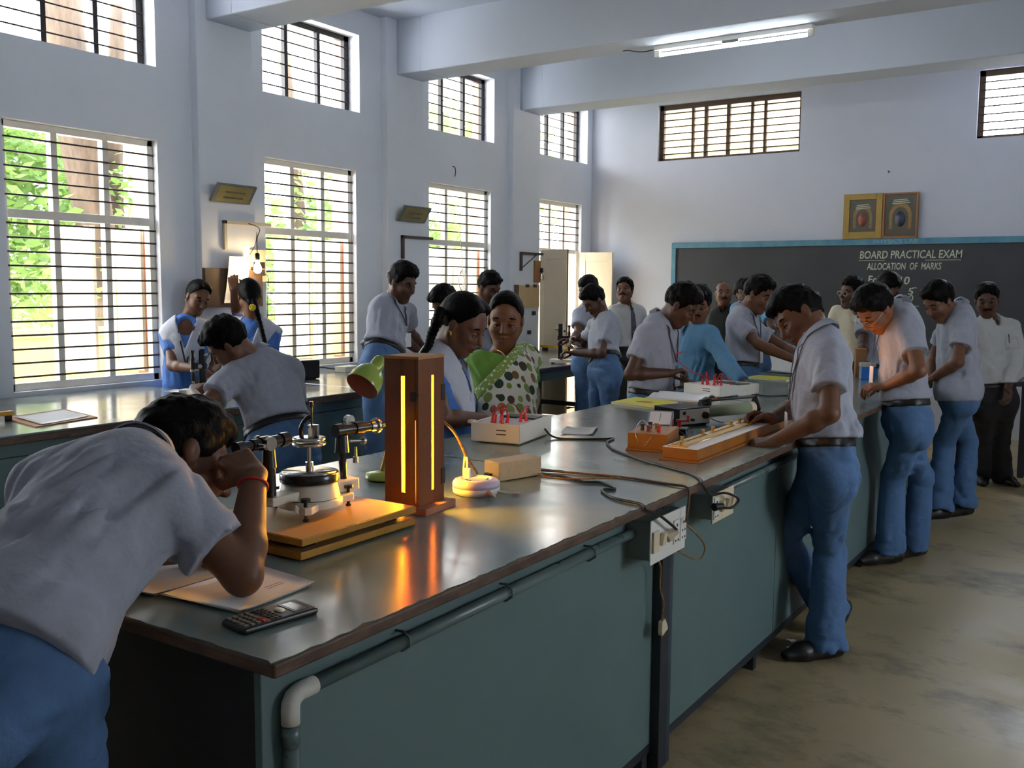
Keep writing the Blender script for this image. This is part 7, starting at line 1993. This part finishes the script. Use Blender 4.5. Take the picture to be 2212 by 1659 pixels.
        neck = (.068 - .068 * np.clip((uc - .02) / .20, 0, 1)) - al
        front = np.maximum(outer, np.where(uc < .23, neck, -1))
        back = np.maximum(al - (.2 - .25 * np.clip(uc / .5, 0, 1)), uc - .42)
        msk = np.where(bc > -.01, front, np.maximum(back, neck * .6))
        d.A = np.maximum(d.A, msk * s)
        d.mesh('dupatta', M_dup, T)
        # skirt of the kurta
        k = Vol([HP + .2, HP - .2, [HP[0], HP[1], .42]], .12, .014)
        k.cone(HP, [HP[0], HP[1], .45], .15 * s, .19 * s, 0, flat=(J['hf'], 1.35), cap=True)
        k.displace(folds(.016, 9, seed, [0, 0, 1], 5), .04)
        k.mesh('kurta_skirt', sm, T)
    if female == 'saree':
        d = Vol([NK + .22, NK - .22, HP + .22, HP - .22, J['SL'], J['SR']], .08, .007)
        torso(d, .026, .05, .010)
        d.cone(J['SL'] + up * .006, J['SL'] + (J['EL'] - J['SL']) * .12 + lat * -.02, .068 * s, .062 * s, .03, cap=True)
        d.displace(folds(.010, 15, 4, nrm(up * 1.0 + lat * .45), 4), .03)
        nd = nrm(lat * .80 + up * .62)                       # upper edge runs from the left shoulder to the right waist
        pl = NK - lat * .030 * s + bf * .08
        dd = d.plane(pl, nd)
        full = d.A.copy()
        d.A = np.maximum(full, dd)
        d.mesh('saree', M_saree, T)
        X = np.maximum(full - .003, np.maximum(dd, -(dd + .048)))
        X = np.maximum(X, -d.plane(NK, bf))
        d.mesh('saree_border', M_saree_border, T, A=X)
        k = Vol([HP + .2, HP - .2, [HP[0], HP[1], .03]], .14, .014)
        k.cone(HP, [HP[0], HP[1], .03], .152 * s, .20 * s, 0, flat=(J['hf'], 1.25), cap=True)
        k.displace(folds(.016, 9, seed, [0, 0, 1], 5), .04)
        k.mesh('saree_skirt', M_saree, T)
        MB().tube(spline([NK + lat * .06 * s + up * .01, cl.outward(NK + lat * .05 * s - up * .06 * s, bf, .0), cl.outward(NK + lat * .012 * s - up * .13 * s, bf, .002), cl.outward(NK - lat * .03 * s - up * .06 * s, bf, .0), NK - lat * .06 * s + up * .01], 6), .0022, 6).build('necklace', M_gold, T)
    # ---------------- trousers, belt, shoes
    if not female:
        tm = trousers or M_jean
        pp = [HP + .17, HP - .17, J['KL'], J['KR'], J['AL'], J['AR']]
        tv = Vol(pp, .12, cv * 1.1)
        hf = J['hf']
        tv.ell(HP - up * .01, (lat, hf, up), ((.140 * fat + .004) * s, (.098 * fat + .004) * s, .14 * s), .03)
        tv.ell(HP + up * .06 * s, (lat, hf, up), ((.132 * fat + .010) * s, (.094 * fat + .010) * s, .12 * s), .03)
        for q in 'LR':
            h_, k_, a_ = J['H' + q], J['K' + q], J['A' + q]
            tv.ell(h_ - hf * .016 + np.array([0, 0, .0]), (lat, hf, np.array([0, 0, 1.])), (.074 * s, .086 * s, .11 * s), .06)
            tv.cone(h_, k_, .084 * s, .062 * s, .055)
            en = a_ + nrm(a_ - k_) * .025 * s
            tv.cone(k_, en, .062 * s, .082 * s, .025, cap=True)
        tv.displace(folds(.012, 12, seed + 3, lat + up * .3, 2.2), .03)
        tv.displace(folds(.007, 20, seed + 4, lat, 1.6), .03)
        full = tv.A.copy()
        tv.cut(HP + up * ((hem + .006) if tucked else .0) * s, up)
        tv.mesh('trousers', tm, T)
        if tucked:
            dp = tv.plane(HP + up * (hem - .014) * s, up)
            X = np.maximum(full - .007, np.abs(dp) - .020)
            tv.mesh('belt', M_belt, T, A=X)
        if shoes:
            for q in 'LR':
                a_, k_ = J['A' + q], J['K' + q]
                td = nrm(J['toe' + q])
                leg = nrm(k_ - a_)
                un = nrm(leg - td * (leg @ td)) if abs(leg @ td) < .95 else nrm(np.array([0, 0, 1.]))
                sole = a_ - un * .078 * s
                if abs(td[2]) < .3:
                    td = nrm([td[0], td[1], 0]); un = np.array([0, 0, 1.]); sole = np.array([a_[0], a_[1], max(.002, a_[2] - .085)]); 
                side = np.cross(td, un)
                heel = sole - td * .05 * s + un * .036
                ball = sole + td * .11 * s + un * .030
                toe = sole + td * .175 * s + un * .024
                sv = Vol([heel, toe, a_], .09, .008)
                sv.cone(heel, ball, .037 * s, .044 * s, .02, flat=(un, .95)); sv.cone(ball, toe, .044 * s, .030 * s, .02, flat=(un, 1.3))
                sv.cone(sole + un * .04, a_, .036 * s, .036 * s, .03)
                sv.cut(sole + un * .001, -un)
                sv.mesh('shoe', M_shoe, T)
    if watch:
        q = 'R'
        e, w_ = J['E' + q], J['W' + q]
        c = w_ + (e - w_) * .10
        MB().tube([Vector(c) + Vector(x) for x in ring(nrm(w_ - e), .0262 * s)], .004, 8, closed=True).build('wristwatch', M_gold, T)
    return T, J, cl
def ring(ax, r, n=20):
    a = Vector(ax); x = a.orthogonal().normalized(); y = a.cross(x)
    return [x * r * math.cos(2 * PI * i / n) + y * r * math.sin(2 * PI * i / n) for i in range(n)]
# ------------------------------------------------------------------ the people
FIG = {}
FIG['P1'], _, _ = make_person('P1', 'person bending over the near bench end in a pale grey shirt, peering into the telescope', 0, hv=.0045, cv=.007, seed=1, hs=1.08, hair_h=1.4, tucked=False, folds_amp=.012, tail=.04, pulls=.018)
FIG['P2'], _, _ = make_person('P2', 'person in a grey shirt bent over the narrow window bench, seen from behind', 0, hv=.005, cv=.008, seed=2, hs=1.03, hair_h=.8)
FIG['P3'], _, _ = make_person('P3', 'girl in a blue kurta and white dupatta standing left of the wall bulb, looking down', 0, shirt=M_kurta, hair='girl', hv=.005, cv=.009, female='kurta', lanyard=True, seed=3, watch=True,
            plait=[(-5.80, 4.546, 1.41), (-5.82, 4.55, 1.356), (-5.84, 4.541, 1.265), (-5.86, 4.547, 1.173), (-5.87, 4.545, 1.085)])
FIG['P4'], _, _ = make_person('P4', 'girl seen from behind writing on the wall paper, yellow flower in her plait', 2, shirt=M_kurta, hair='girl', hv=.006, cv=.009, female='kurta', seed=4,
            plait=[(-5.234, 4.637, 1.397), (-5.202, 4.628, 1.346), (-5.185, 4.640, 1.262), (-5.133, 4.625, 1.167), (-5.102, 4.630, 1.055), (-5.10, 4.645, .957)])
FIG['P5'], _, _ = make_person('P5', 'boy in a pale shirt leaning on the window bench beside the second tall window', 1, hv=.006, cv=.009, seed=5, strap=.24, hs=1.02, hair_h=1.5, lanyard=True, card='low', shirt=M_shirt)
FIG['P6'], _, _ = make_person('P6', 'boy with tousled hair mostly hidden behind the girl at the white kit', 1, hv=.008, cv=.012, seed=6)
FIG['P7'], _, _ = make_person('P7', 'boy in a pale shirt in front of the third window, head bowed', 1, hv=.007, cv=.012, seed=7, lanyard=True)
FIG['P8'], _, _ = make_person('P8', 'girl with a long plait and white dupatta working on the white kit with red leads', 0, shirt=M_kurta, hair='girl', hv=.0045, cv=.008, hs=1.10, female='kurta', lanyard=True, seed=8, card=None,
            plait=[(-2.564, 3.321, 1.401), (-2.560, 3.295, 1.358), (-2.597, 3.300, 1.292), (-2.598, 3.276, 1.241), (-2.611, 3.251, 1.202), (-2.626, 3.247, 1.157)])
FIG['P9'], _, _ = make_person('P9', 'woman in a green dotted saree watching the girl at the white kit', 2, hair='girl', hv=.0045, cv=.008, hs=1.09, female='saree', seed=9)
FIG['P10'], _, _ = make_person('P10', 'boy in a pale shirt behind the vernier stand on the far table', 1, hv=.008, cv=.012, seed=10, lanyard=False)
FIG['P11'], _, _ = make_person('P11', 'boy in a white shirt and blue trousers bent over the vernier stand', 1, hv=.006, cv=.010, seed=11, hs=1.02)
FIG['P12'], _, _ = make_person('P12', 'man with a moustache, white shirt and dark striped tie by the back wall', 0, hv=.006, cv=.011, seed=12, tie=True, moustache=True, shirt=M_shirt_w, trousers=M_dark_tr, long_sleeve=True, hair_h=.3)
FIG['P13'], _, _ = make_person('P13', 'boy in a pale shirt holding a red lead over the second white kit', 1, hv=.005, cv=.009, seed=13, hs=1.04, lanyard=True, card='low')
FIG['P14'], _, _ = make_person('P14', 'man in a sky blue shirt behind the boy holding a red lead', 2, hv=.006, cv=.010, seed=14, shirt=M_shirt_blue, trousers=M_dark_tr, long_sleeve=True, moustache=True, glasses=True)
FIG['P15'], _, _ = make_person('P15', 'balding man in a dark olive shirt standing before the chalkboard', 0, hv=.007, cv=.012, seed=15, bald=True, moustache=True, shirt=M_shirt_dark, trousers=M_dark_tr, long_sleeve=True)
FIG['P16'], _, _ = make_person('P16', 'boy in a pale shirt with an identity card stretching both arms to the right', 0, hv=.0055, cv=.009, seed=16, hs=1.06, hair_h=1.3, lanyard=True, card='low')
FIG['P17'], _, _ = make_person('P17', 'person in a blue shirt, back turned, behind the boy reaching right', 1, hv=.008, cv=.012, seed=17, shirt=M_shirt_blue)
FIG['P18'], _, _ = make_person('P18', 'boy in blue trousers with crossed legs leaning on the bench over the wire board', 0, hv=.0045, cv=.007, seed=18, strap=.27, hs=1.06, hair_h=1.2, lanyard=True, card='low')
FIG['P21'], _, _ = make_person('P21', 'boy in spectacles lit orange from below, working on the island bench', 2, hv=.005, cv=.008, seed=21, hs=1.04, glasses=True, lanyard=True, card='low')
FIG['P22'], _, _ = make_person('P22', 'boy in a grey shirt hanging loose over blue trousers, second from the right', 0, hv=.006, cv=.009, seed=22, tucked=False, hair_h=1.2)
FIG['P19'], _, _ = make_person('P19', 'man in spectacles and a cream shirt standing sideways before the chalkboard', 1, hv=.007, cv=.011, seed=19, glasses=True, shirt=M_shirt_cream, trousers=M_dark_tr)
FIG['P20'], _, _ = make_person('P20', 'boy with a white identity card half hidden behind the boy lit orange', 1, hv=.007, cv=.011, seed=20, strap=.19, lanyard=True, card='low', shirt=M_shirt)
FIG['P23'], _, _ = make_person('P23', 'man in a long-sleeved white shirt and black trousers at the right edge', 1, hv=.006, cv=.010, seed=23, moustache=True, shirt=M_shirt_w, trousers=M_dark_tr, long_sleeve=True, tucked=True, pocket=True, hair_h=.4)
# ------------------------------------------------------------------ small things that belong to the figures
def pts_of(key, q):
    R_ = [np.array(v) for v in POSES[key]]
    n = {'S': 0, 'E': 1, 'W': 2}[q[0]]
    return R_[8 + (10 if q[1] == 'R' else 0) + n]
def add_ring(T, key, side, f, r, w, m, name):
    e, wv = pts_of(key, 'E' + side), pts_of(key, 'W' + side)
    c = Vector(wv + (e - wv) * f)
    o = MB().tube([c + Vector(x) for x in ring(nrm(wv - e), r)], w, 7, closed=True).build(name, m, T)
    return o
add_ring(FIG['P1'], 'P1', 'R', .10, .0290, .0035, M_red, 'wrist_thread')

# flower in the plait, earrings, pocket pens
fb = MB()
fc_ = Vector((-5.195, 4.598, 1.346))
for k in range(9):
    q = 2 * PI * k / 9
    fb.ball(fc_ + Vector((.017 * math.cos(q) * .8 + .004, .017 * math.cos(q) * .55 - .006, .017 * math.sin(q))), (.009, .009, .008), 8, 5)
fb.ball(fc_ + Vector((.008, -.010, 0)), .010, 8, 6)
fb.build('hair_flower', M_flower, FIG['P4'])
def ear_drop(key, side, drop=.03):
    R_ = [np.array(v) for v in POSES[key]]
    HD, NK, F = R_[1], R_[0], nrm(R_[3])
    U = nrm(HD - NK) * .55 + np.array([0, 0, .75]); U = nrm(U - F * (U @ F)); S = np.cross(F, U)
    p = HD + S * side * .083 - U * .030
    MB().ball(p, .006, 10, 6).ball(p - np.array([0, 0, .010]), (.004, .004, .007), 8, 6).build('earring', M_gold, FIG[key])
ear_drop('P8', 1); ear_drop('P9', 1); ear_drop('P9', -1); ear_drop('P3', 1)

cd_ = MB().box((-1.628, .935, .885), (.056, .003, .092), rotm(-12, 6, 10))
cd_.build('id_card', mat('frosted_card_pocket', srgb(150, 160, 156), .35, var=.05), FIG['P1'])
MB().tube(spline([(-1.632, .945, .93), (-1.64, .99, .99), (-1.655, 1.04, 1.04)], 5), .003, 6).build('lanyard', M_lany, FIG['P1'])
for i, (x, y, lab) in enumerate(((-1.19, 3.985, 'small white paper scrap on the floor, farther from the camera'), (-1.165, 3.90, 'small white paper scrap on the floor, nearer to the camera'))):
    o = MB().grid([[Vector((x + .018 * u, y + .012 * v + .006 * u * v, .001 + .005 * abs(math.sin(2 * u + v + i)))) for u in (-1, -.3, .4, 1)] for v in (-1, 0, 1)], .0006).build('paper_scrap', M_paper)
    tag(o, lab, 'paper')
# ------------------------------------------------------------------ seat every thing's Empty at its own base
bpy.context.view_layer.update()
def _pts(o):
    if o.type == 'MESH' and len(o.data.vertices):
        yield from (o.matrix_world @ Vector(c) for c in o.bound_box)
    for c in o.children:
        yield from _pts(c)
for o in list(sc.objects):
    if o.type == 'EMPTY' and o.parent is None and o.location.length < 1e-6 and o.children:
        P = list(_pts(o))
        lo = Vector([min(p[i] for p in P) for i in range(3)]); hi = Vector([max(p[i] for p in P) for i in range(3)])
        b = Vector(((lo.x + hi.x) / 2, (lo.y + hi.y) / 2, lo.z))
        o.location = b
        for c in o.children:
            c.location -= b
